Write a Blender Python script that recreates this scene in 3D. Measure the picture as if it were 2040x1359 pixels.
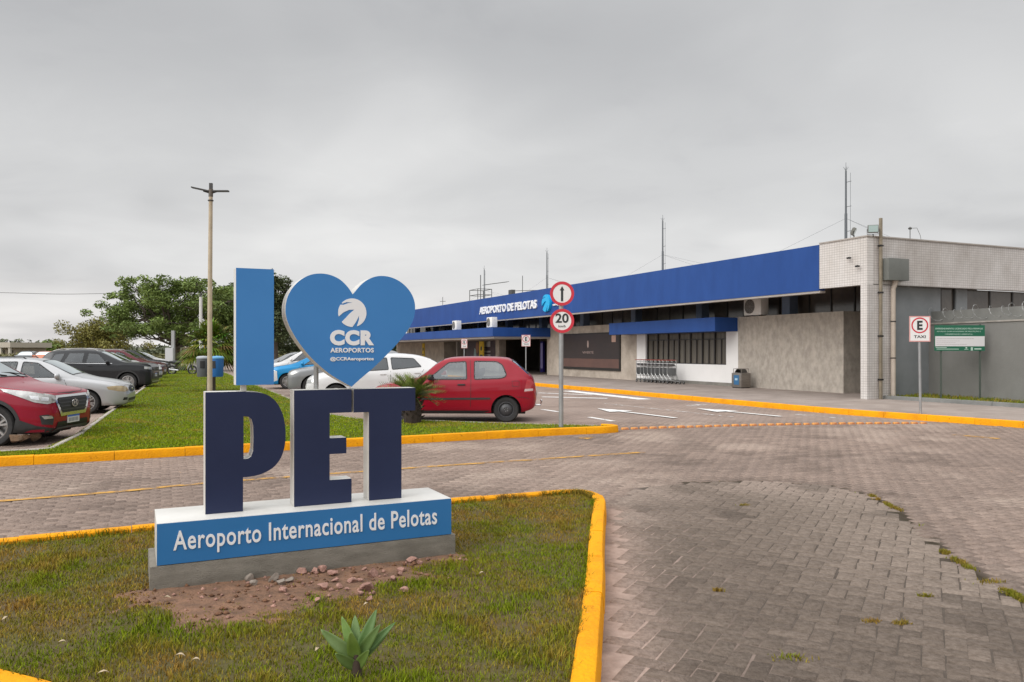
import bpy, bmesh, math, random
import numpy as np
from mathutils import Vector, Matrix
from mathutils.bvhtree import BVHTree
from mathutils.geometry import tessellate_polygon
random.seed(7); RNG = np.random.default_rng(7)
SC = bpy.context.scene
for o in list(bpy.data.objects): bpy.data.objects.remove(o)
R = math.radians

# ------------------------------------------------------------------ camera, sky, sun, exposure
H = 1.6                                     # eye height in metres
F, CX, YH = 1570.0, 1020.0, 698.0           # focal length, principal column and horizon row of the 2040 px photograph
cam = bpy.data.cameras.new("camera"); camo = bpy.data.objects.new("camera", cam)
SC.collection.objects.link(camo); SC.camera = camo
camo.location = (0, 0, H); camo.rotation_euler = (R(90), 0, 0)
cam.sensor_width = 36; cam.lens = F / 2040 * 36
cam.shift_y = (YH - 679.5) / 2040
cam.clip_start = 0.05; cam.clip_end = 4000
SC.view_settings.view_transform = 'Standard'; SC.view_settings.look = 'None'
SC.view_settings.exposure = 0.0; SC.view_settings.gamma = 1.0
SC.cycles.use_denoising = True
SC.cycles.max_bounces = 8; SC.cycles.transparent_max_bounces = 24

SUN_EL, SUN_AZ = R(36), R(228)              # azimuth clockwise from +Y (north)
world = bpy.data.worlds.new("World"); SC.world = world; world.use_nodes = True
def build_world():
    nt = world.node_tree; N = nt.nodes; L = nt.links; N.clear()
    out = N.new('ShaderNodeOutputWorld')
    sky = N.new('ShaderNodeTexSky'); sky.sky_type = 'NISHITA'; sky.sun_disc = False
    sky.sun_elevation = SUN_EL; sky.sun_rotation = SUN_AZ; sky.air_density = 1.5; sky.dust_density = 4
    bg1 = N.new('ShaderNodeBackground'); bg1.inputs[1].default_value = 0.06
    L.new(sky.outputs[0], bg1.inputs[0])
    tc = N.new('ShaderNodeTexCoord'); sep = N.new('ShaderNodeSeparateXYZ'); L.new(tc.outputs['Generated'], sep.inputs[0])
    def m(op, a, b=None, clamp=False):
        n = N.new('ShaderNodeMath'); n.operation = op; n.use_clamp = clamp
        for i, v in enumerate((a, b)):
            if v is None: continue
            if isinstance(v, (int, float)): n.inputs[i].default_value = v
            else: L.new(v, n.inputs[i])
        return n.outputs[0]
    zz = m('MAXIMUM', sep.outputs['Z'], 0.0)
    den = m('ADD', zz, 0.16)
    comb = N.new('ShaderNodeCombineXYZ')
    L.new(m('DIVIDE', sep.outputs['X'], den), comb.inputs[0]); L.new(m('DIVIDE', sep.outputs['Y'], den), comb.inputs[1])
    comb.inputs[2].default_value = 2.3
    def noise(scale, detail, rough, vec=comb.outputs[0]):
        n = N.new('ShaderNodeTexNoise'); n.inputs['Scale'].default_value = scale; n.inputs['Detail'].default_value = detail
        n.inputs['Roughness'].default_value = rough; n.inputs['Distortion'].default_value = 0.4; L.new(vec, n.inputs['Vector']); return n.outputs['Fac']
    def ramp(fac, stops):
        r = N.new('ShaderNodeValToRGB'); r.color_ramp.interpolation = 'EASE'
        e = r.color_ramp.elements
        while len(e) < len(stops): e.new(0.5)
        for k, (p, c) in zip(e, stops): k.position = p; k.color = c if len(c) == 4 else (*c, 1)
        L.new(fac, r.inputs[0]); return r.outputs[0]
    big = ramp(noise(0.62, 3, 0.5), [(0.30, (0.81, 0.813, 0.825)), (0.5, (1.0, 1.0, 1.005)), (0.70, (1.18, 1.175, 1.17))])
    fine = ramp(noise(2.0, 7, 0.6), [(0.3, (0.95, 0.95, 0.955)), (0.5, (1, 1, 1)), (0.72, (1.04, 1.04, 1.037))])
    # cloud deck by height: pale strip along the horizon, grey belly, bright towards the zenith (overcast sky)
    grad = ramp(sep.outputs['Z'], [(0.0, (0.98, 0.95, 0.92)), (0.035, (0.87, 0.85, 0.83)), (0.10, (0.785, 0.785, 0.783)), (0.20, (0.675, 0.678, 0.68)),
                                   (0.37, (0.535, 0.54, 0.548)), (0.55, (0.72, 0.73, 0.74)), (0.8, (0.98, 0.99, 1.0)), (1.0, (1.0, 1.0, 1.0))])
    # an overcast sky grows about three times brighter from the horizon to the zenith
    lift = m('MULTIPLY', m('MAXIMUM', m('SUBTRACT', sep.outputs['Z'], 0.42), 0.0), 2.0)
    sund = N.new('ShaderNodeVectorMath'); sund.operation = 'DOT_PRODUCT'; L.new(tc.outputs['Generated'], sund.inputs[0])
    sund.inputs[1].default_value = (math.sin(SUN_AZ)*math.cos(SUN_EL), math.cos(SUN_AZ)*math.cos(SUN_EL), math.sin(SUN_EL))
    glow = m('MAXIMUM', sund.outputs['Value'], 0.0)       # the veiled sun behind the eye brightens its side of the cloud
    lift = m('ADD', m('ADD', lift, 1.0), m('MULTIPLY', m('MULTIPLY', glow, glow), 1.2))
    def mul(a, b):
        n = N.new('ShaderNodeMixRGB'); n.blend_type = 'MULTIPLY'; n.inputs[0].default_value = 1
        L.new(a, n.inputs[1]); L.new(b, n.inputs[2]); return n.outputs[0]
    col = mul(mul(grad, big), fine)
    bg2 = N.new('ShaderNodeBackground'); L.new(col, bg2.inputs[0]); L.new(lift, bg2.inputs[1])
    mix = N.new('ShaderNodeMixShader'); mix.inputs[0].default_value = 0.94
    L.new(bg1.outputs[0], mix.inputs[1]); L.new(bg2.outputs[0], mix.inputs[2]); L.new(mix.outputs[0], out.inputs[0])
build_world()
sun = bpy.data.lights.new("sun", 'SUN'); sun.energy = 1.5; sun.angle = R(40); sun.color = (1.0, 0.98, 0.955)
suno = bpy.data.objects.new("sun", sun); SC.collection.objects.link(suno)
sd = Vector((math.sin(SUN_AZ) * math.cos(SUN_EL), math.cos(SUN_AZ) * math.cos(SUN_EL), math.sin(SUN_EL)))
suno.rotation_euler = sd.to_track_quat('Z', 'Y').to_euler(); suno.location = (0, 0, 30)

# ------------------------------------------------------------------ site axes (metres): U runs along the terminal away from the eye, V into the terminal
TH = math.atan2(700, F)
U = Vector((-math.sin(TH), math.cos(TH), 0)); V = Vector((math.cos(TH), math.sin(TH), 0))
def gp(px, py, z=0.0):                      # photo pixel -> point on the level plane z
    Y = F * (H - z) / (py - YH); return Vector(((px - CX) / F * Y, Y, z))
def at(px, py, Y):                          # photo pixel -> point at a known distance
    return Vector(((px - CX) / F * Y, Y, H - (py - YH) / F * Y))

# ------------------------------------------------------------------ materials
MATS = {}
def mat(name, col, rough=0.6, metal=0.0, col2=None, scale=4.0, detail=5, bump=0.0, bscale=None, spec=0.5, coat=0.0, contrast=(0.35, 0.65), emit=None, attr=None, coords='Object', stretch=None, rough2=None, sub=0.0):
    if name in MATS: return MATS[name]
    m = bpy.data.materials.new(name); m.use_nodes = True; nt = m.node_tree; N = nt.nodes; L = nt.links
    b = N['Principled BSDF']; b.inputs['Base Color'].default_value = (*col, 1); b.inputs['Roughness'].default_value = rough
    b.inputs['Metallic'].default_value = metal; b.inputs['Specular IOR Level'].default_value = spec; b.inputs['Coat Weight'].default_value = coat
    b.inputs['Coat Roughness'].default_value = 0.06
    if emit: b.inputs['Emission Color'].default_value = (*emit[0], 1); b.inputs['Emission Strength'].default_value = emit[1]
    csock = None
    if col2 or bump or rough2:
        tc = N.new('ShaderNodeTexCoord'); vec = tc.outputs[coords]
        if stretch:
            mp = N.new('ShaderNodeMapping'); mp.inputs['Scale'].default_value = stretch; L.new(vec, mp.inputs[0]); vec = mp.outputs[0]
    if col2 or rough2:
        n = N.new('ShaderNodeTexNoise'); n.inputs['Scale'].default_value = scale; n.inputs['Detail'].default_value = detail; n.inputs['Roughness'].default_value = 0.62; L.new(vec, n.inputs['Vector'])
        r = N.new('ShaderNodeValToRGB'); r.color_ramp.elements[0].position = contrast[0]; r.color_ramp.elements[1].position = contrast[1]
        L.new(n.outputs['Fac'], r.inputs[0])
    if col2:
        r.color_ramp.elements[0].color = (*col, 1); r.color_ramp.elements[1].color = (*col2, 1); csock = r.outputs[0]
    if rough2:
        mr = N.new('ShaderNodeMapRange'); L.new(n.outputs['Fac'], mr.inputs[0]); mr.inputs[1].default_value = .3; mr.inputs[2].default_value = .7
        mr.inputs[3].default_value = rough; mr.inputs[4].default_value = rough2; L.new(mr.outputs[0], b.inputs['Roughness'])
    if attr:
        a = N.new('ShaderNodeAttribute'); a.attribute_name = attr
        if csock:
            mx = N.new('ShaderNodeMixRGB'); mx.blend_type = 'MULTIPLY'; mx.inputs[0].default_value = 1; L.new(csock, mx.inputs[1]); L.new(a.outputs['Color'], mx.inputs[2]); csock = mx.outputs[0]
        else: csock = a.outputs['Color']
    if csock: L.new(csock, b.inputs['Base Color'])
    if bump:
        n2 = N.new('ShaderNodeTexNoise'); n2.inputs['Scale'].default_value = bscale or scale * 6; n2.inputs['Detail'].default_value = 6; L.new(vec, n2.inputs['Vector'])
        bp = N.new('ShaderNodeBump'); bp.inputs['Strength'].default_value = bump; bp.inputs['Distance'].default_value = 0.02; L.new(n2.outputs['Fac'], bp.inputs['Height']); L.new(bp.outputs[0], b.inputs['Normal'])
    MATS[name] = m; return m
def brick_mat(name, c1, c2, mortar, bw, bh, msize, vec_frame, rough=0.5, offset=0.0, dirt=None, bump=0.3, spec=0.5):
    """grid or running-bond pattern laid in metres in a local frame (columns: along, up)"""
    m = bpy.data.materials.new(name); m.use_nodes = True; nt = m.node_tree; N = nt.nodes; L = nt.links
    b = N['Principled BSDF']; b.inputs['Roughness'].default_value = rough; b.inputs['Specular IOR Level'].default_value = spec
    tc = N.new('ShaderNodeTexCoord'); comb = N.new('ShaderNodeCombineXYZ')
    for i, ax in enumerate(vec_frame):
        d = N.new('ShaderNodeVectorMath'); d.operation = 'DOT_PRODUCT'; L.new(tc.outputs['Object'], d.inputs[0]); d.inputs[1].default_value = ax; L.new(d.outputs['Value'], comb.inputs[i])
    t = N.new('ShaderNodeTexBrick'); t.offset = offset; t.squash = 1.0
    t.inputs['Color1'].default_value = (*c1, 1); t.inputs['Color2'].default_value = (*c2, 1); t.inputs['Mortar'].default_value = (*mortar, 1)
    t.inputs['Scale'].default_value = 1.0; t.inputs['Brick Width'].default_value = bw; t.inputs['Row Height'].default_value = bh; t.inputs['Mortar Size'].default_value = msize; t.inputs['Mortar Smooth'].default_value = 0.2
    L.new(comb.outputs[0], t.inputs['Vector']); cs = t.outputs['Color']
    if dirt:
        n = N.new('ShaderNodeTexNoise'); n.inputs['Scale'].default_value = dirt[1]; n.inputs['Detail'].default_value = 8; n.inputs['Roughness'].default_value = .65
        if len(dirt) > 2:
            mp = N.new('ShaderNodeMapping'); mp.inputs['Scale'].default_value = dirt[2]; L.new(tc.outputs['Object'], mp.inputs[0]); L.new(mp.outputs[0], n.inputs['Vector'])
        else: L.new(tc.outputs['Object'], n.inputs['Vector'])
        r = N.new('ShaderNodeValToRGB'); r.color_ramp.elements[0].position = .32; r.color_ramp.elements[1].position = .68
        r.color_ramp.elements[0].color = (*dirt[0], 1); r.color_ramp.elements[1].color = (1.0, 1.0, 1.0, 1); L.new(n.outputs['Fac'], r.inputs[0])
        mx = N.new('ShaderNodeMixRGB'); mx.blend_type = 'MULTIPLY'; mx.inputs[0].default_value = 1; L.new(cs, mx.inputs[1]); L.new(r.outputs[0], mx.inputs[2]); cs = mx.outputs[0]
    L.new(cs, b.inputs['Base Color'])
    if bump:
        bp = N.new('ShaderNodeBump'); bp.invert = True; bp.inputs['Strength'].default_value = bump; bp.inputs['Distance'].default_value = 0.01; L.new(t.outputs['Fac'], bp.inputs['Height']); L.new(bp.outputs[0], b.inputs['Normal'])
    MATS[name] = m; return m
def glass_mat(name, tint=(0.5, 0.55, 0.55), refl=(0.9, 0.93, 0.95), base=0.05, ior=1.6):
    m = bpy.data.materials.new(name); m.use_nodes = True; nt = m.node_tree; N = nt.nodes; L = nt.links; N.clear()
    o = N.new('ShaderNodeOutputMaterial'); t = N.new('ShaderNodeBsdfTransparent'); t.inputs[0].default_value = (*tint, 1)
    g = N.new('ShaderNodeBsdfGlossy'); g.inputs['Color'].default_value = (*refl, 1); g.inputs['Roughness'].default_value = 0.02
    f = N.new('ShaderNodeFresnel'); f.inputs[0].default_value = ior
    mr = N.new('ShaderNodeMath'); mr.operation = 'ADD'; mr.use_clamp = True; mr.inputs[1].default_value = base; L.new(f.outputs[0], mr.inputs[0])
    x = N.new('ShaderNodeMixShader'); L.new(mr.outputs[0], x.inputs[0]); L.new(t.outputs[0], x.inputs[1]); L.new(g.outputs[0], x.inputs[2]); L.new(x.outputs[0], o.inputs[0])
    MATS[name] = m; return m
def kerb_paint(name, col, col2):
    """painted kerb stone: uneven coats, bare concrete where it is chipped and rubbed tyre marks"""
    m = bpy.data.materials.new(name); m.use_nodes = True; nt = m.node_tree; N = nt.nodes; L = nt.links
    b = N['Principled BSDF']; b.inputs['Roughness'].default_value = .75; b.inputs['Specular IOR Level'].default_value = .15
    tc = N.new('ShaderNodeTexCoord')
    def layer(scale, detail, lo, hi, a, bcol, stretch=None):
        n = N.new('ShaderNodeTexNoise'); n.inputs['Scale'].default_value = scale; n.inputs['Detail'].default_value = detail; n.inputs['Roughness'].default_value = .68
        mp = N.new('ShaderNodeMapping'); mp.inputs['Scale'].default_value = stretch or (1, 1, 1); L.new(tc.outputs['Object'], mp.inputs[0]); L.new(mp.outputs[0], n.inputs['Vector'])
        r = N.new('ShaderNodeMapRange'); r.inputs[1].default_value = lo; r.inputs[2].default_value = hi; L.new(n.outputs['Fac'], r.inputs[0])
        x = N.new('ShaderNodeMixRGB'); L.new(r.outputs[0], x.inputs[0])
        for i, c in ((1, a), (2, bcol)):
            if isinstance(c, tuple): x.inputs[i].default_value = (*c, 1)
            else: L.new(c, x.inputs[i])
        return x.outputs[0]
    c = layer(2.6, 8, .42, .68, col, col2); c = layer(9, 12, .60, .70, c, tuple(v*.62 for v in col2)); c = layer(16, 14, .665, .70, c, (.27, .24, .20)); c = layer(5, 10, .64, .78, c, (.16, .10, .035), (1, 1, 5))
    L.new(c, b.inputs['Base Color'])
    n2 = N.new('ShaderNodeTexNoise'); n2.inputs['Scale'].default_value = 42; n2.inputs['Detail'].default_value = 8; L.new(tc.outputs['Object'], n2.inputs['Vector']); bp = N.new('ShaderNodeBump'); bp.inputs['Strength'].default_value = .6; bp.inputs['Distance'].default_value = .02
    L.new(n2.outputs['Fac'], bp.inputs['Height']); L.new(bp.outputs[0], b.inputs['Normal']); MATS[name] = m; return m
def worn_paint(name, col, keep=0.5, scale=9.0):
    """road paint with worn-through patches that let the paving show"""
    m = bpy.data.materials.new(name); m.use_nodes = True; nt = m.node_tree; N = nt.nodes; L = nt.links
    b = N['Principled BSDF']; b.inputs['Base Color'].default_value = (*col, 1); b.inputs['Roughness'].default_value = .8
    tc = N.new('ShaderNodeTexCoord'); n = N.new('ShaderNodeTexNoise'); n.inputs['Scale'].default_value = scale; n.inputs['Detail'].default_value = 8; n.inputs['Roughness'].default_value = .7; L.new(tc.outputs['Object'], n.inputs['Vector'])
    r = N.new('ShaderNodeMapRange'); r.inputs[1].default_value = keep - .06; r.inputs[2].default_value = keep + .10; L.new(n.outputs['Fac'], r.inputs[0]); L.new(r.outputs[0], b.inputs['Alpha'])
    MATS[name] = m; return m

# ------------------------------------------------------------------ mesh builder and scene helpers
class MB:
    def __init__(s): s.v = []; s.f = []
    def quad(s, a, b, c, d):
        i = len(s.v); s.v += [Vector(a), Vector(b), Vector(c), Vector(d)]; s.f.append((i, i+1, i+2, i+3)); return s
    def obox(s, o, ax, ay, az):
        """box from a corner and three edge vectors"""
        o, ax, ay, az = Vector(o), Vector(ax), Vector(ay), Vector(az)
        if ax.cross(ay).dot(az) < 0: ax, ay = ay, ax
        i = len(s.v); s.v += [o, o+ax, o+ax+ay, o+ay, o+az, o+ax+az, o+ax+ay+az, o+ay+az]
        s.f += [tuple(i+k for k in q) for q in ((3,2,1,0),(4,5,6,7),(0,1,5,4),(1,2,6,5),(2,3,7,6),(3,0,4,7))]; return s
    def box(s, x0, x1, y0, y1, z0, z1): return s.obox((x0,y0,z0), (x1-x0,0,0), (0,y1-y0,0), (0,0,z1-z0))
    def tube(s, pts, r, n=8, caps=True):
        pts = [Vector(p) for p in pts]; rr = r if isinstance(r, (list, tuple)) else [r]*len(pts)
        base = len(s.v); up = None
        for k, p in enumerate(pts):
            t = (pts[min(k+1, len(pts)-1)] - pts[max(k-1, 0)]).normalized()
            if up is None: up = Vector((0,0,1)) if abs(t.z) < .9 else Vector((1,0,0))
            a = t.cross(up).normalized(); b = a.cross(t).normalized(); up = b
            for j in range(n):
                an = 2*math.pi*j/n; s.v.append(p + a*math.cos(an)*rr[k] + b*math.sin(an)*rr[k])
        for k in range(len(pts)-1):
            for j in range(n):
                s.f.append((base+k*n+j, base+k*n+(j+1)%n, base+(k+1)*n+(j+1)%n, base+(k+1)*n+j))
        if caps:
            s.f.append(tuple(base+j for j in range(n))[::-1]); s.f.append(tuple(base+(len(pts)-1)*n+j for j in range(n)))
        return s
    def cyl(s, p, q, r, n=16): return s.tube([p, q], r, n)
    def lathe(s, prof, o, axis, n=32, a0=0.0):
        """profile of (radius, height along axis)"""
        o = Vector(o); ax = Vector(axis).normalized(); e = Vector((0,0,1)) if abs(ax.z) < .9 else Vector((1,0,0))
        a = ax.cross(e).normalized(); b = ax.cross(a).normalized(); base = len(s.v)
        for (r, h) in prof:
            for j in range(n):
                t = 2*math.pi*j/n + a0; s.v.append(o + ax*h + (a*math.cos(t) + b*math.sin(t))*r)
        for k in range(len(prof)-1):
            for j in range(n):
                s.f.append((base+k*n+j, base+(k+1)*n+j, base+(k+1)*n+(j+1)%n, base+k*n+(j+1)%n))
        return s
    def prism(s, poly, holes, o, ax, ay, n):
        """polygon (2-D points along ax, ay) pushed from o along vector n; holes are further 2-D loops"""
        o, ax, ay, n = Vector(o), Vector(ax), Vector(ay), Vector(n)
        loops = [poly] + list(holes); flat = [p for l in loops for p in l]
        tri = tessellate_polygon([[Vector((p[0], p[1], 0)) for p in l] for l in loops])
        i = len(s.v); k = len(flat)
        s.v += [o + ax*p[0] + ay*p[1] for p in flat] + [o + ax*p[0] + ay*p[1] + n for p in flat]
        flip = ax.cross(ay).dot(n) > 0
        for t in tri:
            a, b, c = (flat[q] for q in t)
            ccw = (b[0]-a[0])*(c[1]-a[1]) - (b[1]-a[1])*(c[0]-a[0]) > 0
            if not ccw: t = t[::-1]
            top = tuple(i+k+q for q in t); bot = tuple(i+q for q in t)[::-1]
            if not flip: top, bot = top[::-1], bot[::-1]
            s.f += [top, bot]
        st = 0
        for l in loops:
            m = len(l); area = sum(l[q][0]*l[(q+1)%m][1] - l[(q+1)%m][0]*l[q][1] for q in range(m))
            want = (area > 0) == (l is poly)
            for q in range(m):
                a, b = i+st+q, i+st+(q+1)%m; fc = (a, b, b+k, a+k)
                if want != flip: fc = fc[::-1]
                s.f.append(fc)
            st += m
        return s
    def sheet(s, poly, z):
        return s.flat([(p[0], p[1]) for p in poly], (0,0,z), (1,0,0), (0,1,0))
    def flat(s, poly, o, ax, ay):
        o, ax, ay = Vector(o), Vector(ax), Vector(ay); tri = tessellate_polygon([[Vector((p[0], p[1], 0)) for p in poly]])
        i = len(s.v); s.v += [o + ax*p[0] + ay*p[1] for p in poly]
        for t in tri:
            a, b, c = (poly[q] for q in t)
            if (b[0]-a[0])*(c[1]-a[1]) - (b[1]-a[1])*(c[0]-a[0]) < 0: t = t[::-1]
            s.f.append(tuple(i+q for q in t))
        return s
    def mesh(s, name, smooth=None):
        me = bpy.data.meshes.new(name); me.from_pydata([tuple(p) for p in s.v], [], s.f); me.validate(); me.update()
        if smooth is not None:
            me.polygons.foreach_set('use_smooth', [True]*len(me.polygons)); me.set_sharp_from_angle(angle=R(smooth))
        return me
    def build(s, name, material, parent=None, smooth=None, bevel=0.0, bseg=2):
        me = s.mesh(name, smooth)
        if bevel:
            bm = bmesh.new(); bm.from_mesh(me); bmesh.ops.remove_doubles(bm, verts=bm.verts, dist=1e-5)
            ed = [e for e in bm.edges if len(e.link_faces) == 2 and e.calc_face_angle(0) > R(40)]
            bmesh.ops.bevel(bm, geom=ed, offset=bevel, segments=bseg, affect='EDGES', profile=0.6); bm.to_mesh(me); bm.free()
            me.polygons.foreach_set('use_smooth', [True]*len(me.polygons)); me.set_sharp_from_angle(angle=R(50))
        return link(name, me, material, parent)
def link(name, me, material, parent=None):
    o = bpy.data.objects.new(name, me); SC.collection.objects.link(o)
    if material is not None:
        me.materials.clear(); me.materials.append(material)
    if parent is not None: o.parent = parent
    return o
def tag(o, label, cat, group=None):
    o['label'] = label; o['category'] = cat
    if group: o['group'] = group
    return o
def thing(name, label, cat, loc=(0,0,0), rz=0.0, group=None):
    o = bpy.data.objects.new(name, None); SC.collection.objects.link(o); o.location = loc; o.rotation_euler = (0,0,rz)
    o.empty_display_size = .2
    return tag(o, label, cat, group)
def struct(o, kind='structure'): o['kind'] = kind; return o
def copy_tree(o, parent=None):
    c = o.copy(); SC.collection.objects.link(c); c.parent = parent
    for ch in [x for x in SC.collection.objects if x.parent == o]: copy_tree(ch, c)
    return c
def np_mesh(name, co, faces, nper, cols=None, smooth=False):
    me = bpy.data.meshes.new(name); nv, nf = len(co), len(faces)
    me.vertices.add(nv); me.vertices.foreach_set('co', np.ascontiguousarray(co, dtype=np.float32).ravel())
    me.loops.add(nf*nper); me.polygons.add(nf)
    me.loops.foreach_set('vertex_index', np.ascontiguousarray(faces, dtype=np.int32).ravel())
    me.polygons.foreach_set('loop_start', np.arange(0, nf*nper, nper, dtype=np.int32))
    if smooth: me.polygons.foreach_set('use_smooth', np.ones(nf, dtype=bool))
    me.update(calc_edges=True)
    if cols is not None:
        a = me.color_attributes.new('Col', 'FLOAT_COLOR', 'POINT'); c4 = np.ones((nv, 4), np.float32); c4[:, :3] = cols; a.data.foreach_set('color', c4.ravel())
    return me
def vnoise(x, y, s, seed=0):
    """smooth value noise in numpy"""
    x = x/s; y = y/s; xi = np.floor(x).astype(np.int64); yi = np.floor(y).astype(np.int64); fx = x-xi; fy = y-yi
    fx = fx*fx*(3-2*fx); fy = fy*fy*(3-2*fy)
    def h(a, b):
        n = (a*374761393 + b*668265263 + seed*974711) & 0x7fffffff; n = ((n ^ (n >> 13))*1274126177) & 0x7fffffff; return ((n ^ (n >> 16)) & 0xffff)/65535.0
    return (h(xi, yi)*(1-fx)+h(xi+1, yi)*fx)*(1-fy) + (h(xi, yi+1)*(1-fx)+h(xi+1, yi+1)*fx)*fy
def inside(poly, x, y):
    r = np.zeros(len(x), bool); n = len(poly)
    for i in range(n):
        x0, y0 = poly[i][:2]; x1, y1 = poly[(i+1) % n][:2]
        c = ((y0 > y) != (y1 > y)); r ^= c & (x < (x1-x0)*(y-y0)/((y1-y0) if y1 != y0 else 1e-9)+x0)
    return r
def near_line(pts, x, y):
    d = np.full(len(x), 1e9)
    for (x0, y0), (x1, y1) in zip(pts[:-1], pts[1:]):
        dx, dy = x1-x0, y1-y0; t = np.clip(((x-x0)*dx+(y-y0)*dy)/(dx*dx+dy*dy), 0, 1); d = np.minimum(d, np.hypot(x-x0-t*dx, y-y0-t*dy))
    return d
def text_mesh(s, w, h, depth=0.004, bold=0.0, spacing=1.0):
    """letters as mesh: fitted to width w and height h, standing in x-y, pushed out along +z"""
    c = bpy.data.curves.new('lettering', 'FONT'); c.body = s; c.size = 1; c.extrude = 0.05; c.offset = bold; c.space_character = spacing; c.resolution_u = 4
    o = bpy.data.objects.new('lettering', c); SC.collection.objects.link(o); dg = bpy.context.evaluated_depsgraph_get()
    me = bpy.data.meshes.new_from_object(o.evaluated_get(dg)); bpy.data.objects.remove(o); bpy.data.curves.remove(c)
    n = len(me.vertices); co = np.zeros(n*3, np.float32); me.vertices.foreach_get('co', co); co = co.reshape(-1, 3)
    lo, hi = co.min(0), co.max(0)
    co[:, 0] = (co[:, 0]-lo[0])/(hi[0]-lo[0])*w; co[:, 1] = (co[:, 1]-lo[1])/(hi[1]-lo[1])*h; co[:, 2] = (co[:, 2]-lo[2])/(hi[2]-lo[2])*depth
    me.vertices.foreach_set('co', co.ravel()); me.update(); return me
def put_text(name, s, o, ax, up, w, h, material, parent, depth=0.004, bold=0.02, spacing=1.0):
    me = text_mesh(s, w, h, depth, bold, spacing); ax, up = Vector(ax), Vector(up); n = ax.cross(up)
    M = Matrix((( ax.x, up.x, n.x, o[0]), (ax.y, up.y, n.y, o[1]), (ax.z, up.z, n.z, o[2]), (0, 0, 0, 1))); me.transform(M); me.name = name
    return link(name, me, material, parent)
def pchip(xs, ys):
    xs = np.array(xs, float); ys = np.array(ys, float); h = np.diff(xs); d = np.diff(ys)/h; m = np.zeros(len(xs)); m[0] = d[0]; m[-1] = d[-1]
    for i in range(1, len(xs)-1):
        if d[i-1]*d[i] > 0:
            w1 = 2*h[i]+h[i-1]; w2 = h[i]+2*h[i-1]; m[i] = (w1+w2)/(w1/d[i-1]+w2/d[i])
    def f(x):
        x = np.clip(x, xs[0], xs[-1]); i = np.clip(np.searchsorted(xs, x)-1, 0, len(xs)-2); t = (x-xs[i])/h[i]
        return (2*t**3-3*t**2+1)*ys[i]+(t**3-2*t**2+t)*h[i]*m[i]+(-2*t**3+3*t**2)*ys[i+1]+(t**3-t**2)*h[i]*m[i+1]
    return f
# ================================================================== GROUND, ROAD, KERBS, GRASS
M_sand = mat('joint_sand', (0.30, 0.235, 0.205), .95, col2=(0.20, 0.165, 0.15), scale=1.2, bump=.3, bscale=60)
M_field = mat('field', (0.075, 0.085, 0.03), .95, col2=(0.13, 0.12, 0.055), scale=.08, bump=.4, bscale=3)
M_soil = mat('turf_soil', (0.095, 0.058, 0.022), .95, col2=(0.075, 0.066, 0.015), scale=1.6, bump=.6, bscale=30)
M_turf = mat('turf_ground', (0.055, 0.074, 0.007), .95, col2=(0.085, 0.098, 0.011), scale=.5, detail=9, bump=.5, bscale=14)
M_pav = brick_mat('far_paving', (0.350, 0.268, 0.222), (0.285, 0.220, 0.184), (0.190, 0.146, 0.121), .22, .11, .010, (V, U), .85, .5, ((0.70, 0.67, 0.65), .55), .15, spec=.25)
M_walk = brick_mat('walkway_slabs', (0.36, 0.30, 0.262), (0.31, 0.26, 0.228), (0.22, 0.18, 0.16), .4, .4, .012, (V, U), .85, 0, ((0.72, 0.70, 0.68), .9), .1, spec=.25)
M_yel = kerb_paint('kerb_yellow', (0.80, 0.335, 0.004), (0.62, 0.245, 0.008))
M_conc = mat('concrete', (0.25, 0.235, 0.205), .9, col2=(0.17, 0.16, 0.14), scale=3, detail=9, bump=.35, bscale=60)
M_kerb = mat('pale_kerb', (0.42, 0.38, 0.33), .9, col2=(0.26, 0.23, 0.20), scale=2.5, detail=9, bump=.4, bscale=40)

struct(MB().sheet([(-1500, -300), (1500, -300), (1500, 3000), (-1500, 3000)], -0.03).build('ground', M_field))
ROAD = [(-60, -14), (60, -14), (60, 40), (40, 60), (-22, 95), (-75, 95), (-75, 20)]
struct(MB().sheet(ROAD, 0.0).build('road', M_pav))

# --- terminal frame
P0 = Vector((10.45, 23.63, 0))                # foot of the tiled corner pillar
def tp(s, d, z): return P0 + U*s + V*d + Vector((0, 0, z))

# --- walkway with its yellow kerb
KB = [Vector(p) for p in [(14.6, 9.6, 0), (12.6, 12.75, 0), (10.5, 16.1, 0), (8.42, 19.25, 0), (7.1, 21.75, 0), (4.2, 28.3, 0), (1.05, 35.2, 0)]]
KB += [KB[-1] + U*k for k in (10, 30, 45)]
def offset(pl, d):
    """path pushed d metres to its right"""
    out = []
    for i, p in enumerate(pl):
        t = (pl[min(i+1, len(pl)-1)] - pl[max(i-1, 0)]); t.z = 0; t.normalize(); out.append(p + Vector((t.y, -t.x, 0))*d)
    return out
def smooth_path(pl, n=6):
    out = []
    for i in range(len(pl)-1):
        p0, p1, p2, p3 = pl[max(i-1, 0)], pl[i], pl[i+1], pl[min(i+2, len(pl)-1)]
        for k in range(n):
            t = k/n; out.append(.5*((2*p1) + (p2-p0)*t + (2*p0-5*p1+4*p2-p3)*t*t + (3*p1-p0-3*p2+p3)*t**3))
    return out + [pl[-1]]
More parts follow.
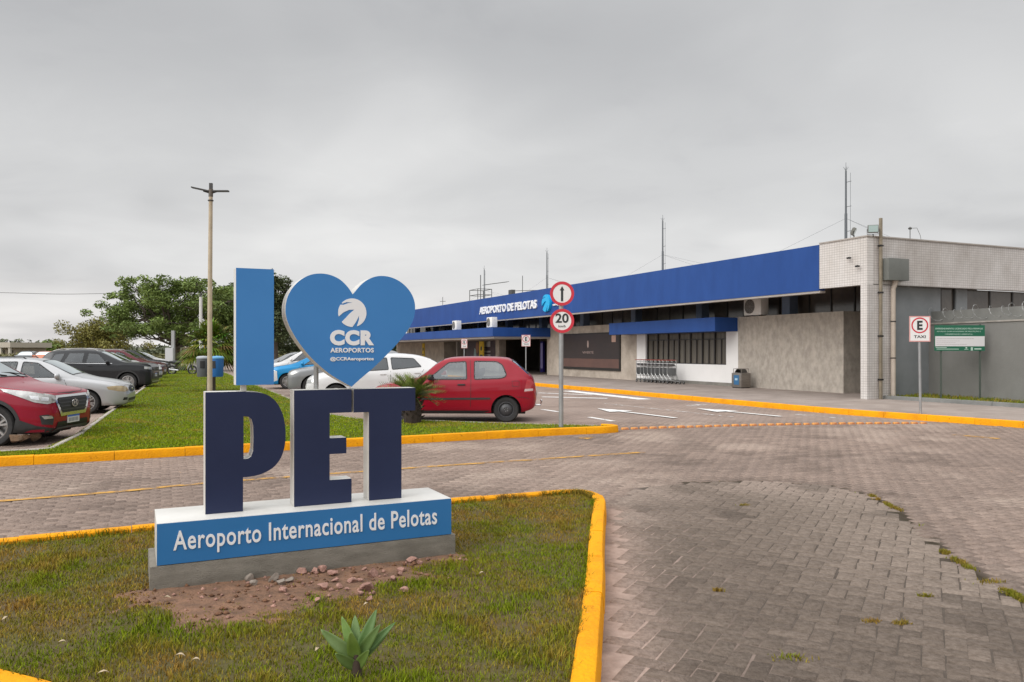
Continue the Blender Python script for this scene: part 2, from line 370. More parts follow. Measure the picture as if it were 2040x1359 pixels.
def kerb(name, path, w, z1, material, label, inner_right=True, closed=False, block=1.0, gap=.006, z0=-.02, round_=.022):
    """kerb of separate stones along a path: the path is its road side, the kerb lies w to the right of it"""
    d = w if inner_right else -w; mb = MB(); path = [Vector(p) for p in path]
    if closed: path = path + [path[0]]
    L = [0.0]
    for a, b in zip(path[:-1], path[1:]): L.append(L[-1]+(b-a).length)
    def P(s):
        i = max(0, min(len(L)-2, int(np.searchsorted(L, s))-1)); t = (s-L[i])/(L[i+1]-L[i]); return path[i].lerp(path[i+1], min(max(t, 0), 1))
    def Nn(s):
        t = (P(min(s+.06, L[-1]))-P(max(s-.06, 0))); t.normalize(); return Vector((t.y, -t.x, 0))
    s = 0.0
    while s < L[-1]-.05:
        e = min(s+block*random.uniform(.93, 1.07), L[-1]); k = max(2, int((e-s)/.12)); dz = random.uniform(-.005, .005); sh = random.uniform(-.006, .006)
        rings = []
        for q in range(k+1):
            ss = s+gap/2+(e-s-gap)*q/k; p = P(ss); n = Nn(ss)*(1 if d > 0 else -1); W = abs(d); r = round_
            sec = [(sh, z0), (sh+.012, z1+dz-r), (sh+.012+r*.35, z1+dz-r*.3), (sh+.012+r, z1+dz), (W-r*.6, z1+dz), (W, z1+dz-r*.6), (W, z0)]
            rings.append([p + n*a + Vector((0, 0, z)) for a, z in sec])
        b = len(mb.v); m = len(rings[0])
        for rg in rings: mb.v += rg
        for q in range(k):
            for j in range(m-1):
                f = (b+q*m+j, b+(q+1)*m+j, b+(q+1)*m+j+1, b+q*m+j+1); mb.f.append(f if d > 0 else f[::-1])
        mb.f.append(tuple(b+j for j in range(m))); mb.f.append(tuple(b+k*m+j for j in range(m))[::-1])
        s = e
    o = mb.build(name, material, smooth=35); return tag(o, label, 'kerb')
KBs = smooth_path(KB)
walk = [(p.x, p.y) for p in offset(KBs, .13)] + [tuple(tp(85, 6, 0).xy), tuple(tp(0, 30, 0).xy), (40, 5)]
struct(MB().sheet(walk, 0.14).build('walkway', M_walk))
kerb('yellow_kerb', KBs, .14, .145, M_yel, 'long yellow painted kerb edging the walkway before the terminal')

# --- lawn between the two rows of parked cars
LK = [(-16.0, 6.6), (-7.0, 10.82), (-4.72, 12.0), (-1.88, 13.42), (-.5, 14.1), (.9, 14.78), (1.75, 15.12), (2.0, 15.28), (2.1, 15.45), (2.02, 15.62), (1.8, 15.72)]
LKv = [Vector((x, y, 0)) for x, y in LK]
lawn_r = [(1.6, 15.72), (.1, 16.12), (-1.6, 16.75), (-3.2, 17.15), (-4.24, 18.5), (-6.9, 24.5), (-11.3, 34.6), (-24, 63.8), (-30, 77)]
lawn_l = [(-34.2, 79), (-18.7, 41.3), (-10.72, 21.4), (-7.75, 14.0), (-7.1, 11.95), (-16, 7.2)]
LAWN = [(p[0], p[1]) for p in offset(LKv[1:-1], -.13)]
LAWN = LAWN + lawn_r + lawn_l[:-1]
struct(MB().sheet(LAWN, 0.10).build('lawn', M_turf))
struct(MB().sheet([(-16, 7.2), (-7.05, 10.95), (-7.05, 11.88), (-16, 8.1)], 0.09).build('grass_verge', M_turf))
kerb('yellow_kerb', smooth_path(LKv, 5), .13, .135, M_yel, 'yellow painted kerb along the near end of the lawn behind the sign', inner_right=False)
kerb('white_kerb', [Vector((x, y, 0)) for x, y in [(-16, 7.95), (-7.6, 11.72), (-7.08, 11.98), (-7.75, 14.0), (-10.72, 21.4), (-18.7, 41.3), (-34.2, 79)]], .1, .125, M_kerb,
     'pale worn kerb where the left row of parked cars meets the lawn', block=.8)
kerb('white_kerb', [Vector((x, y, 0)) for x, y in [(1.72, 15.78), (.1, 16.18), (-1.6, 16.8), (-3.2, 17.2), (-4.24, 18.55), (-6.85, 24.5), (-11.25, 34.6), (-23.9, 63.8)]], .1, .11, M_kerb,
     'pale low kerb on the lawn side of the red hatchback', inner_right=False, block=.8)
SPUR = [gp(x, y, .1) for x, y in ((655, 873), (640, 869), (716, 866), (735, 872))]

# --- island that carries the letter sign
ISL_R = [(-.1, .9), (.12, 1.9), (.27, 2.7), (.43, 3.82), (.59, 5.0), (.74, 6.25), (.88, 7.35), (.93, 7.8), (.90, 8.1), (.76, 8.3), (.5, 8.3), (0, 8.08), (-.57, 7.83), (-2.98, 6.68), (-3.94, 6.2), (-6.5, 5.0), (-9.5, 3.55), (-9.9, 3.2), (-9.6, 2.95), (-8.0, 3.0), (-4.0, 3.75), (-2.9, 3.72), (-2.42, 3.53), (-1.6, 3.05), (-.5, 1.6), (-.25, .95)]
ISLv = [Vector((x, y, 0)) for x, y in ISL_R]
ISs = smooth_path(ISLv + [ISLv[0]], 4)
ISL = [(p.x, p.y) for p in offset(ISs[:-1], -.12)]
struct(MB().sheet(ISL, 0.10).build('sign_island', M_soil))
kerb('yellow_kerb', ISs, .125, .14, M_yel, 'yellow painted kerb around the grass island under the letter sign', inner_right=False, block=.8)

# --- paving blocks: pinkish running bond, grey herringbone in the bay at the right
DARK = [(-.6, .6), (.05, 1.2), (.46, 3.8), (.77, 6.25), (.95, 7.6), (1.05, 8.4), (1.5, 9.15), (2.2, 9.55), (3.05, 9.62), (3.75, 9.3), (3.93, 8.6), (3.83, 7.8), (3.62, 7.0), (3.42, 6.25), (3.28, 5.4), (3.25, 5.0), (3.1, 3.0), (3.0, .6)]
CRACK = [(2.0, 9.5), (3.05, 9.62), (3.75, 9.3), (3.93, 8.6), (3.83, 7.8), (3.62, 7.0), (3.42, 6.25), (3.28, 5.4), (3.25, 5.0), (3.1, 3.0)]
def blocks(cx, cy, ang, l, w, col, gap=.007, h=.012):
    n = len(cx); ca, sa = np.cos(ang), np.sin(ang); out = np.zeros((n, 8, 3))
    hl, hw = l/2-gap/2, w/2-gap/2; tz = RNG.normal(0, .0007, n); tx, ty = RNG.normal(0, .004, n), RNG.normal(0, .004, n)
    for k, (sx, sy) in enumerate(((-1,-1),(1,-1),(1,1),(-1,1))):
        for lvl in (0, 1):
            ins = .0065 if lvl else 0; x = sx*(hl-ins); y = sy*(hw-ins)
            out[:, k+4*lvl, 0] = cx + x*ca - y*sa; out[:, k+4*lvl, 1] = cy + x*sa + y*ca
            out[:, k+4*lvl, 2] = (h + tz + x*tx + y*ty) if lvl else -.004
            if lvl == 0: out[:, k, 2] += .007
    b = (np.arange(n)*8)[:, None]; q = np.array([[4,5,6,7],[0,1,5,4],[1,2,6,5],[2,3,7,6],[3,0,4,7]])
    f = (b[:, :, None] + q[None]).reshape(-1, 4); return out.reshape(-1, 3), f, np.repeat(col, 8, axis=0)
def paver_cols(x, y, base, alt):
    n = len(x); t = np.clip(.55*vnoise(x, y, 2.7, 3)+.35*vnoise(x, y, .9, 4)+.35*RNG.random(n)-.1, 0, 1)[:, None]
    c = np.array(base)*(1-t)+np.array(alt)*t; return c*(1+RNG.normal(0, .06, n))[:, None]
M_block = mat('paving_block', (1.0, 1.0, 1.0), .9, col2=(0.66, 0.64, 0.62), scale=30, detail=14, bump=.9, bscale=70, attr='Col', spec=.12, contrast=(.38, .66))
def lay():
    # running bond, courses along V
    l, w = .22, .11; ang = math.atan2(V.y, V.x); I = np.arange(-90, 90); J = np.arange(-10, 190)
    ii, jj = np.meshgrid(I, J); a = (ii + .5*(jj % 2))*l; b = jj*w; x = (V.x*a + U.x*b).ravel(); y = (V.y*a + U.y*b).ravel()
    keep = (y > 1.0) & (y < 17.5) & (np.abs(x) < y*.72+1.2)
    x, y = x[keep], y[keep]
    bad = inside(DARK, x, y) | inside(ISL_R, x, y) | inside(LAWN, x, y) | inside(walk, x, y) | (near_line(LK, x, y) < .13) | (near_line(ISL_R+[ISL_R[0]], x, y) < .11) | (near_line([(p.x, p.y) for p in KBs], x, y) < .11) | (near_line(CRACK, x, y) < .035)
    bad |= (x < -7.0) & (near_line([(-7, 10.82), (-16, 6.6)], x, y) < 1.5)
    x, y = x[~bad], y[~bad]
    c1 = paver_cols(x, y, (.350, .266, .219), (.255, .197, .165)); sp_ = np.clip((vnoise(x, y, 1.3, 51)*.7+vnoise(x, y, .4, 52)*.4-.62)*3.2, 0, .75)[:, None]; c1 = c1*(1-sp_)+np.array((.43, .34, .282))*sp_; ol_ = np.clip((vnoise(x, y, .8, 61)*.8+vnoise(x, y, .25, 62)*.35-.80)*3, 0, .20)[:, None]; c1 = c1*(1-ol_)
    d = near_line(CRACK, x, y); c1 *= (1-.25*np.exp(-(d/.25)**2))[:, None]
    v1, f1, k1 = blocks(x, y, np.full(len(x), ang), l, w, c1)
    # herringbone
    l, w = .22, .11; I = np.arange(-70, 70); ii, jj = np.meshgrid(I, I); px, py, an = [], [], []
    i, j = ii.ravel(), jj.ravel(); k = (i - j) % 4
    hsel = k == 0; vsel = k == 2
    X = np.concatenate([(i[hsel]+1.0)*w, (i[vsel]+.5)*w]); Y = np.concatenate([(j[hsel]+.5)*w, (j[vsel]+1.0-1.0)*w]); A = np.concatenate([np.zeros(hsel.sum()), np.full(vsel.sum(), math.pi/2)])
    rot = R(62); x = 2.0 + X*math.cos(rot) - Y*math.sin(rot); y = 5.5 + X*math.sin(rot) + Y*math.cos(rot)
    x = x+RNG.normal(0, .004, len(x)); y = y+RNG.normal(0, .004, len(y)); A = A+RNG.normal(0, .022, len(A))
    keep = inside(DARK, x, y) & (y > 1.0) & (near_line(CRACK, x, y) > .012) & (near_line(ISL_R+[ISL_R[0]], x, y) > .10)
    x, y, A = x[keep], y[keep], A[keep]+rot
    c2 = paver_cols(x, y, (.200, .159, .129), (.140, .111, .090))
    dk = near_line(ISL_R[:8], x, y); s = np.clip(np.exp(-(dk/.28)**2)*1.1*(.5+vnoise(x, y, .35, 9)), 0, .9)[:, None]
    c2 = c2*(1-s) + np.array((.34, .255, .21))*s
    g = np.clip((x-1.7)/1.7+.5*(vnoise(x, y, 1.1, 63)-.5), 0, 1)[:, None]; c2 = c2*(1-.8*g)+np.array((.285, .230, .189))*.8*g*(1+.05*RNG.standard_normal(len(x)))[:, None]
    dt = near_line(DARK[4:10], x, y); s = np.clip(np.exp(-(dt/.75)**2)*1.7*vnoise(x, y, .5, 15), 0, .95)[:, None]; c2 = c2*(1-s)+np.array((.315, .25, .208))*s; ol_ = np.clip((vnoise(x, y, .7, 61)*.8+vnoise(x, y, .22, 62)*.35-.76)*3, 0, .28)[:, None]; c2 = c2*(1-ol_)
    v2, f2, k2 = blocks(x, y, A, l, w, c2, gap=.006, h=.009)
    return np.concatenate([v1, v2]), np.concatenate([f1, f2+len(v1)]), np.concatenate([k1, k2])
v_, f_, c_ = lay()
struct(link('road_pavers', np_mesh('road_pavers', v_, f_, 4, c_), M_block))
def joint_bed():
    gx = np.arange(-14, 14.01, .1); gy = np.arange(.4, 17.41, .1); XX, YY = np.meshgrid(gx, gy); x, y = XX.ravel(), YY.ravel()
    c = np.array((.215, .165, .142))*np.ones((len(x), 1)); ind = inside(DARK, x, y)[:, None]; c = np.where(ind, np.array((.105, .086, .071)), c); ck = np.exp(-(near_line(CRACK, x, y)/.09)**2)[:, None]; c = c*(1-ck)+np.array((.045, .036, .022))*ck
    dk = near_line(ISL_R[:8], x, y); s = np.clip(1.5*np.exp(-(dk/.75)**2)*vnoise(x, y, .5, 19)+.9*np.exp(-(dk/.25)**2), 0, 1)[:, None]; s = np.where(ind, s, .3*s); c = c*(1-s)+np.array((.40, .30, .25))*s
    nx = len(gx); I_, J_ = np.meshgrid(np.arange(nx-1), np.arange(len(gy)-1)); b = (J_*nx+I_).ravel()
    me = np_mesh('joint_bed', np.stack([x, y, np.full(len(x), .003)], 1), np.stack([b, b+1, b+nx+1, b+nx], 1), 4, c)
    return struct(link('joint_bed', me, mat('joint_fill', (1, 1, 1), .95, col2=(.75, .73, .72), scale=14, detail=8, bump=.4, bscale=90, attr='Col', spec=.1)))
joint_bed()

# --- painted markings
def strip(path, w, z, mb=None):
    mb = mb or MB(); path = [Vector(p) for p in path]; a = offset(path, -w/2); b = offset(path, w/2); up = Vector((0, 0, z))
    for i in range(len(path)-1): mb.quad(b[i]+up, b[i+1]+up, a[i+1]+up, a[i]+up)
    return mb
M_wy = worn_paint('worn_yellow_paint', (0.52, 0.27, 0.045), .46, 5.0)
M_ww = worn_paint('worn_white_paint', (0.72, 0.70, 0.67), .36, 4.0)
M_ww2 = worn_paint('faint_white_paint', (0.60, 0.57, 0.54), .50, 4.0)
yl = [Vector((-14, 3.8, 0)), Vector((-5.4, 8.27, 0)), Vector((-3.7, 9.36, 0)), Vector((-1.48, 10.55, 0)), Vector((2.05, 12.25, 0))]
struct(strip(smooth_path(yl), .11, .019).build('road_marking', M_wy))
struct(strip([gp(1160, 876), gp(1176, 873)], .22, .019).build('road_marking', M_wy))
def arrow(tip, tail, w, hw, hl, material):
    tip, tail = Vector(tip), Vector(tail); t = (tip-tail).normalized(); n = Vector((-t.y, t.x, 0)); L = (tip-tail).length; mb = MB()
    pts = [(0, -w/2), (L-hl, -w/2), (L-hl, -hw/2), (L, 0), (L-hl, hw/2), (L-hl, w/2), (0, w/2)]
    mb.flat(pts, tail + Vector((0, 0, .019 if tip.y < 24 else .006)), t, n); return struct(mb.build('road_marking', material))
arrow(gp(1190, 815), gp(1346, 834), .14, .75, 1.15, M_ww)
arrow(gp(1388, 815), gp(1556, 831), .14, .75, 1.15, M_ww)
for (a, b, w, m_) in [((1174, 831.5), (1222, 839.5), .13, M_ww), ((1080, 816), (1114, 821), .13, M_ww), ((1205, 804), (1460, 831), .10, M_ww2), ((1072, 783), (1180, 787), .22, M_ww), ((1130, 779), (1285, 796), .5, M_ww), ((1080, 791), (1210, 794), .28, M_ww),
                      ((1372, 809), (1404, 806), .3, M_ww2), ((1585, 826), (1680, 834), .12, M_ww2), ((1240, 783), (1340, 790), .1, M_ww2), ((1900, 868), (1990, 876), .16, M_wy)]:
    struct(strip([gp(*a), gp(*b)], w, .019 if gp(*a).y < 17.6 else .006).build('road_marking', m_))

# --- row of studs across the road
M_stud = mat('stud_paint', (0.62, 0.27, 0.05), .6, col2=(0.36, 0.12, 0.04), scale=9, bump=.3, contrast=(.4, .6))
sa, sb = Vector((2.16, 15.78, 0)), Vector((9.0, 17.05, 0)); ns = 34; st0 = None
for i in range(ns):
    p = sa.lerp(sb, (i+.5)/ns) + Vector((0, .28*math.sin(math.pi*i/ns), 0))
    if st0 is None:
        mb = MB(); l, w, h = .15, .10, .045
        sec = [(-w/2, -.01), (-w/2, h*.35), (-w*.28, h*.9), (0, h), (w*.28, h*.9), (w/2, h*.35), (w/2, -.01)]
        rings = [[Vector((x, a*k, z if z < 0 else z*k)) for a, z in sec] for x, k in ((-l/2, .75), (-l/2+.02, 1), (l/2-.02, 1), (l/2, .75))]
        for rg in rings: mb.v += rg
        m = len(sec)
        for q in range(3):
            for j in range(m-1): mb.f.append((q*m+j, (q+1)*m+j, (q+1)*m+j+1, q*m+j+1))
        mb.f += [tuple(range(m)), tuple(range(3*m, 4*m))[::-1]]
        st0 = mb.build('lane_stud', M_stud, smooth=40); o = st0
    else:
        o = st0.copy(); SC.collection.objects.link(o)
    o.location = p + Vector((0, 0, .010)); o.rotation_euler = (0, 0, math.atan2(sb.y-sa.y, sb.x-sa.x)+random.uniform(-.05, .05)); o.scale = (random.uniform(.9, 1.08),)*3
    tag(o, 'small worn yellow and orange stud in the row laid across the paved road', 'lane stud', 'studs in a row across the road')

# --- grass blades
M_blade = mat('grass_blade', (0.1, 0.15, 0.03), .85, attr='Col', spec=.06)
def blades(x, y, z, hgt, wid, cols, name, label=None):
    n = len(x); a = RNG.random(n)*2*math.pi; lean = RNG.normal(.55, .3, n)*hgt; la = RNG.random(n)*2*math.pi
    co = np.zeros((n, 5, 3)); ca, sa_ = np.cos(a), np.sin(a); mx, my = x+.35*lean*np.cos(la), y+.35*lean*np.sin(la)
    for k, (bx, by, ww, zz) in enumerate(((x, y, wid, 0*hgt), (x, y, -wid, 0*hgt), (mx, my, -wid*.75, hgt*.6), (mx, my, wid*.75, hgt*.6))):
        co[:, k, 0] = bx+ww*ca; co[:, k, 1] = by+ww*sa_; co[:, k, 2] = z+zz-.004*(k < 2)
    co[:, 4, 0] = x+lean*np.cos(la); co[:, 4, 1] = y+lean*np.sin(la); co[:, 4, 2] = z+hgt
    b = (np.arange(n)*5)[:, None]; t = np.array([[0,1,2],[0,2,3],[3,2,4]]); f = (b[:, :, None]+t[None]).reshape(-1, 3)
    o = link(name, np_mesh(name, co.reshape(-1, 3), f, 3, np.repeat(cols, 5, axis=0)), M_blade); return struct(o, 'stuff')
SOIL_C = gp(560, 1175, .1)
SOIL_EDGE = pchip([-.3, 0, .25, .8, 1.1, 1.45, 1.8, 2.1], [.02, .32, .86, .76, .62, .54, .22, .05])
def soil_mask(x, y):
    """bare reddish soil between the sign's plinth and the grass, ragged along its lower edge"""
    dx, dy = x+2.247, y-4.886; a = dx*.901+dy*.434; b = dx*.434-dy*.901
    m = np.minimum((SOIL_EDGE(a)-b)/.42, np.minimum((a+.25)/.3, (2.05-a)/.3))
    return np.clip(m*1.15+.25+.9*(vnoise(x, y, .20, 21)-.55)+.8*(vnoise(x, y, .06, 22)-.5), 0, 1)*(b > -.06)
n = 330000; x = RNG.uniform(-5.2, 1.0, n); y = 2.2 + 6.2*RNG.random(n)**1.25
sx, sy = Vector((.907, .421, 0)).normalized().to_tuple()[:2]
ok = inside(ISL, x, y) & (np.abs(x) < y*.70+.25); x, y = x[ok], y[ok]
sm = soil_mask(x, y); worn = np.clip((vnoise(x, y, .33, 73)*.8+vnoise(x, y, .09, 74)*.45-.72)*3, 0, .5); ok = RNG.random(len(x)) > np.maximum(np.clip(sm*1.05, 0, .90), worn); x, y, sm = x[ok], y[ok], sm[ok]
def turf_cols(x, y, dry):
    n = len(x); t = np.clip(.95*vnoise(x, y, .42, 11)+.55*vnoise(x, y, .12, 12)+.45*vnoise(x, y, 1.5, 13)-.62+.45*(RNG.random(n)-.5)+dry, 0, 1)[:, None]
    g = np.array((.128, .172, .009))*(.65+.7*RNG.random(n))[:, None]; d = np.array((.285, .172, .045))*(.65+.6*RNG.random(n))[:, None]; return g*(1-t)+d*t
cols = turf_cols(x, y, .02+.35*sm+.10*np.clip((5.0-y)/2, 0, 1))*np.array((1.16, 1.13, .95))
hg = RNG.uniform(.009, .024, len(x))*(1-.5*sm)*(1+1.3*np.clip((vnoise(x, y, .22, 71)+.4*vnoise(x, y, .06, 72)-.85)*4, 0, 1))
blades(x, y, .1, hg, RNG.uniform(.0012, .0024, len(x))*(1+y*.10), cols, 'grass')
n = 640000; yy = 10.6+RNG.random(n)**2.0*64; xx = RNG.uniform(-1, 1, n)*(2.3+.26*yy)-.16*yy-.4; ok = inside(LAWN, xx, yy) | (inside([(-16, 7.3), (-7.1, 11.0), (-7.1, 11.8), (-16, 8.0)], xx, yy)); x, y = xx[ok], yy[ok]
cols = turf_cols(x, y, -.42)*np.array((1.50, 1.48, 1.2))
blades(x, y, .1, RNG.uniform(.012, .032, len(x)), RNG.uniform(.0025, .005, len(x))*(1+y*.05), cols, 'grass')
# longer blades leaning over the kerb
b_ = np.array(ISL); n = 9000; i = RNG.integers(0, len(b_)-1, n); fr = RNG.random(n)[:, None]; p = b_[i]*(1-fr)+b_[i+1]*fr+RNG.normal(0, .016, (n, 2)); k = vnoise(p[:, 0], p[:, 1], .2, 75) > .42; p = p[k & (np.hypot(p[:, 0], p[:, 1]) < 9)]
blades(p[:, 0], p[:, 1], .108, RNG.uniform(.018, .06, len(p)), RNG.uniform(.0014, .0028, len(p))*(1+p[:, 1]*.08), turf_cols(p[:, 0], p[:, 1], .05), 'grass')
# weeds in the paving gap
n = 16000; t = RNG.random(n)*(len(CRACK)-1); i = np.minimum(t.astype(int), len(CRACK)-2); fr = t-i; C_ = np.array(CRACK); pp = C_[i]*(1-fr)[:, None]+C_[i+1]*fr[:, None]
x = pp[:, 0]+RNG.normal(0, .017, n); y = pp[:, 1]+RNG.normal(0, .017, n); ok = (vnoise(x, y, .36, 31)+.4*vnoise(x, y, .1, 32) > np.where(t < 2.2, 1.05, .88)); x, y = x[ok], y[ok]
tf = [(gp(px, py), r_) for px, py, r_ in ((1575, 1315, .05), (1736, 1242, .025), (1796, 1246, .028), (1842, 1191, .02), (1976, 1163, .05), (1482, 1009, .03), (1430, 1180, .018))]
for p, r_ in tf: x = np.concatenate([x, p.x+RNG.normal(0, r_, 90)]); y = np.concatenate([y, p.y+RNG.normal(0, r_*.5, 90)])
blades(x, y, .004, RNG.uniform(.01, .035, len(x)), RNG.uniform(.0025, .005, len(x)), turf_cols(x, y, .12), 'weeds')
# bare soil in front of the plinth
M_bare = mat('bare_soil', (0.23, 0.122, 0.07), .95, col2=(0.125, 0.07, 0.042), scale=9, detail=9, bump=.9, bscale=38)
gx = np.linspace(-2.8, .1, 200); gy = np.linspace(3.7, 6.1, 170); XX, YY = np.meshgrid(gx, gy); sm = soil_mask(XX.ravel(), YY.ravel())
ZZ = .0985 + .012*np.clip(sm*1.5-.1, 0, 1)*(.3+.6*vnoise(XX.ravel(), YY.ravel(), .12, 41)+.5*vnoise(XX.ravel(), YY.ravel(), .04, 42)) - .02*(sm < .02)
co = np.stack([XX.ravel(), YY.ravel(), ZZ], 1); nx = len(gx); I, J = np.meshgrid(np.arange(nx-1), np.arange(len(gy)-1)); b = (J*nx+I).ravel()
struct(link('bare_soil', np_mesh('bare_soil', co, np.stack([b, b+1, b+nx+1, b+nx], 1), 4, smooth=True), M_bare))

# crumbs of soil and small chips of stone over the bare patch
n = 4200; x = RNG.uniform(-2.6, .0, n); y = RNG.uniform(3.8, 6.0, n); ok = RNG.random(n) < soil_mask(x, y)*.9; x, y = x[ok], y[ok]; n = len(x)
r = .004+.019*RNG.random(n)**4; oct_ = np.array([[1,0,0],[0,1,0],[-1,0,0],[0,-1,0],[0,0,1],[0,0,-1]], float); co = oct_[None]*RNG.uniform(.55, 1.3, (n, 6, 1))*r[:, None, None]; co[:, :, 2] *= .7
co += np.stack([x, y, .106+r*.3], 1)[:, None, :]; fo = np.array([[0,1,4],[1,2,4],[2,3,4],[3,0,4],[1,0,5],[2,1,5],[3,2,5],[0,3,5]]); t = RNG.random(n)[:, None]
col = np.where(t < .45, np.array((.40, .23, .18)), np.where(t < .35, np.array((.42, .38, .32)), np.array((.20, .105, .062))))*RNG.uniform(.7, 1.25, n)[:, None]
struct(link('soil_crumbs', np_mesh('soil_crumbs', co.reshape(-1, 3), ((np.arange(n)*6)[:, None, None]+fo[None]).reshape(-1, 3), 3, np.repeat(col, 6, axis=0)), M_block), 'stuff')
# ================================================================== LETTER SIGN
M_navy = mat('navy_vinyl', (0.017, 0.024, 0.062), .45, spec=.25, col2=(0.020, 0.028, 0.070), scale=2)
M_sky = mat('blue_vinyl', (0.040, 0.190, 0.465), .36, spec=.4, col2=(0.046, 0.205, 0.49), scale=1.5)
M_base = mat('base_blue_vinyl', (0.026, 0.150, 0.36), .36, spec=.4, col2=(0.030, 0.163, 0.385), scale=1.5)
M_alu = mat('painted_sheet', (0.60, 0.585, 0.55), .42, col2=(0.52, 0.50, 0.46), scale=3, detail=8, contrast=(.4, .75))
M_white = mat('white_vinyl', (0.78, 0.77, 0.77), .45)
M_plinth = mat('rough_concrete', (0.225, 0.205, 0.17), .95, col2=(0.15, 0.135, 0.11), scale=5, detail=10, bump=.5, bscale=70, stretch=(1, 1, 3))
M_steel = mat('galvanised_steel', (0.42, 0.43, 0.43), .42, .75, col2=(0.33, 0.34, 0.34), scale=6)
SA = math.atan2(4280-CX, F); SD = Vector((math.sin(SA), math.cos(SA), 0)); SN = Vector((-SD.y, SD.x, 0))
SP = gp(298, 1180, .1); SP.z = 0
def sp(px, py, off=.165):                   # pixel -> (along, up) on the plane `off` behind the plinth front
    Q = SP + SN*off; k = (px-CX)/F; a = (k*Q.y-Q.x)/(SD.x-k*SD.y); Y = Q.y+a*SD.y; return (a, H-(py-YH)*Y/F)
sign = thing('letter_sign', 'big blue and navy letter sign with a heart, standing on a concrete plinth', 'letter sign', (SP.x, SP.y, .1), math.atan2(SD.y, SD.x))
Z = -.1                                     # sign parts are written with z above the road
def sl(mb): mb.v = [v + Vector((0, 0, Z)) for v in mb.v]; return mb
sl(MB().box(0, 2.035, 0, .52, .04, .255)).build('plinth', M_plinth, sign, bevel=.006)
base = sl(MB().box(.04, 2.003, .004, .504, .258, .52)).build('base_box', M_alu, sign, bevel=.003)
sl(MB().box(.041, 2.002, .000, .0035, .259, .517)).build('base_panel', M_base, base)
put_text('lettering', 'Aeroporto Internacional de Pelotas', (.135, -.0008, .305+Z), (1, 0, 0), (0, 0, 1), 1.755, .160, M_white, base, .004, .014, 1.08)
def crop2(pts): return [sp(440+x/3.576, 500+y/3.576) for x, y in pts]
def crop13(pts): return [sp(380+x/3.089, 760+y/3.089) for x, y in pts]
def closed_smooth(pts, n=5, corners=()):
    out = []; m = len(pts)
    for i in range(m):
        p1, p2 = pts[i], pts[(i+1) % m]; p0 = pts[i-1] if i not in corners else p1; p3 = pts[(i+2) % m] if (i+1) % m not in corners else p2
        for k in range(n):
            t = k/n; out.append(tuple(.5*((2*p1[q])+(p2[q]-p0[q])*t+(2*p0[q]-5*p1[q]+4*p2[q]-p3[q])*t*t+(3*p1[q]-p0[q]-3*p2[q]+p3[q])*t**3) for q in (0, 1)))
    return out
def letter(name, poly, holes, face_mat, depth=.15, y0=.165):
    b = sl(MB().prism(poly, holes, (0, y0+.004, 0), (1, 0, 0), (0, 0, 1), (0, depth, 0))).build(name, M_alu, sign)
    f = sl(MB().prism(poly, holes, (0, y0, 0), (1, 0, 0), (0, 0, 1), (0, .0035, 0))).build(name+'_face', face_mat, b); return b
zb = .521; zt = 1.324
def pb(pts, z): return [(p[0], z) for p in pts]
# letter P
pl_ = crop13([(90, 68)])[0]; pr_ = crop13([(322, 700)])[0]
bowl = crop13([(322, 590), (370, 585), (440, 568), (510, 528), (555, 470), (578, 400), (584, 330), (580, 265), (562, 190), (525, 125), (475, 85), (415, 68), (340, 64)])
bowl = closed_smooth(bowl, 4, corners=(0, len(bowl)-1))[:-3]
P_out = [(pl_[0], zt), (pl_[0], zb), (pr_[0], zb)] + [(pr_[0], bowl[0][1])] + bowl[1:] + [(crop13([(330, 64)])[0][0], zt)]
h1 = crop13([(325, 215), (355, 217), (374, 232), (384, 270), (386, 340), (384, 425), (372, 462), (352, 476), (325, 478)])
letter('letter', P_out, [h1], M_navy)
E_pts = crop13([(636, 55), (636, 772), (990, 745), (990, 600), (855, 605), (855, 447), (958, 443), (958, 345), (855, 350), (855, 195), (990, 190), (990, 48)])
xs = [E_pts[0][0], E_pts[0][0], E_pts[2][0], E_pts[2][0], E_pts[4][0], E_pts[4][0], E_pts[6][0], E_pts[6][0], E_pts[4][0], E_pts[4][0], E_pts[2][0], E_pts[2][0]]
avg = lambda a, b: (E_pts[a][1]+E_pts[b][1])/2
zs = [zt, zb, zb, avg(3, 4), avg(3, 4), avg(5, 6), avg(5, 6), avg(7, 8), avg(7, 8), avg(9, 10), avg(9, 10), zt]
letter('letter', list(zip(xs, zs)), [], M_navy)
T = crop13([(1003, 48), (1003, 190), (1097, 190), (1097, 733), (1297, 717), (1297, 183), (1382, 180), (1382, 40)]); zc = (T[1][1]+T[6][1])/2
letter('letter', [(T[0][0], zt), (T[0][0], zc), (T[2][0], zc), (T[2][0], zb), (T[4][0], zb), (T[4][0], zc), (T[7][0], zc), (T[7][0], zt)], [], M_navy)
I = [sp(470.5, 533), sp(470.5, 768), sp(546, 766), sp(546, 537)]; xl, xr = I[0][0], I[2][0]; it, ib = (I[0][1]+I[3][1])/2, (I[1][1]+I[2][1])/2
letter('letter', [(xl, it), (xl, ib), (xr, ib), (xr, it)], [], M_sky, .13, .172)
hp = crop2([(940, 310), (903, 256), (850, 205), (785, 173), (715, 161), (640, 170), (570, 205), (512, 262), (475, 330), (461, 410), (470, 485), (503, 565), (565, 665), (655, 772), (770, 872), (860, 928), (932, 968), (990, 915), (1080, 838), (1165, 757), (1250, 668), (1325, 575), (1370, 492), (1384, 415), (1376, 348), (1345, 285), (1290, 228), (1218, 190), (1140, 178), (1068, 194), (1003, 237)])
hp = closed_smooth(hp, 4, corners=(0, 16))
heart = letter('heart', hp, [], M_sky, .15, .165)
zt_h = min(p[1] for p in hp)
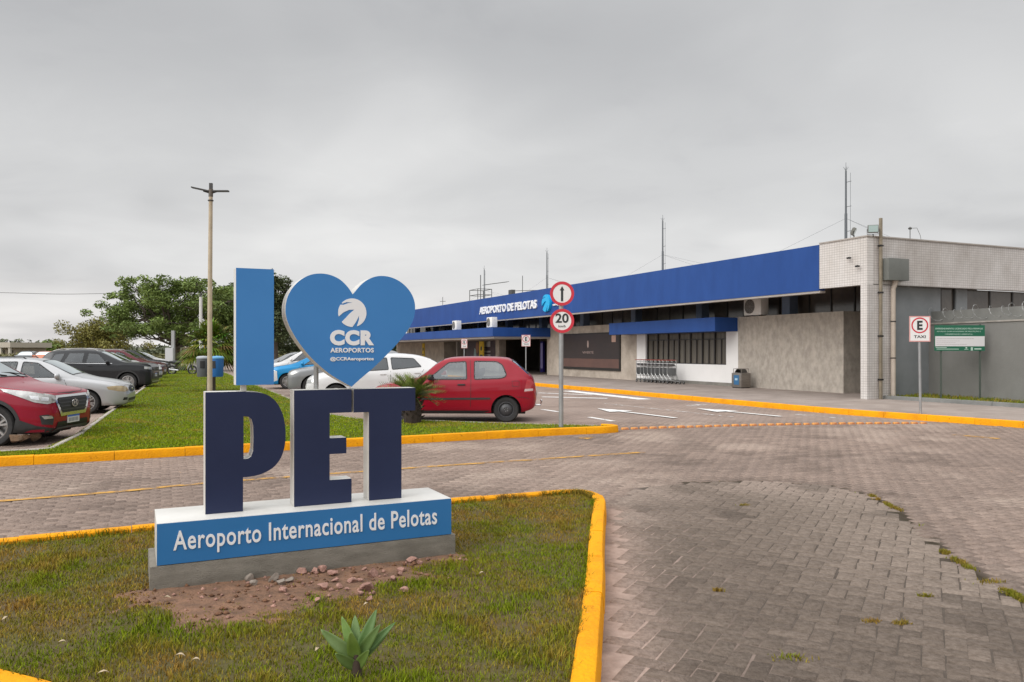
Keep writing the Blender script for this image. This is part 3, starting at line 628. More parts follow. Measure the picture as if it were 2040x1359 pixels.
for (x_, z0_) in ((sp(478, 770)[0]+.03, ib),):
    sl(MB().box(x_-.018, x_+.018, .215, .255, zt-.001, z0_+.002)).build('support_post', M_alu, sign)
xq = sp(640, 745)[0]
sl(MB().tube([(xq, .335, zt-.02), (xq, .335, 1.62)], .017, 10)).build('support_post', M_steel, sign)
# emblem and words on the heart
def arc(a0, a1, n): return [(math.cos(R(a0+(a1-a0)*k/n)), math.sin(R(a0+(a1-a0)*k/n))) for k in range(n+1)]
EMB = arc(-71.5, 139, 44) + [(-.70, .62), (-.42, .73), (.02, .71), (-.30, .66), (-.62, .54)] + arc(147, 196, 10) + [(-.62, .02), (-.22, .20), (.13, .22), (-.24, -.11), (-.50, -.40)] + arc(221, 270, 10) + [(.20, -.72), (.33, -.50), (.46, -.2), (.47, -.45), (.40, -.70)]
ec = sp(620+655/7.994, 570+425/7.994); er = .5*(sp(620+880/7.994, 623)[0]-sp(620+430/7.994, 623)[0])
sl(MB().prism([(x*er, y*er) for x, y in EMB], [], (ec[0], .1645, ec[1]), (1, 0, 0), (0, 0, 1), (0, -.002, 0))).build('emblem', M_white, heart)
def hword(s, x0, x1, y0, y1, bold, sp_=1.0):
    a = sp(620+x0/7.994, 570+y1/7.994); b = sp(620+x1/7.994, 570+y0/7.994)
    put_text('lettering', s, (a[0], .1645, a[1]+Z), (1, 0, 0), (0, 0, 1), b[0]-a[0], b[1]-a[1], M_white, heart, .003, bold, sp_)
hword('CCR', 298, 1000, 705, 945, .062, 1.12); hword('AEROPORTOS', 302, 995, 985, 1060, .03, 1.05); hword('@CCRAeroportos', 302, 995, 1128, 1202, .03)
# broken stones on the bare soil
M_rock = mat('pink_stone', (0.40, 0.225, 0.175), .9, col2=(0.24, 0.13, 0.10), scale=14, detail=8, bump=.8, bscale=50)
M_rockg = mat('grey_stone', (0.27, 0.225, 0.185), .9, col2=(0.16, 0.13, 0.105), scale=7, detail=8, bump=.6, bscale=30)
def rock(p, r, material, seed, label, group, flat=.6):
    rn = random.Random(seed); bm = bmesh.new(); bmesh.ops.create_icosphere(bm, subdivisions=3, radius=1)
    for v in bm.verts: v.co *= 1 + rn.uniform(-.03, .03)
    for _ in range(9):
        n = Vector((rn.uniform(-1, 1), rn.uniform(-1, 1), rn.uniform(-1, 1))).normalized(); d = rn.uniform(.36, .72)
        for v in bm.verts:
            k = v.co.dot(n)-d
            if k > 0: v.co -= n*k
    for v in bm.verts: v.co = Vector((v.co.x*r*rn.uniform(.99, 1.01), v.co.y*r*.8, v.co.z*r*flat))
    me = bpy.data.meshes.new('broken_stone'); bm.to_mesh(me); bm.free(); me.polygons.foreach_set('use_smooth', [True]*len(me.polygons)); me.set_sharp_from_angle(angle=R(10)); r = r*1.0
    o = link('broken_stone', me, material); o.location = (p.x, p.y, .112+r*flat*.5); o.rotation_euler = (rn.uniform(-.3, .3), rn.uniform(-.3, .3), rn.uniform(0, 6)); return tag(o, label, 'stone', group)
def c6(x, y): return (560+x/4.87, 1080+y/4.87)
gpink = 'pinkish stones scattered before the plinth'; lpink = 'broken pinkish stone among those scattered on bare soil before the sign plinth'
for i, (x, y, w) in enumerate([(215, 310, 105), (330, 310, 90), (395, 300, 100), (505, 330, 90), (885, 340, 130), (810, 290, 60), (685, 405, 95), (570, 460, 80), (410, 470, 120), (525, 400, 60), (760, 400, 55), (1165, 300, 70), (1155, 335, 60), (1080, 385, 70), (860, 580, 70), (770, 520, 60), (640, 480, 45), (350, 590, 60), (20, 500, 90), (1350, 220, 60), (900, 515, 55)]):
    p = gp(*c6(x, y), .1); rock(p, w/4.87*p.y/F*.66, M_rock, 100+i, lpink, gpink)
for (x, y, w, l) in [(1190, 500, 105, 'lone pinkish stone lying on grass to the right of the scattered stones'), (1270, 205, 100, 'pale flat stone touching the plinth foot, rightmost of the stones'), (850, 480, 150, 'broad flat pinkish stone lying lowest among the scattered stones')]:
    p = gp(*c6(x, y), .1); rock(p, w/4.87*p.y/F*.66, M_rock, int(x), l, gpink, .5)
for i, (x, y, w) in enumerate([(482, 1155, 15), (500, 1158, 24), (508, 1168, 18), (545, 1160, 26), (560, 1168, 22), (575, 1163, 18)]):
    p = gp(x, y, .1); rock(p, w*p.y/F*.62, M_rockg, 300+i, 'greyish broken stone in the cluster left of the pink stones by the plinth', 'grey stones by the plinth')
M_leaf_dry = mat('dry_leaf', (0.42, 0.33, 0.22), .8)
for i, (x, y, a) in enumerate([(358, 1317, .1), (390, 1326, .2), (12, 1242, 1.2), (633, 1305, 1.1), (123, 1290, .4), (333, 1200, .1), (205, 1352, .5), (730, 1213, .7), (960, 1150, .3)]):
    p = gp(x, y, .1); mb = MB(); n_ = 7; rn = random.Random(i); Lf = rn.uniform(.035, .055); top = []
    for k in range(n_+1):
        t = k/n_; w = .010*math.sin(math.pi*min(max(t, .02), .98)); z = .020+.012*math.sin(math.pi*t)+rn.uniform(0, .003); top.append((Vector((t*Lf-Lf/2, -w, z+.004)), Vector((t*Lf-Lf/2, 0, z)), Vector((t*Lf-Lf/2, w, z+.004))))
    for k in range(n_):
        for q in (0, 1): mb.quad(top[k][q], top[k+1][q], top[k+1][q+1], top[k][q+1])
    o = mb.build('fallen_leaf', M_leaf_dry); o.location = (p.x, p.y, .1); o.rotation_euler = (0, 0, a+math.pi/2*0); tag(o, 'small curled dry leaf lying on the grass of the sign island', 'leaf', 'fallen leaves on the sign island')

# ================================================================== TERMINAL BUILDING
M_blue = mat('blue_cladding', (0.011, 0.053, 0.215), .5, col2=(0.016, 0.068, 0.262), scale=1.1, spec=.35, stretch=(1, 1, .35), detail=8, bump=.03, bscale=2)
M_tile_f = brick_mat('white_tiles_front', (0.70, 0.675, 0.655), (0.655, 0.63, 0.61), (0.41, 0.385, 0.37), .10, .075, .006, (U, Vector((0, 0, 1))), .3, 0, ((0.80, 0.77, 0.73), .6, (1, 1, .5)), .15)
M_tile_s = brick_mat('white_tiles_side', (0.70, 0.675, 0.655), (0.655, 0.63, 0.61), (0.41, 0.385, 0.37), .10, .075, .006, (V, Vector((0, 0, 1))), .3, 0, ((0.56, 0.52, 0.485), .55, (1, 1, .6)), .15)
M_stone = mat('split_granite', (0.50, 0.445, 0.38), .95, col2=(0.34, 0.30, 0.257), scale=5, detail=15, bump=1.0, bscale=45, contrast=(.34, .66), stretch=(1, 1, .7))
M_stone2 = mat('sawn_stone', (0.52, 0.45, 0.375), .95, col2=(0.35, 0.295, 0.24), scale=1.6, detail=12, bump=.5, bscale=14)
M_wht = mat('white_render', (0.82, 0.80, 0.775), .8, col2=(0.74, 0.72, 0.695), scale=.9, detail=9, contrast=(.45, .8))
M_grey = mat('grey_render', (0.215, 0.21, 0.195), .9, col2=(0.155, 0.15, 0.138), scale=.7, detail=10, bump=.2, bscale=20, contrast=(.3, .75))
M_greyb = mat('bluish_grey_render', (0.235, 0.245, 0.25), .85, col2=(0.18, 0.19, 0.195), scale=.8, detail=9)
M_col = mat('bluish_column', (0.12, 0.16, 0.235), .6, col2=(0.10, 0.135, 0.20), scale=2)
M_fr = mat('dark_frame', (0.018, 0.016, 0.015), .45)
M_dglass = mat('dark_window', (0.072, 0.063, 0.056), .14, col2=(0.115, 0.101, 0.087), scale=.9, spec=.5)
M_blind = mat('window_with_blinds', (0.095, 0.083, 0.068), .25, col2=(0.155, 0.138, 0.113), scale=1.1, stretch=(5, 5, .15), spec=.35)
M_soffit = mat('pale_soffit', (0.40, 0.36, 0.325), .8, col2=(0.32, 0.29, 0.26), scale=1)
M_roof = mat('roof_sheet', (0.3, 0.29, 0.275), .8)
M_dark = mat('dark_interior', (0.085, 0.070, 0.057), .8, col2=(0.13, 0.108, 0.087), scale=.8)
terminal = thing('terminal_building', 'long low airport terminal with blue fascia, stone walls and a tiled white corner', 'building', tuple(P0))
def bb(s0, s1, d0, d1, z0, z1, mb=None):
    mb = mb or MB(); mb.obox(U*s0+V*d0+Vector((0, 0, z0)), U*(s1-s0), V*(d1-d0), Vector((0, 0, z1-z0))); return mb
def part(name, mb, m_, parent=None, **k): return mb.build(name, m_, parent or terminal, **k)
SE = 58.0
blue = part('blue_fascia', bb(1.62, SE, -.02, .25, 3.5, 4.96), M_blue)
part('fascia_strip', bb(1.6, SE, .0, .24, 3.43, 3.497), M_soffit)
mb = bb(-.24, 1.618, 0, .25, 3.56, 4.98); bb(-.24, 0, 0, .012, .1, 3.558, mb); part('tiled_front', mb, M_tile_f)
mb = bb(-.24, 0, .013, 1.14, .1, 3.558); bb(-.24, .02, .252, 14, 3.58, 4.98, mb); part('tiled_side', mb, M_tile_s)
mb = bb(-.28, 1.6, -.03, .29, 4.981, 5.02); bb(-.28, .06, .291, 14, 4.981, 5.02, mb); part('parapet_cap', mb, M_soffit)
part('roof', bb(.03, SE, .26, 14, 4.4, 4.6), M_roof)
part('soffit', bb(.03, SE, .26, 3.2, 3.90, 3.95), M_soffit)
mb = bb(2.52, 7.868, 2.0, 3.02, .1, 2.93); bb(2.52, 3.3, 3.021, 5.2, .1, 2.93, mb); part('stone_wall', mb, M_stone)
part('wall', bb(.15, 2.52, 5.2, 5.4, .1, 3.895), M_greyb)
mb = bb(7.87, 8.61, 2.012, 3.0, .1, 2.92); bb(14.5, 15.25, 2.012, 3.0, .1, 2.92, mb); bb(8.612, 14.498, 2.012, 3.0, .1, 1.0, mb); bb(8.612, 14.498, 2.012, 3.0, 2.38, 2.92, mb); part('white_wall', mb, M_wht)
part('skirting', bb(7.872, 15.25, 1.985, 2.011, .1, .27), M_conc)
win = part('window', bb(8.613, 14.497, 2.16, 2.19, 1.001, 2.379), M_blind)
mb = MB()
for k in range(8):
    s = 8.64+k*(14.47-8.64)/7; bb(s-.03, s+.03, 2.10, 2.158, 1.03, 2.35, mb)
bb(8.613, 14.497, 2.095, 2.158, 1.001, 1.03, mb); bb(8.613, 14.497, 2.095, 2.158, 2.351, 2.379, mb)
for k in range(7):
    a = 8.64+k*(14.47-8.64)/7; bb(a+.031, a+5.83/7-.031, 2.105, 2.158, 2.05, 2.09, mb)
    bb(a+.40, a+.43, 2.12, 2.158, 1.031, 2.049, mb)
part('window_frame', mb, M_fr, win)
mb = bb(15.252, 24.5, 2.0, 3.02, .1, 2.93); bb(24.5, 25.0, 2.0, 6.4, .1, 2.93, mb); part('stone_wall', mb, M_stone2)
part('stone_wall', bb(43.8, SE, 2.0, 3.02, .1, 2.93), M_stone2)
part('stone_wall', bb(43.8, 44.2, 3.03, 6.4, .1, 2.93), M_stone2)
part('canopy', bb(7.89, 15.95, .87, 1.998, 2.36, 2.91), M_blue)
cn = part('canopy', bb(24.52, SE, -1.72, 1.998, 2.40, 2.92), M_blue)
part('canopy_soffit', bb(24.60, SE, -1.62, 1.99, 2.29, 2.399), M_soffit, cn)
# clerestory band
for k in range(-1, 10):
    a0, a1 = max(.84, 5.6+5.25*k), min(SE, 5.6+5.25*(k+1)); lo = 2.931
    cl = part('clerestory_window', bb(a0, a1-.004, 3.06 if k >= 0 else 2.99, 3.12 if k >= 0 else 3.03, lo, 3.895), M_dglass); mb = bb(a0, a1-.004, 3.02 if k >= 0 else 2.95, 3.055 if k >= 0 else 2.985, lo, lo+.03)
    for s in np.arange(a0+1.05, a1-.3, 1.05): bb(s-.025, s+.025, 3.025 if k >= 0 else 2.955, 3.058 if k >= 0 else 2.988, lo+.031, 3.894, mb)
    part('window_frame', mb, M_fr, cl)
for k in range(10):
    s = 5.6+5.25*k; part('column', bb(s-.2, s+.2, 2.35, 2.75, 2.931, 3.897), M_col)
# entrance recess below the long canopy
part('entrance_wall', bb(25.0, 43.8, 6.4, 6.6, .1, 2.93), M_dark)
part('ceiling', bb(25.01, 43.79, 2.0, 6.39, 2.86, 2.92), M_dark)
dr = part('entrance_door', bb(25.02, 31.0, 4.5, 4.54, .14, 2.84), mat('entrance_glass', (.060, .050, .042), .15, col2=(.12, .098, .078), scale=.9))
mb = MB(); [bb(s-.04, s+.04, 4.44, 4.498, .14, 2.84, mb) for s in (25.1, 26.6, 28.1, 29.6, 30.96)]; bb(25.14, 30.92, 4.45, 4.498, 2.2, 2.28, mb); part('door_frame', mb, mat('door_frame_metal', (.10, .085, .07), .5), dr)
part('column', bb(32.3, 32.95, 2.0, 2.5, .1, 2.86), M_stone2)
part('column', bb(41.2, 41.45, 2.2, 2.45, .1, 2.86), M_soffit)
part('wall', bb(32.96, 39.6, 2.35, 2.45, .1, 1.05), M_stone2)
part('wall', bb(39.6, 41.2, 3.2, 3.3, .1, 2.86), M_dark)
# end wall (towards the eye)
mb = bb(.10, .14, 1.14, 3.60, .1, 3.578); bb(.10, .14, 3.602, 14, .1, 2.3, mb); bb(.06, .13, 4.28, 4.80, 2.301, 3.578, mb); part('end_wall', mb, M_greyb)
we = part('window', bb(.145, .17, 3.61, 14, 2.301, 3.578), M_dglass)
mb = MB(); [bb(.115, .144, d-.03, d+.03, 2.302, 3.577, mb) for d in (3.64, 4.25, 6.0, 7.15, 8.3, 9.45, 10.6, 11.8)]; part('window_frame', mb, M_fr, we)
# roof-edge drain box and its pipe, standing at the corner
M_box = mat('grey_sheet_box', (0.165, 0.17, 0.155), .7, col2=(0.125, 0.13, 0.118), scale=1.2, detail=9)
M_pipe = mat('beige_pipe', (0.47, 0.40, 0.335), .55, col2=(0.37, 0.31, 0.25), scale=1.5, detail=9)
pipe = thing('rain_pipe', 'beige rain pipe with a grey collector box at the tiled corner of the terminal', 'drainpipe', tuple(tp(-.34, .965, .1)))
dl = lambda s, d, z: U*(s+.34)+V*(d-.965)+Vector((0, 0, z-.1))
MB().tube([dl(-.34, .965, .1), dl(-.34, .965, 3.45), dl(-.36, 1.0, 3.58), dl(-.37, 1.02, 3.70)], [.072, .072, .082, .09], 16).build('pipe', M_pipe, pipe, smooth=40)
mb = MB(); [mb.lathe([(.074, 0), (.081, .005), (.081, .03), (.074, .035)], dl(-.34, .965, z), (0, 0, 1), 18) for z in (1.35, 2.45)]; mb.build('pipe_collar', M_fr, pipe, smooth=40)
MB().obox(dl(-.245, .56, 3.69), U*-.28, V*.86, Vector((0, 0, .66))).build('collector_box', M_box, pipe, bevel=.012)
M_rust = mat('weathered_post', (0.27, 0.225, 0.165), .8, col2=(0.18, 0.15, 0.105), scale=3, bump=.2)
post = thing('floodlight_post', 'brown metal post fixed to the tiled corner, rising above the roof edge', 'post', tuple(tp(-.30, .48, .1)))
pq = lambda s, d, z: U*s+V*d+Vector((0, 0, z))
MB().obox(pq(-.05, -.04, 0), U*.075, V*.075, Vector((0, 0, 5.45))).build('post_shaft', M_rust, post, bevel=.008)
mb = MB(); [mb.obox(pq(-.055, -.06, z), U*.1, V*.13, Vector((0, 0, .05))) for z in (.6, 1.9, 3.2, 4.6)]; mb.build('clamp', M_fr, post)
def flood(loc, rz, tilt, label, s=1.0):
    t = thing('floodlight', label, 'floodlight', loc, rz, None); M_ = Matrix.Rotation(tilt, 4, 'X')
    def rot(mb): mb.v = [M_ @ v + Vector((0, 0, .22*s)) for v in mb.v]; return mb
    rot(MB().box(-.19*s, .19*s, -.05*s, .06*s, -.15*s, .15*s)).build('housing', mat('flood_housing', (.14, .14, .125), .6), t, bevel=.015*s)
    rot(MB().box(-.165*s, .165*s, -.058*s, -.052*s, -.125*s, .125*s)).build('lamp_glass', mat('flood_glass', (.30, .38, .36), .15), t)
    mb = MB(); mb.tube([(-.21*s, 0, .22*s), (-.21*s, 0, .02*s), (.21*s, 0, .02*s), (.21*s, 0, .22*s)], .012*s, 6); mb.cyl((0, 0, -.06), (0, 0, .02*s), .02*s, 8); mb.build('bracket', M_fr, t)
    mb = MB(); [rot(MB()) for _ in ()]; [mb.box(-.17*s+k*.05*s, -.16*s+k*.05*s, .062*s, .085*s, -.12*s, .12*s) for k in range(7)]; rot(mb).build('cooling_fin', mat('flood_housing', (.14, .14, .125), .6), t)
    return t
az = math.atan2(-V.y, -V.x)
flood(tuple(tp(-.28, .20, 5.04)), R(-16), R(-4), 'square floodlight facing forward beside the brown post on the tiled corner', .78)
flood(tuple(tp(.36, .12, 5.05)), R(62), R(24), 'tilted dark floodlight alone on the roof edge left of the brown post', .75)
# wall cameras on the tiled corner
for (s, d, z, l) in ((.42, -.06, 4.44, 'small dark camera arm on the tiled fascia, the higher of the two'), (.10, -.06, 4.16, 'small dark camera arm on the tiled fascia, the lower of the two')):
    t = thing('wall_camera', l, 'camera', tuple(tp(s, d, z))); MB().tube([V*.055, V*-.06+Vector((0, 0, -.03))], .012, 6).build('bracket', M_fr, t)
    MB().obox(V*-.08+U*-.02+Vector((0, 0, -.07)), U*-.14, V*.05, Vector((0, 0, .05))).build('camera_body', M_fr, t, bevel=.008)
# fascia lettering and emblem
M_sgnw = mat('sign_white', (0.80, 0.80, 0.80), .4); M_cyan = mat('cyan_disc', (0.01, 0.40, 0.74), .3)
def fascia_word(s, s_far, s_near, z0, z1, bold, depth=.12, sp_=1.0):
    o = tp(s_far, -.021, z0)-P0; return put_text('fascia_lettering', s, o, -U, Vector((0, 0, 1)), s_far-s_near, z1-z0, M_sgnw, blue, depth, bold, sp_)
fascia_word('AEROPORTO DE PELOTAS', 30.75, 22.15, 3.94, 4.42, .032, .07, 1.0)
MB().prism([(x*.47, y*.47) for x, y in EMB], [], tp(20.85, -.021, 4.15)-P0, -U, Vector((0, 0, 1)), -V*.14).build('fascia_emblem', M_cyan, blue)
MB().lathe([(.45, 0), (.45, .03), (.0, .03)], tp(20.85, -.021, 4.15)-P0, -V, 40).build('fascia_emblem_disc', mat('cyan_dark', (.005, .22, .45), .3), blue)
fascia_word('CCR', 20.15, 18.75, 4.2, 4.58, .05, .07); fascia_word('aeroportos', 20.15, 18.75, 3.94, 4.08, .03, .07)
# billboard on the stone wall, banner, posters
M_bbd = mat('billboard_dark', (0.040, 0.029, 0.029), .4, col2=(0.032, 0.025, 0.026), scale=1); M_bbb = mat('billboard_band', (0.145, 0.075, 0.060), .45, col2=(0.115, 0.062, 0.052), scale=1.3)
bil = thing('wall_billboard', 'wide dark brown billboard with a small emblem on the sawn stone wall', 'billboard', tuple(tp(19.78, 1.99, .55)))
bl = lambda s, d, z: U*(s-19.78)+V*(d-1.99)+Vector((0, 0, z-.55))
def bx(s0, s1, d0, d1, z0, z1): return MB().obox(bl(s0, d0, z0), U*(s1-s0), V*(d1-d0), Vector((0, 0, z1-z0)))
bx(16.67, 22.9, 1.93, 1.998, .55, 2.53).build('board', M_fr, bil)
bx(16.76, 22.85, 1.925, 1.9285, 1.15, 2.46).build('dark_panel', M_bbd, bil); bx(16.76, 22.85, 1.925, 1.9285, .68, 1.147).build('brown_band', M_bbb, bil)
M_bbt = mat('billboard_print', (.36, .27, .24), .5); MB().prism([(.09*math.cos(t), .20*math.sin(t)) for t in np.linspace(0, 2*math.pi, 24, endpoint=False)], [], bl(19.9, 1.924, 1.93), -U, Vector((0, 0, 1)), -V*.004).build('emblem', M_bbt, bil)
put_text('lettering', 'VIVERTÉ', bl(20.5, 1.9235, 1.42), -U, Vector((0, 0, 1)), 1.2, .16, M_bbt, bil, .004, .0)
bx(17.05, 17.45, 1.922, 1.9245, 2.02, 2.36).build('notice', mat('notice_print', (.45, .28, .22), .5), bil)
M_yb = mat('yellow_banner', (0.74, 0.50, 0.02), .6)
def banner(s, d, w, z0, z1, label):
    t = thing('yellow_banner', label, 'banner', tuple(tp(s, d, z0))); MB().obox(U*(-w/2), U*w, V*.05, Vector((0, 0, z1-z0))).build('panel', M_yb, t)
    MB().prism([(.16*math.cos(a), .16*math.sin(a)) for a in np.linspace(0, 6.28, 20, endpoint=False)], [], V*-.002+Vector((0, 0, (z1-z0)*.62)), -U, Vector((0, 0, 1)), -V*.004).build('emblem', M_fr, t)
    MB().obox(V*-.004+U*(-w*.3)+Vector((0, 0, (z1-z0)*.2)), U*w*.6, V*-.003, Vector((0, 0, .12))).build('print_line', M_fr, t)
banner(35.6, 2.0, .85, .9, 2.24, 'yellow banner with a black emblem in front of the dark poster by the entrance')
banner(49.2, 1.93, .62, .9, 2.2, 'yellow panel on the far stone wall left of the entrance')
pos = thing('entrance_poster', 'dark purple advertising poster with pale and orange patches beside the entrance column', 'poster', tuple(tp(35.4, 2.3, 1.05)))
pb_ = lambda s0, s1, z0, z1, d0=0.0, t=.04: MB().obox(U*(s0-35.4)+V*d0+Vector((0, 0, z0-1.05)), U*(s1-s0), V*t, Vector((0, 0, z1-z0)))
pb_(33.0, 39.6, 1.06, 2.4).build('board', mat('poster_purple', (.030, .018, .036), .5, col2=(.075, .045, .06), scale=1.6), pos)
pb_(34.6, 36.2, 1.85, 2.25, -.006, .005).build('pale_panel', mat('poster_pale', (.42, .42, .42), .6), pos); pb_(34.6, 36.2, 1.45, 1.56, -.006, .005).build('pale_panel', mat('poster_pale', (.42, .42, .42), .6), pos); pb_(34.6, 36.2, 1.2, 1.3, -.006, .005).build('pale_panel', mat('poster_pale', (.42, .42, .42), .6), pos)
MB().prism([(.3*math.cos(a), .42*math.sin(a)) for a in np.linspace(0, 6.28, 20, endpoint=False)], [], U*1.75+V*-.002+Vector((0, 0, .75)), -U, Vector((0, 0, 1)), -V*.004).build('orange_patch', mat('poster_orange', (.30, .13, .07), .6), pos)
MB().prism([(-.3, -.35), (.28, -.35), (.15, .2), (-.1, .3)], [], U*2.2+V*-.002+Vector((0, 0, .42)), -U, Vector((0, 0, 1)), -V*.004).build('pale_patch', mat('poster_aqua', (.30, .42, .42), .6), pos)
tot = thing('light_totem', 'narrow display totem glowing violet inside the entrance doorway', 'display', tuple(tp(30.2, 4.2, .14)))
MB().obox(U*-.2, U*.4, V*.14, Vector((0, 0, 2.05))).build('totem_case', mat('violet_case', (.035, .025, .22), .4), tot); MB().obox(U*-.16+V*-.004+Vector((0, 0, .25)), U*.32, V*.003, Vector((0, 0, 1.7))).build('screen', mat('lilac_screen', (.25, .23, .38), .3, emit=((.35, .30, .62), .10)), tot)

# air conditioners
M_ac = mat('ac_white', (0.80, 0.78, 0.74), .5, col2=(.74, .72, .68), scale=3); M_acg = mat('ac_grille', (0.27, 0.26, 0.245), .6)
def ac_unit(s, d, z, label, first=[None]):
    if first[0] is None:
        t = thing('air_conditioner', label, 'air conditioner', tuple(tp(s, d, z)), 0, 'air conditioners under the fascia')
        MB().obox(U*-.42+V*-.17+Vector((0, 0, .04)), U*.84, V*.34, Vector((0, 0, .60))).build('casing', M_ac, t, bevel=.02)
        mb = MB(); c = V*-.174+U*.12+Vector((0, 0, .34)); mb.lathe([(.25, 0), (.25, .012), (.235, .012), (.235, 0)], c, -V, 28); [mb.lathe([(r, 0), (r, .008), (r-.014, .008), (r-.014, 0)], c, -V, 24) for r in (.2, .155, .11, .06)]; [mb.tube([c, c+(-U*math.cos(a)+Vector((0, 0, math.sin(a))))*.24], .006, 5) for a in np.linspace(0, 6.28, 9)[:-1]]
        mb.build('fan_grille', M_acg, t); MB().lathe([(.235, 0), (0, .001)], c-V*-.0006, -V, 24).build('fan_opening', mat('fan_dark', (.09, .085, .08), .8), t)
        mb = MB(); [mb.obox(U*q+V*-.15, U*.06, V*.3, Vector((0, 0, .04))) for q in (-.36, .3)]; mb.build('foot', M_fr, t); first[0] = t; t.scale = (1.15, 1.15, 1.15); return t
    c = copy_tree(first[0]); c.scale = (1, 1, 1); c.location = tp(s, d, z); tag(c, label, 'air conditioner', 'air conditioners under the fascia'); return c
ac_unit(7.05, 2.2, 2.93, 'white air conditioner on top of the rough stone wall near the tiled corner')
def s_at(px, d):                           # distance along the front where a sight line meets the plane d
    Q = P0+V*d; k = (px-CX)/F; return (k*Q.y-Q.x)/(U.x-k*U.y)
ac_unit(s_at(980, -1.2), -1.2, 2.921, 'white air conditioner above the entrance canopy, the one near its front corner')
ac_unit(s_at(910, -1.2), -1.2, 2.921, 'white air conditioner above the entrance canopy, the one farther along')
# masts with their down-conductors and stays
M_mast = mat('mast_steel', (0.13, 0.14, 0.15), .5, .4)
def mast(s, d, top, label):
    t = thing('lightning_mast', label, 'lightning mast', tuple(tp(s, d, 4.6)), 0, 'lightning masts on the terminal roof'); h = top-4.6
    MB().tube([(0, 0, 0), (0, 0, h*.55), (0, 0, h*.55), (0, 0, h)], [.055, .05, .038, .032], 8).build('pole', M_mast, t)
    mb = MB(); [mb.tube([(0, 0, h), (.09*math.cos(a), .09*math.sin(a), h+.14)], .006, 4) for a in (0, 1.57, 3.14, 4.71)]; mb.tube([(0, 0, h), (0, 0, h+.3)], .008, 4); mb.build('lightning_rod', M_mast, t)
    q = U*-.2; mb = MB(); mb.tube([q, q+Vector((0, 0, h*.97))], .007, 4); [mb.tube([Vector((0, 0, h*k)), q+U*-.04+Vector((0, 0, h*k))], .009, 4) for k in (.1, .36, .62, .88)]; mb.build('down_conductor', M_mast, t)
    mb = MB(); [mb.tube([Vector((0, 0, h*.5)), U*a+V*b+Vector((0, 0, .1))], .0045, 3) for a, b in ((6.5, 0), (-6.3 if s > 8 else -3.0, 0), (0, 6.5))]; mb.build('stay_wire', M_mast, t); return t
mast(3.35, 3.0, 7.95, 'tallest looking thin dark mast on the roof above the tiled corner'); mast(14.5, 3.0, 7.85, 'thin mast on the roof above the canopy over the white wall')
mast(27.0, 3.0, 7.75, 'thin mast rising just left of the round road signs'); mast(37.5, 3.0, 7.65, 'thin mast on the far roof above the white fascia lettering')
M_ant = mat('antenna_metal', (.09, .09, .085), .6, .3)
rp = thing('roof_platform', 'small railed antenna platform on the far end of the terminal roof', 'antenna platform', tuple(tp(42, 4.5, 4.6)))
mb = MB(); [mb.tube([U*a+V*b, U*a+V*b+Vector((0, 0, 1.9))], .03, 5) for a in (-.9, .9) for b in (-.6, .6)]; [mb.tube([U*-.9+V*b+Vector((0, 0, z)), U*.9+V*b+Vector((0, 0, z))], .025, 5) for b in (-.6, .6) for z in (1.0, 1.45, 1.9)]; [mb.tube([U*a+V*-.6+Vector((0, 0, z)), U*a+V*.6+Vector((0, 0, z))], .025, 5) for a in (-.9, .9) for z in (1.0, 1.45, 1.9)]; mb.build('railing', M_ant, rp)
mb = MB(); mb.tube([Vector((0, 0, 0)), Vector((0, 0, 3.1))], .035, 5); mb.tube([V*.3+Vector((0, 0, 2.3)), V*2.0+U*-.8+Vector((0, 0, 2.55))], .03, 5); [mb.tube([V*(.3+k*.34)+U*(-.16*k-.35)+Vector((0, 0, 2.3+.05*k)), V*(.3+k*.34)+U*(-.16*k+.35)+Vector((0, 0, 2.3+.05*k))], .022, 4) for k in range(6)]; mb.build('antenna', M_ant, rp)
for (s, d, k, l) in ((s_at(1041, 3), 3.0, 0, 'small cross shaped antenna on the roof behind the white fascia lettering'), (s_at(882, 4), 4.0, 1, 'thin small antenna on the far left end of the terminal roof'), (s_at(1016, 1.0), 1.0, 2, 'small box lamp on the roof edge above the white fascia lettering')):
    t = thing('roof_antenna', l, 'antenna', tuple(tp(s, d, 4.6)))
    if k == 2:
        MB().obox(U*-.25+Vector((0, 0, .5)), U*.5, V*.25, Vector((0, 0, .32))).build('box_lamp', M_ant, t); MB().cyl((0, 0, 0), (0, 0, .5), .03, 6).build('stem', M_ant, t)
    else:
        MB().cyl((0, 0, 0), (0, 0, 2.0 if k == 0 else 1.8), .025, 6).build('stem', M_ant, t); mb = MB(); [mb.tube([V*-a+U*a+Vector((0, 0, z)), V*a-U*a+Vector((0, 0, z))], .022, 4) for a, z in (((.7, 1.0), (.5, .8)) if k == 0 else ((.2, 1.4),))]; mb.build('crossarm', M_ant, t)
t = thing('roof_antenna', 'small wiry fitting on the end wall roof edge above the collector box', 'antenna', tuple(tp(0, 2.1, 5.0)))
mb = MB(); mb.tube([(0, 0, 0), (0, 0, .42)], .012, 5); mb.build('stem', M_ant, t); mb = MB(); mb.lathe([(.05, 0), (.06, .04), (0, .08)], (0, 0, .36), (0, 0, 1), 8); mb.tube([V*.1+Vector((0, 0, .4)), V*.3+Vector((0, 0, .42)), V*.45+Vector((0, 0, .2)), V*.5], .008, 4); mb.build('fitting', M_ant, t)

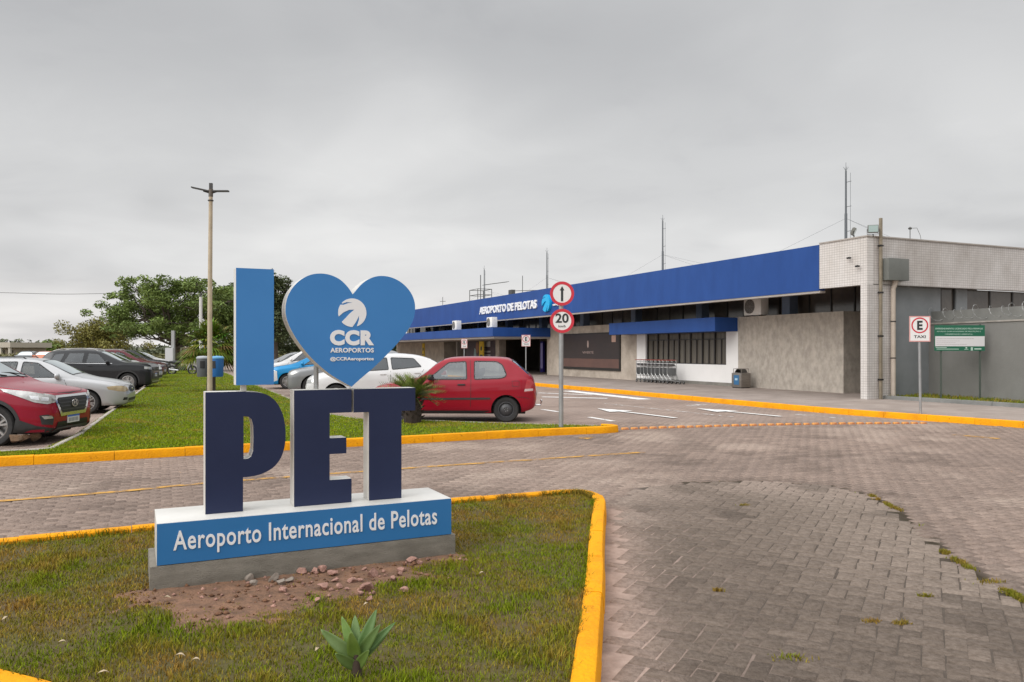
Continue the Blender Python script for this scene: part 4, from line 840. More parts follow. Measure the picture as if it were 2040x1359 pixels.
# ================================================================== PERIMETER WALL, RAZOR WIRE, GRASS STRIP, BOARD
W0 = Vector((12.75, 26.75, .1)); WD = Vector((14.05-12.85, 21.62-26.35, 0)).normalized(); WN = Vector((-WD.y, WD.x, 0)); WL = 14.0
if WN.x < 0: WN = -WN
pw = thing('perimeter_wall', 'plain grey rendered perimeter wall with a pale coping beside the terminal end', 'wall', tuple(W0), 0)
MB().obox((0, 0, 0), WD*WL, WN*.2, (0, 0, 2.31)).build('wall', M_grey, pw); MB().obox(-WN*.03+Vector((0, 0, 2.312)), WD*WL, WN*.26, (0, 0, .045)).build('coping', mat('coping', (.36, .33, .295), .9, col2=(.25, .23, .2), scale=3), pw)
rz_ = thing('razor_wire_screen', 'grey sheet screen with coils of razor wire on top of the perimeter wall', 'razor wire', tuple(W0+Vector((0, 0, 2.357))), 0)
M_scr = mat('screen_sheet', (.20, .20, .185), .7, col2=(.15, .15, .138), scale=1.4, detail=9); MB().obox(WN*.12, WD*WL, WN*.02, (0, 0, .37)).build('screen', M_scr, rz_)
M_rz = mat('razor_steel', (.30, .30, .29), .5, .5); pts = []
for k in range(1100):
    a = k*2*math.pi/34+.5*math.sin(k*.021); x = .1+k*WL/1100+.10*math.sin(k*.043); r = .17+.035*math.sin(k*.05)+.02*math.sin(k*.137); pts.append(WD*x+WN*(.02+r*math.cos(a))+Vector((0, 0, .27+r*math.sin(a))))
MB().tube(pts, [.004 if k % 4 else .013 for k in range(len(pts))], 4).build('wire_coil', M_rz, rz_)
strip_poly = [(10.9, 24.2), (13.0, 19.85), (15.2, 15.6), (17.5, 13.2), (15.9, 14.6), (14.1, 21.55), (12.83, 26.5), (11.6, 24.6)]
struct(MB().sheet(strip_poly, .20).build('grass_strip', M_turf))
kerb('strip_edging', [Vector((10.75, 24.35, 0)), Vector((11.0, 23.95, 0)), Vector((12.95, 19.9, 0)), Vector((15.15, 15.6, 0)), Vector((16.5, 13, 0))], .13, .25, mat('grey_edging', (.20, .20, .19), .9, col2=(.14, .14, .13), scale=2), 'low grey edging along the grass strip before the perimeter wall', inner_right=False, block=2.0)
n = 9000; xx = RNG.uniform(10.8, 15.5, n); yy = RNG.uniform(15.5, 26.5, n); ok = inside(strip_poly, xx, yy)
blades(xx[ok], yy[ok], .2, RNG.uniform(.03, .09, ok.sum()), RNG.uniform(.006, .012, ok.sum()), turf_cols(xx[ok], yy[ok], -.05), 'grass')
M_grn = mat('board_green', (0.012, 0.115, 0.062), .5); M_bw = mat('board_white', (.62, .60, .60), .5)
Yb = 22.55; bd = thing('notice_board', 'green and white notice board on two thin posts before the perimeter wall', 'notice board', tuple(Vector(((1912-CX)/F*Yb, Yb, .2))))
pm = Yb/F
def bq(x0, x1, y0, y1, d0, d1): return MB().box((x0-1912)*pm, (x1-1912)*pm, d0, d1, H-.2-(y1-YH)*pm, H-.2-(y0-YH)*pm)
brd = bq(1862, 1962, 648, 699, 0, .02).build('board', M_grn, bd); bq(1863, 1961.5, 670, 690, -.004, -.001).build('white_panel', M_bw, bd)
for px in (1876, 1954): bq(px-1.4, px+1.4, 646, 797, .021, .06).build('post', mat('green_post', (.07, .085, .07), .7), bd)
M_bt = mat('board_text', (.42, .55, .47), .6); up = Vector((0, 0, 1))
for s, x0, x1, y in (('EMPREENDIMENTO LICENCIADO PELA FEPAM DE', 1863.5, 1958, 656.5), ('ACORDO COM AS NORMAS DE PROTEÇÃO E', 1866, 1954, 662), ('CONSERVAÇÃO AMBIENTAL', 1882, 1938, 667.5)):
    put_text('lettering', s, ((x0-1912)*pm, -.001, H-.2-(y-YH)*pm), Vector((1, 0, 0)), up, (x1-x0)*pm, 3.2*pm, M_bt, brd, .003, .01)
M_bl = mat('board_small_print', (.34, .30, .30), .6); mb = MB()
for y, x1, w in ((674.5, 1936, .7), (679, 1910, .5), (682.5, 1904, .5), (686, 1925, .5)):
    x = 1865.5; rn = random.Random(int(y))
    while x < x1:
        e = x+rn.uniform(1.5, 5); mb.box((x-1912)*pm, (e-1912)*pm, -.0062, -.0042, H-.2-(y+w-YH)*pm, H-.2-(y-YH)*pm); x = e+.8
mb.build('print_line', M_bl, bd)
mb = MB(); [mb.box((a-1912)*pm, (b-1912)*pm, -.004, -.001, H-.2-(y1-YH)*pm, H-.2-(y0-YH)*pm) for a, b, y0, y1 in ((1864, 1886, 692, 693.2), (1866, 1910, 695, 696.2), (1921, 1929, 695.6, 696.6), (1941, 1955, 694, 696.5), (1934, 1938, 692, 698.5), (1923.5, 1926.5, 691.5, 694.6))]; mb.build('print_line', M_bt, bd)

# ================================================================== ROAD SIGNS
M_red = mat('sign_red', (0.52, 0.022, 0.040), .4); M_sw = mat('sign_face_white', (.70, .69, .67), .4); M_blk = mat('sign_black', (.02, .025, .025), .5)
M_post = mat('sign_post', (.36, .365, .365), .5, .5, col2=(.28, .285, .285), scale=4)
cz1, cz2 = 2.70, 2.17; Yp = 15.3; rs = thing('road_sign', 'galvanised post with a round arrow sign above a round 20 speed limit sign', 'road sign', ((1118-CX)/F*Yp, Yp, .1))
MB().tube([(0, .03, -.1), (0, .03, 2.75)], .045, 14).build('post', M_post, rs, smooth=40)
circ = lambda r, n=56: [(r*math.cos(2*math.pi*k/n), r*math.sin(2*math.pi*k/n)) for k in range(n)]
for cz, kind in ((cz1, 'arrow'), (cz2, 'limit')):
    c = (.015, -.03, cz-.1); pl = MB().prism(circ(.232), [], c, (1, 0, 0), (0, 0, 1), (0, .004, 0)).build('sign_disc', M_sw, rs)
    MB().prism(circ(.234), [circ(.178)], (c[0], -.0305, c[2]), (1, 0, 0), (0, 0, 1), (0, -.003, 0)).build('red_ring', M_red, pl)
    if kind == 'arrow': MB().prism([(-.022, -.15), (.022, -.15), (.022, .06), (.045, .06), (0, .145), (-.045, .06), (-.022, .06)], [], (c[0], -.0305, c[2]), (1, 0, 0), (0, 0, 1), (0, -.003, 0)).build('arrow', M_blk, pl)
    else:
        put_text('lettering', '20', (c[0]-.128, -.0308, c[2]-.04), Vector((1, 0, 0)), up, .256, .185, M_blk, pl, .003, .025); put_text('lettering', 'km/h', (c[0]-.07, -.0308, c[2]-.125), Vector((1, 0, 0)), up, .14, .045, M_blk, pl, .003, .01)
M_pink = mat('sign_edge', (.62, .30, .28), .5)
def plate_sign(loc, rz, zc, w, h, label, word, z0=.14, tilt=0.0):
    t = thing('parking_sign', label, 'parking sign', (loc[0], loc[1], z0), rz); c = zc-z0
    MB().tube([(tilt, .03, -.1), (0, .03, c+h*.3)], .03, 12).build('post', M_post, t, smooth=40)
    p = MB().prism([(-w/2, -h/2), (w/2, -h/2), (w/2, h/2), (-w/2, h/2)], [], (0, -.012, c), (1, 0, 0), (0, 0, 1), (0, .004, 0)).build('plate', M_sw, t)
    i = .022; MB().prism([(-w/2, -h/2), (w/2, -h/2), (w/2, h/2), (-w/2, h/2)], [[(-w/2+i, -h/2+i), (w/2-i, -h/2+i), (w/2-i, h/2-i), (-w/2+i, h/2-i)]], (0, -.0125, c), (1, 0, 0), (0, 0, 1), (0, -.002, 0)).build('border', M_pink, p)
    MB().prism(circ(w*.40), [circ(w*.335)], (0, -.0126, c+h*.14), (1, 0, 0), (0, 0, 1), (0, -.003, 0)).build('red_ring', M_red, p)
    put_text('lettering', 'E', (-w*.125, -.0128, c+h*.14-.105*w/.45), Vector((1, 0, 0)), up, w*.26, .21*w/.45, M_blk, p, .003, .04)
    if word: put_text('lettering', word, (-w*.28, -.0128, c-h*.36), Vector((1, 0, 0)), up, w*.56, h*.11, M_blk, p, .003, .02)
    return t
plate_sign(((1832-CX)/F*18.05, 18.05), R(-10), 2.09, .45, .585, 'white parking plate with a red ring and the word TAXI on a slim post', 'TAXI', tilt=.03)
plate_sign((.71, 40.0), R(4), 2.09, .45, .58, 'white parking plate with red ring just behind the red hatchback roof', 'TAXI')
plate_sign((-2.8, 46.2), R(4), 2.0, .36, .55, 'white parking plate farthest along the walkway before the entrance poster', 'TAXI')
# ================================================================== STREET FURNITURE
# luggage trolleys
M_chr = mat('trolley_metal', (.42, .42, .41), .35, .8, col2=(.34, .34, .33), scale=8); M_tp = mat('trolley_panel', (.16, .165, .165), .55); M_rub = mat('rubber', (.022, .022, .022), .8); M_hr = mat('trolley_handle', (.40, .10, .08), .5)
tro = None; NT = 9; sA = s_at(1277, 1.25); sB = s_at(1339, 1.25)
for i in range(NT):
    s = sA+(sB-sA)*i/(NT-1); lab = 'nested luggage trolley in the row before the white wall'
    if tro is None:
        t = tro = thing('luggage_trolley', lab, 'luggage trolley', tuple(tp(s, 1.25, .14)), TH-R(90), 'luggage trolleys nested by the white wall')
        # local x runs towards the nose of the trolley, y across
        mb = MB(); r = .013
        for y in (-.24, .24):
            mb.tube([(-.02, y, .13), (-.02, y, .95), (-.08, y, 1.02)], r, 6); mb.tube([(-.02, y, .18), (.45, y*.8, .13), (.80, y*.55, .12)], r, 6); mb.tube([(-.02, y, .42), (.18, y*.8, .17)], r, 6)
        for z in (.30, .72, .93): mb.tube([(-.02, -.24, z), (-.02, .24, z)], r*.8, 6)
        for x in (.15, .4, .62, .80): mb.tube([(x, -.22+.1*x, .165-.05*x), (x, .22-.1*x, .165-.05*x)], r*.8, 6)
        mb.build('frame', M_chr, t, smooth=50)
        MB().box(-.035, -.021, -.225, .225, .34, .68).build('panel', M_tp, t, bevel=.004)
        MB().tube([(-.08, -.27, 1.02), (-.08, .27, 1.02)], .02, 8).build('handle', M_hr, t)
        MB().box(-.12, .04, -.2, .2, .74, .745).quad((-.12, -.2, .86), (.02, -.2, .76), (.02, .2, .76), (-.12, .2, .86)).build('basket', M_chr, t)
        for (x, y) in ((0, -.24), (0, .24), (.72, -.10), (.72, .10)):
            w = MB().lathe([(.03, -.014), (.058, -.014), (.066, -.008), (.066, .008), (.058, .014), (.03, .014)], (x, y, .066), (0, 1, 0), 16).build('wheel', M_rub, t, smooth=40)
            MB().lathe([(0, -.016), (.034, -.016), (.034, .016), (0, .016)], (x, y, .066), (0, 1, 0), 12).build('wheel_hub', M_chr, w)
    else:
        t = copy_tree(tro); t.location = tp(s, 1.25+random.uniform(-.015, .015), .14); t.rotation_euler = (0, 0, TH-R(90)+random.uniform(-.015, .015)); tag(t, lab, 'luggage trolley', 'luggage trolleys nested by the white wall')
# waste bin by the stone wall
M_inox = mat('brushed_metal', (.27, .245, .22), .4, .6, col2=(.20, .18, .16), scale=3, stretch=(1, 1, 8)); s0 = s_at(1472, 1.3)
wb = thing('waste_bin', 'square metal waste bin with a blue sticker before the rough stone wall', 'bin', tuple(tp(s0, 1.2, .14)), TH)
# local x = V, y = U
MB().box(-.02, .44, -.28, .28, .03, .58).build('bin_box', M_inox, wb, bevel=.012)
MB().box(.0, .42, -.26, .26, 0, .03).build('plinth', M_rub, wb)
MB().box(-.026, -.0205, -.15, .15, .13, .50).build('sticker', mat('blue_sticker', (.03, .13, .27), .5), wb); MB().box(-.028, -.0262, -.07, .08, .30, .38).build('sticker_print', mat('sticker_pale', (.35, .5, .6), .5), wb)
mb = MB(); [mb.tube([(x, y, .58), (x, y, .74)], .012, 6) for x in (.03, .38) for y in (-.23, .23)]; mb.tube([(.03, -.23, .74), (.03, .23, .74), (.38, .23, .74), (.38, -.23, .74), (.03, -.23, .74)], .012, 6); mb.build('lid_frame', M_inox, wb)
mb = MB(); n = 14; [mb.quad((.05, -.2+.4*k/n, .60+.15*math.sin(math.pi*k/n)), (.36, -.2+.4*k/n, .60+.15*math.sin(math.pi*k/n)), (.36, -.2+.4*(k+1)/n, .60+.15*math.sin(math.pi*(k+1)/n)), (.05, -.2+.4*(k+1)/n, .60+.15*math.sin(math.pi*(k+1)/n))) for k in range(n)]; mb.box(.05, .36, -.2, .2, .59, .60); mb.build('hood', mat('bin_hood', (.05, .045, .04), .5), wb, smooth=40)
# pair of litter bins on a post
Yl = 23.0; lb = thing('litter_bin_stand', 'post carrying one grey and one blue litter bin on the lawn', 'litter bins', ((419-CX)/F*Yl, Yl, .1))
ZB = .26
MB().tube([(0, 0, -.1), (0, 0, 1.38)], .04, 10).build('post', mat('bin_post', (.10, .085, .07), .7), lb); MB().box(-.24, .24, -.02, .02, .95+ZB, 1.0+ZB).build('crossbar', M_steel, lb)
for x, m_, n_ in ((-.215, mat('bin_grey', (.105, .11, .115), .5), 'grey litter bin'), (.205, mat('bin_blue', (.012, .11, .32), .45), 'blue litter bin')):
    b = MB().lathe([(0, .47), (.155, .47), (.165, .50), (.178, .98), (.178, 1.0), (0, 1.0)], (x, 0, ZB), (0, 0, 1), 28).build('bin', m_, lb, smooth=40); b['label'] = n_
    MB().lathe([(.186, .995), (.186, 1.03), (.15, 1.065), (0, 1.08)], (x, 0, ZB), (0, 0, 1), 28).build('lid', mat('bin_lid', (.32, .34, .36), .45) if x < 0 else mat('bin_lid_blue', (.10, .30, .50), .45), b, smooth=40)
    mb = MB(); k_ = 8; x_ = x+(.045 if x < 0 else -.06); rr = .181
    for k in range(k_):
        a0, a1 = -math.pi/2-.38+.76*k/k_+(.3 if x < 0 else -.3), -math.pi/2-.38+.76*(k+1)/k_+(.3 if x < 0 else -.3); mb.quad((x+rr*math.cos(a0), rr*math.sin(a0), .72), (x+rr*math.cos(a1), rr*math.sin(a1), .72), (x+rr*math.cos(a1), rr*math.sin(a1), .93), (x+rr*math.cos(a0), rr*math.sin(a0), .93))
    mb.v = [v+Vector((0, 0, ZB)) for v in mb.v]; mb.build('opening', M_rub, b)
# lamp pole
Yq = 21.0; lp = thing('lamp_post', 'tall slender concrete pole with two flat lamp arms rising behind the sign', 'lamp post', ((418-CX)/F*Yq, Yq, .1))
zt_ = H-(392-YH)*Yq/F-.1; M_pole = mat('pole_concrete', (.50, .41, .29), .8, col2=(.38, .31, .22), scale=2.5, detail=9)
MB().tube([(0, 0, -.1), (0, 0, 2.6), (.025, 0, zt_)], [.068, .06, .05], 14).build('pole', M_pole, lp, smooth=40)
M_lh = mat('lamp_housing', (.045, .042, .04), .6)
MB().tube([(.025, 0, zt_), (.03, 0, zt_+.20)], .058, 10).build('pole_cap', mat('lamp_bracket', (.12, .10, .08), .6), lp)
for sx in (-1, 1):
    mb = MB(); dz = .09 if sx < 0 else -.01; o = Vector((.03+sx*.05, 0, zt_+.13)); mb.obox(o+Vector((0, -.06, 0)), Vector((sx*.44, -.05, dz)), Vector((0, .12, 0)), Vector((0, 0, .035))); mb.tube([o-Vector((sx*.08, 0, .05)), o+Vector((sx*.15, 0, .02))], .02, 6); mb.build('lamp_head', M_lh, lp)
MB().box(-.01, .07, -.03, .03, zt_+.20, zt_+.36).build('photocell', M_lh, lp)
mb = MB(); mb.lathe([(.058, 0), (.075, .005), (.075, .03), (.058, .035)], (.023, 0, zt_-.12), (0, 0, 1), 12); mb.build('collar', M_lh, lp)
# white posts and kiosk far along the lawn
t = thing('white_pole', 'thin white pole standing before the big tree', 'pole', ((400-CX)/F*48, 48, .05)); MB().tube([(0, 0, 0), (0, 0, 4.8)], .09, 10).build('shaft', mat('pole_white', (.60, .58, .55), .6), t); MB().cyl((0, 0, 4.8), (0, 0, 5.05), .05, 8).build('cap', M_lh, t)
t = thing('utility_pole', 'pale square utility pole by the trunk of the big tree', 'pole', ((345-CX)/F*56, 56, .05)); MB().box(-.10, .10, -.10, .10, 0, 2.95).build('shaft', mat('pole_pale', (.34, .34, .335), .8), t); MB().box(-.42, .12, -.35, -.101, .75, 1.72).build('meter_box', mat('meter_white', (.52, .52, .53), .6), t)
for px in (378, 391): 
    t = thing('gate_post', 'short pale post beside the parked motorcycle, standing on the lawn edge', 'post', ((px-CX)/F*60, 60, .05), 0, 'pale posts by the motorcycle'); MB().box(-.14, .14, -.14, .14, 0, 1.35).build('shaft', mat('pole_white', (.60, .58, .55), .6), t); MB().box(-.17, .17, -.17, .17, 1.351, 1.42).build('cap', mat('pole_white', (.60, .58, .55), .6), t)
# low pale building, fence rail and overhead cable far left
lbld = thing('low_building', 'low beige building with columns far off at the left edge', 'building', (at(-10, 700, 115).x, 115, 0), R(-12))
MB().box(-9, 3.2, 0, 6, 0, 2.0).build('wall', mat('far_wall', (.40, .33, .26), .9), lbld); MB().box(-9.5, 3.8, -1.2, 6.5, 2.0, 2.75).build('roof', mat('far_roof', (.45, .40, .33), .9), lbld)
mb = MB(); [mb.box(x-.15, x+.15, -1.1, -.8, 0, 2.0) for x in np.arange(-8.5, 3.6, 1.5)]; mb.build('column', mat('far_col', (.5, .45, .38), .9), lbld)
mb = MB(); [mb.box(x, x+.7, -.02, .0, .5, 1.6) for x in np.arange(-8, 3, 1.5)]; mb.build('window', M_dark, lbld)
cab = [at(-260, 578, 70), at(0, 583, 70), at(120, 586, 72), at(240, 585, 75), at(330, 590, 76)]
tag(MB().tube(smooth_path(cab, 6), .022, 4).build('overhead_cable', mat('cable', (.18, .18, .18), .8)), 'thin overhead cable running from the left into the big tree', 'cable')

# ================================================================== TREES AND PLANTS
M_leafT = mat('tree_leaf', (.07, .1, .03), .65, attr='Col', spec=.25); M_bark = mat('bark', (.12, .095, .07), .95, col2=(.07, .055, .042), scale=3, detail=9, bump=.8, bscale=12, stretch=(1, 1, .2))
def leaf_cloud(centers, radii, flats, n_each, size, cols, droop=.3, up=.35):
    """many small four-cornered leaf sprays spread through clumps"""
    P, S = [], []; rg = RNG
    for c, r, fl, k in zip(centers, radii, flats, n_each):
        d = rg.normal(size=(k, 3)); d /= np.linalg.norm(d, axis=1)[:, None]; q = r*rg.random(k)**.42
        p = d*q[:, None]; p[:, 2] *= fl; p[:, 2] -= droop*(p[:, 0]**2+p[:, 1]**2)/max(r, .01)*.5; P.append(p+np.array(c)); S.append(np.full(k, 1.0))
    P = np.concatenate(P); n = len(P); sz = size*rg.uniform(.55, 1.35, n)
    nrm = rg.normal(size=(n, 3)); nrm[:, 2] = np.abs(nrm[:, 2])+up; nrm /= np.linalg.norm(nrm, axis=1)[:, None]
    a = np.cross(nrm, rg.normal(size=(n, 3))); a /= np.linalg.norm(a, axis=1)[:, None]; b = np.cross(nrm, a)
    co = np.zeros((n, 4, 3)); L_ = sz[:, None]; W_ = sz[:, None]*.42
    co[:, 0] = P-a*L_*.5; co[:, 1] = P+b*W_*.5; co[:, 2] = P+a*L_*.5-nrm*L_*.12; co[:, 3] = P-b*W_*.5
    c1, c2 = np.array(cols[0]), np.array(cols[1]); t = np.clip(.5*rg.random(n)+.6*vnoise(P[:, 0]+P[:, 2]*.7, P[:, 1]+P[:, 2]*.5, size*7, 5)-.05, 0, 1)[:, None]; c = (c1*(1-t)+c2*t)*rg.uniform(.8, 1.2, n)[:, None]
    return np_mesh('crown', co.reshape(-1, 3), np.arange(n*4).reshape(-1, 4), 4, np.repeat(c, 4, axis=0))
def limb(mb, p, q, r0, r1, rn, n=5, bend=.12, sag=0.0):
    p, q = Vector(p), Vector(q); L = (q-p).length; pts = []
    for k in range(n+1):
        t = k/n; pts.append(p.lerp(q, t)+Vector((rn.uniform(-1, 1), rn.uniform(-1, 1), rn.uniform(-1, 1)))*L*bend*math.sin(math.pi*t)*.5+Vector((0, 0, 1))*sag*math.sin(math.pi*t))
    mb.tube(pts, [r0+(r1-r0)*k/n for k in range(n+1)], 7, caps=False); return pts
def tree(name, label, loc, seed, trunk_h, r0, tips, clump, flat, per, leaf, cols, droop=.3, sub=3, group=None, spread=.75):
    """trunk, limbs to each tip, twigs to smaller clumps around it"""
    rn = random.Random(seed); t = thing(name, label, 'tree', loc, 0, group); mb = MB(); fork = Vector((rn.uniform(-.15, .15), rn.uniform(-.15, .15), trunk_h))
    mb.tube([(0, 0, -.1), (0, 0, .15), (fork.x*.5, fork.y*.5, trunk_h*.5), fork], [r0*1.35, r0*1.05, r0*.9, r0*.8], 12); cs, rs_, fs, ns = [], [], [], []
    for (tipx, tipy, tipz, cr) in tips:
        tip = Vector((tipx, tipy, tipz)); a0 = fork-Vector((0, 0, rn.uniform(0, trunk_h*.25))); pts = limb(mb, a0, tip, r0*.34, r0*.05, rn, 6, .22, .25*(tip-fork).length*.3)
        cs.append(tuple(tip)); rs_.append(cr); fs.append(flat); ns.append(int(per*cr*cr))
        for k in range(sub):
            base_ = pts[rn.randint(3, 6)]; e = tip+Vector((rn.gauss(0, cr*spread), rn.gauss(0, cr*spread), rn.gauss(0, cr*.35*flat+.1))); limb(mb, base_, e, r0*.12, r0*.025, rn, 4, .2); c2 = cr*rn.uniform(.45, .75); cs.append(tuple(e)); rs_.append(c2); fs.append(flat*rn.uniform(.8, 1.1)); ns.append(int(per*c2*c2*1.15))
    mb.build('trunk', M_bark, t, smooth=60); link('crown', leaf_cloud(cs, rs_, fs, ns, leaf, cols, droop), M_leafT, t); return t
def px_tips(Y, x0, pts, rn, depth):
    """clump positions given as picture columns/rows at the tree's own distance, spread in depth"""
    out = []
    for (px, py, r) in pts:
        w = at(px, py, Y); out.append((w.x-x0.x, rn.uniform(-depth, depth), w.z-x0.z, r))
    return out
GREEN = ((.088, .132, .030), (.215, .285, .072)); DARKG = ((.042, .058, .026), (.090, .112, .044)); OLIVE = ((.115, .115, .024), (.225, .205, .05))
rn = random.Random(3); b0 = Vector((at(352, 740, 60).x, 60, .0))
big = [(272, 563, .7), (290, 578, .8), (262, 588, .7), (250, 602, .9), (305, 592, 1.0), (330, 575, 1.0), (345, 596, 1.2), (365, 572, 1.1), (385, 570, 1.0), (405, 568, .9), (425, 576, 1.0), (445, 584, 1.0), (465, 590, 1.0), (238, 618, .9), (228, 636, .8), (255, 630, 1.0), (280, 615, 1.1), (310, 622, 1.1), (340, 625, 1.0), (372, 602, 1.1), (400, 598, 1.1), (430, 606, 1.1), (455, 618, 1.1), (250, 655, .8), (275, 648, .9), (298, 652, .8), (320, 648, .6), (265, 668, .6), (335, 668, .5), (420, 636, 1.0), (448, 645, 1.0), (470, 640, 1.0), (385, 632, .9), (322, 676, .4), (292, 664, .6), (460, 670, .8), (478, 612, .9), (352, 650, .9), (366, 664, .8), (384, 652, .9), (408, 664, .9), (436, 668, .9), (462, 684, .8), (418, 682, .7), (344, 640, .9), (330, 610, 1.0), (392, 616, 1.0), (440, 622, 1.0)]
tree('broad_tree', 'broad feathery green tree spreading over the lawn beside the parked cars', tuple(b0), 11, 2.3, .30, px_tips(60, b0, big, rn, 3.0), 1, .60, 330, .25, GREEN, .25, 4, spread=1.05)
b1 = Vector((at(200, 740, 74).x, 74, 0)); ol = [(156, 688, 1.2), (160, 670, 1.2), (176, 656, 1.3), (198, 650, 1.3), (220, 652, 1.2), (238, 658, 1.1), (170, 664, 1.2), (186, 664, 1.3), (208, 662, 1.3), (190, 675, 1.3), (215, 675, 1.3), (235, 682, 1.2), (178, 692, 1.2), (205, 692, 1.2), (152, 684, .7)]
tree('olive_tree', 'olive toned bushy tree left of the broad green tree', tuple(b1), 12, 1.2, .22, px_tips(74, b1, ol, rn, 1.8), 1, .8, 300, .26, OLIVE, .1, 2)
b2 = Vector((at(548, 740, 88).x, 88, 0)); dk = []
for k in range(46):
    y_ = 556+rn.random()**.9*120; w_ = 34*(1-.25*abs((y_-600)/60)) ; dk.append((548+rn.uniform(-w_, w_), y_, rn.uniform(.8, 1.3)))
tree('dark_conifer', 'tall dark tree between the upright blue letter and the heart', tuple(b2), 13, 3.4, .38, px_tips(88, b2, dk, rn, 2.2), 1, .8, 250, .34, DARKG, .15, 2)
b3 = Vector((at(470, 740, 92).x, 92, 0)); d2 = [(470+rn.uniform(-26, 26), 572+rn.random()*90, rn.uniform(.9, 1.5)) for k in range(30)]
tree('dark_conifer', 'dark tree hidden largely behind the upright blue letter', tuple(b3), 14, 3.0, .36, px_tips(92, b3, d2, rn, 2.0), 1, .8, 230, .36, DARKG, .15, 2)
# low dark hedge and shed behind the right row of cars
hb = [(560+k*13, 686+rn.uniform(-8, 6), rn.uniform(1.1, 1.7)) for k in range(20)]; b4 = Vector((at(690, 740, 96).x, 96, 0))
tree('dark_hedge', 'dark leafy hedge mass behind the cars under the heart', tuple(b4), 15, .8, .2, px_tips(96, b4, hb, rn, 1.5), 1, .8, 240, .34, DARKG, .1, 1)
# far trees along the skyline at the left
n = 0
for (px, py, Y, r, c, lab) in [(118, 694, 190, 3.2, OLIVE, 'distant bushy tree on the skyline left of the olive tree'), (92, 690, 150, 1.6, GREEN, 'small distant palm like tree standing alone on the skyline'), (70, 692, 170, 3.0, GREEN, 'distant green tree behind the low beige building')]:
    b = Vector((at(px, 740, Y).x, Y, 0)); w = at(px, py, Y)
    tree('distant_tree', lab, tuple(b), 20+n, max(.6, w.z-r), .25, [(rn.gauss(0, r*.4), rn.gauss(0, r*.3), w.z+rn.gauss(0, r*.2), r*.6) for k in range(5)], 1, .8, 60, .55, c, .1, 2); n += 1
# far wood: one mass of scrub along the horizon
P = []; k = 5200; xx = RNG.uniform(-420, 260, k); yy = RNG.uniform(260, 330, k); hh = 1.5+3.0*vnoise(xx, yy, 26, 7)*vnoise(xx, yy, 90, 8)+.9*vnoise(xx, yy, 8, 9); hh = np.where(xx < -165, hh+2.5*np.clip((-165-xx)/40, 0, 1), hh)
me = leaf_cloud([(0, 0, 0)], [1], [1], [10], .1, OLIVE)
cs = np.stack([xx, yy, hh*RNG.random(k)**.6], 1); me = leaf_cloud([tuple(c) for c in cs], [1.6]*k, [.7]*k, [7]*k, 1.9, ((.085, .098, .062), (.15, .16, .095)), .1); struct(link('far_wood', me, M_leafT), 'stuff')  # leaf greens paled and greyed: distance haze put into the colour
k = 3000; xx = RNG.uniform(-75, 10, k); yy = RNG.uniform(100, 140, k); hh = .2+.75*vnoise(xx, yy, 9, 17); ok = np.abs(xx/yy) < .75; cs = np.stack([xx, yy, hh*RNG.random(k)**.6], 1)[ok]
me = leaf_cloud([tuple(c) for c in cs], [.8]*len(cs), [.7]*len(cs), [7]*len(cs), .8, ((.095, .10, .04), (.21, .185, .085)), .1); struct(link('field_scrub', me, M_leafT), 'stuff')
# fan palm behind the litter bins
Yf = 29.0; fp = thing('fan_palm', 'short bushy fan palm on the lawn behind the litter bins', 'palm', ((420-CX)/F*Yf, Yf, .1))
MB().tube([(0, 0, -.1), (.02, 0, .6), (-.02, 0, 1.62)], [.17, .15, .13], 10).build('trunk', M_bark, fp, smooth=50)
rn = random.Random(5); V_, F_, C_l = [], [], []
def frond_blade(base, d, L, w, col, fan=True):
    """a fan of narrow leaflets at the end of a stalk"""
    up_ = Vector((0, 0, 1)); side = d.cross(up_).normalized(); hub = base+d*L*.45
    for q in range(15):
        a = (q-7)/7*1.45; dd = (d*math.cos(a)+side*math.sin(a)).normalized(); l = L*.62*(1-.18*abs(a)); tip = hub+dd*l+Vector((0, 0, -l*.30-abs(a)*.04)); mid = hub+dd*l*.55+Vector((0, 0, -.03)); n_ = dd.cross(up_).normalized()*w
        i = len(V_); V_.extend([hub, mid+n_, tip, mid-n_]); F_.append((i, i+1, i+2, i+3)); c_ = [v*rn.uniform(.75, 1.25) for v in col]; C_l.extend([c_]*4)
    i = len(V_); s_ = side*.012; V_.extend([base-s_, base+s_, hub+s_, hub-s_]); F_.append((i, i+1, i+2, i+3)); C_l.extend([col]*4)
for k in range(95):
    el = R(rn.uniform(-38, 78)); az_ = rn.uniform(0, 2*math.pi); d = Vector((math.cos(az_)*math.cos(el), math.sin(az_)*math.cos(el), math.sin(el))); L = rn.uniform(1.0, 1.4); dry = rn.random() < .22 and el < .1
    frond_blade(Vector((-.02, 0, 1.62)), d, L, .03, (.17, .12, .035) if dry else (.11+.06*rn.random(), .15+.07*rn.random(), .02))
link('crown', np_mesh('crown', np.array([tuple(v) for v in V_]), np.array(F_), 4, np.array(C_l)), M_leafT, fp)
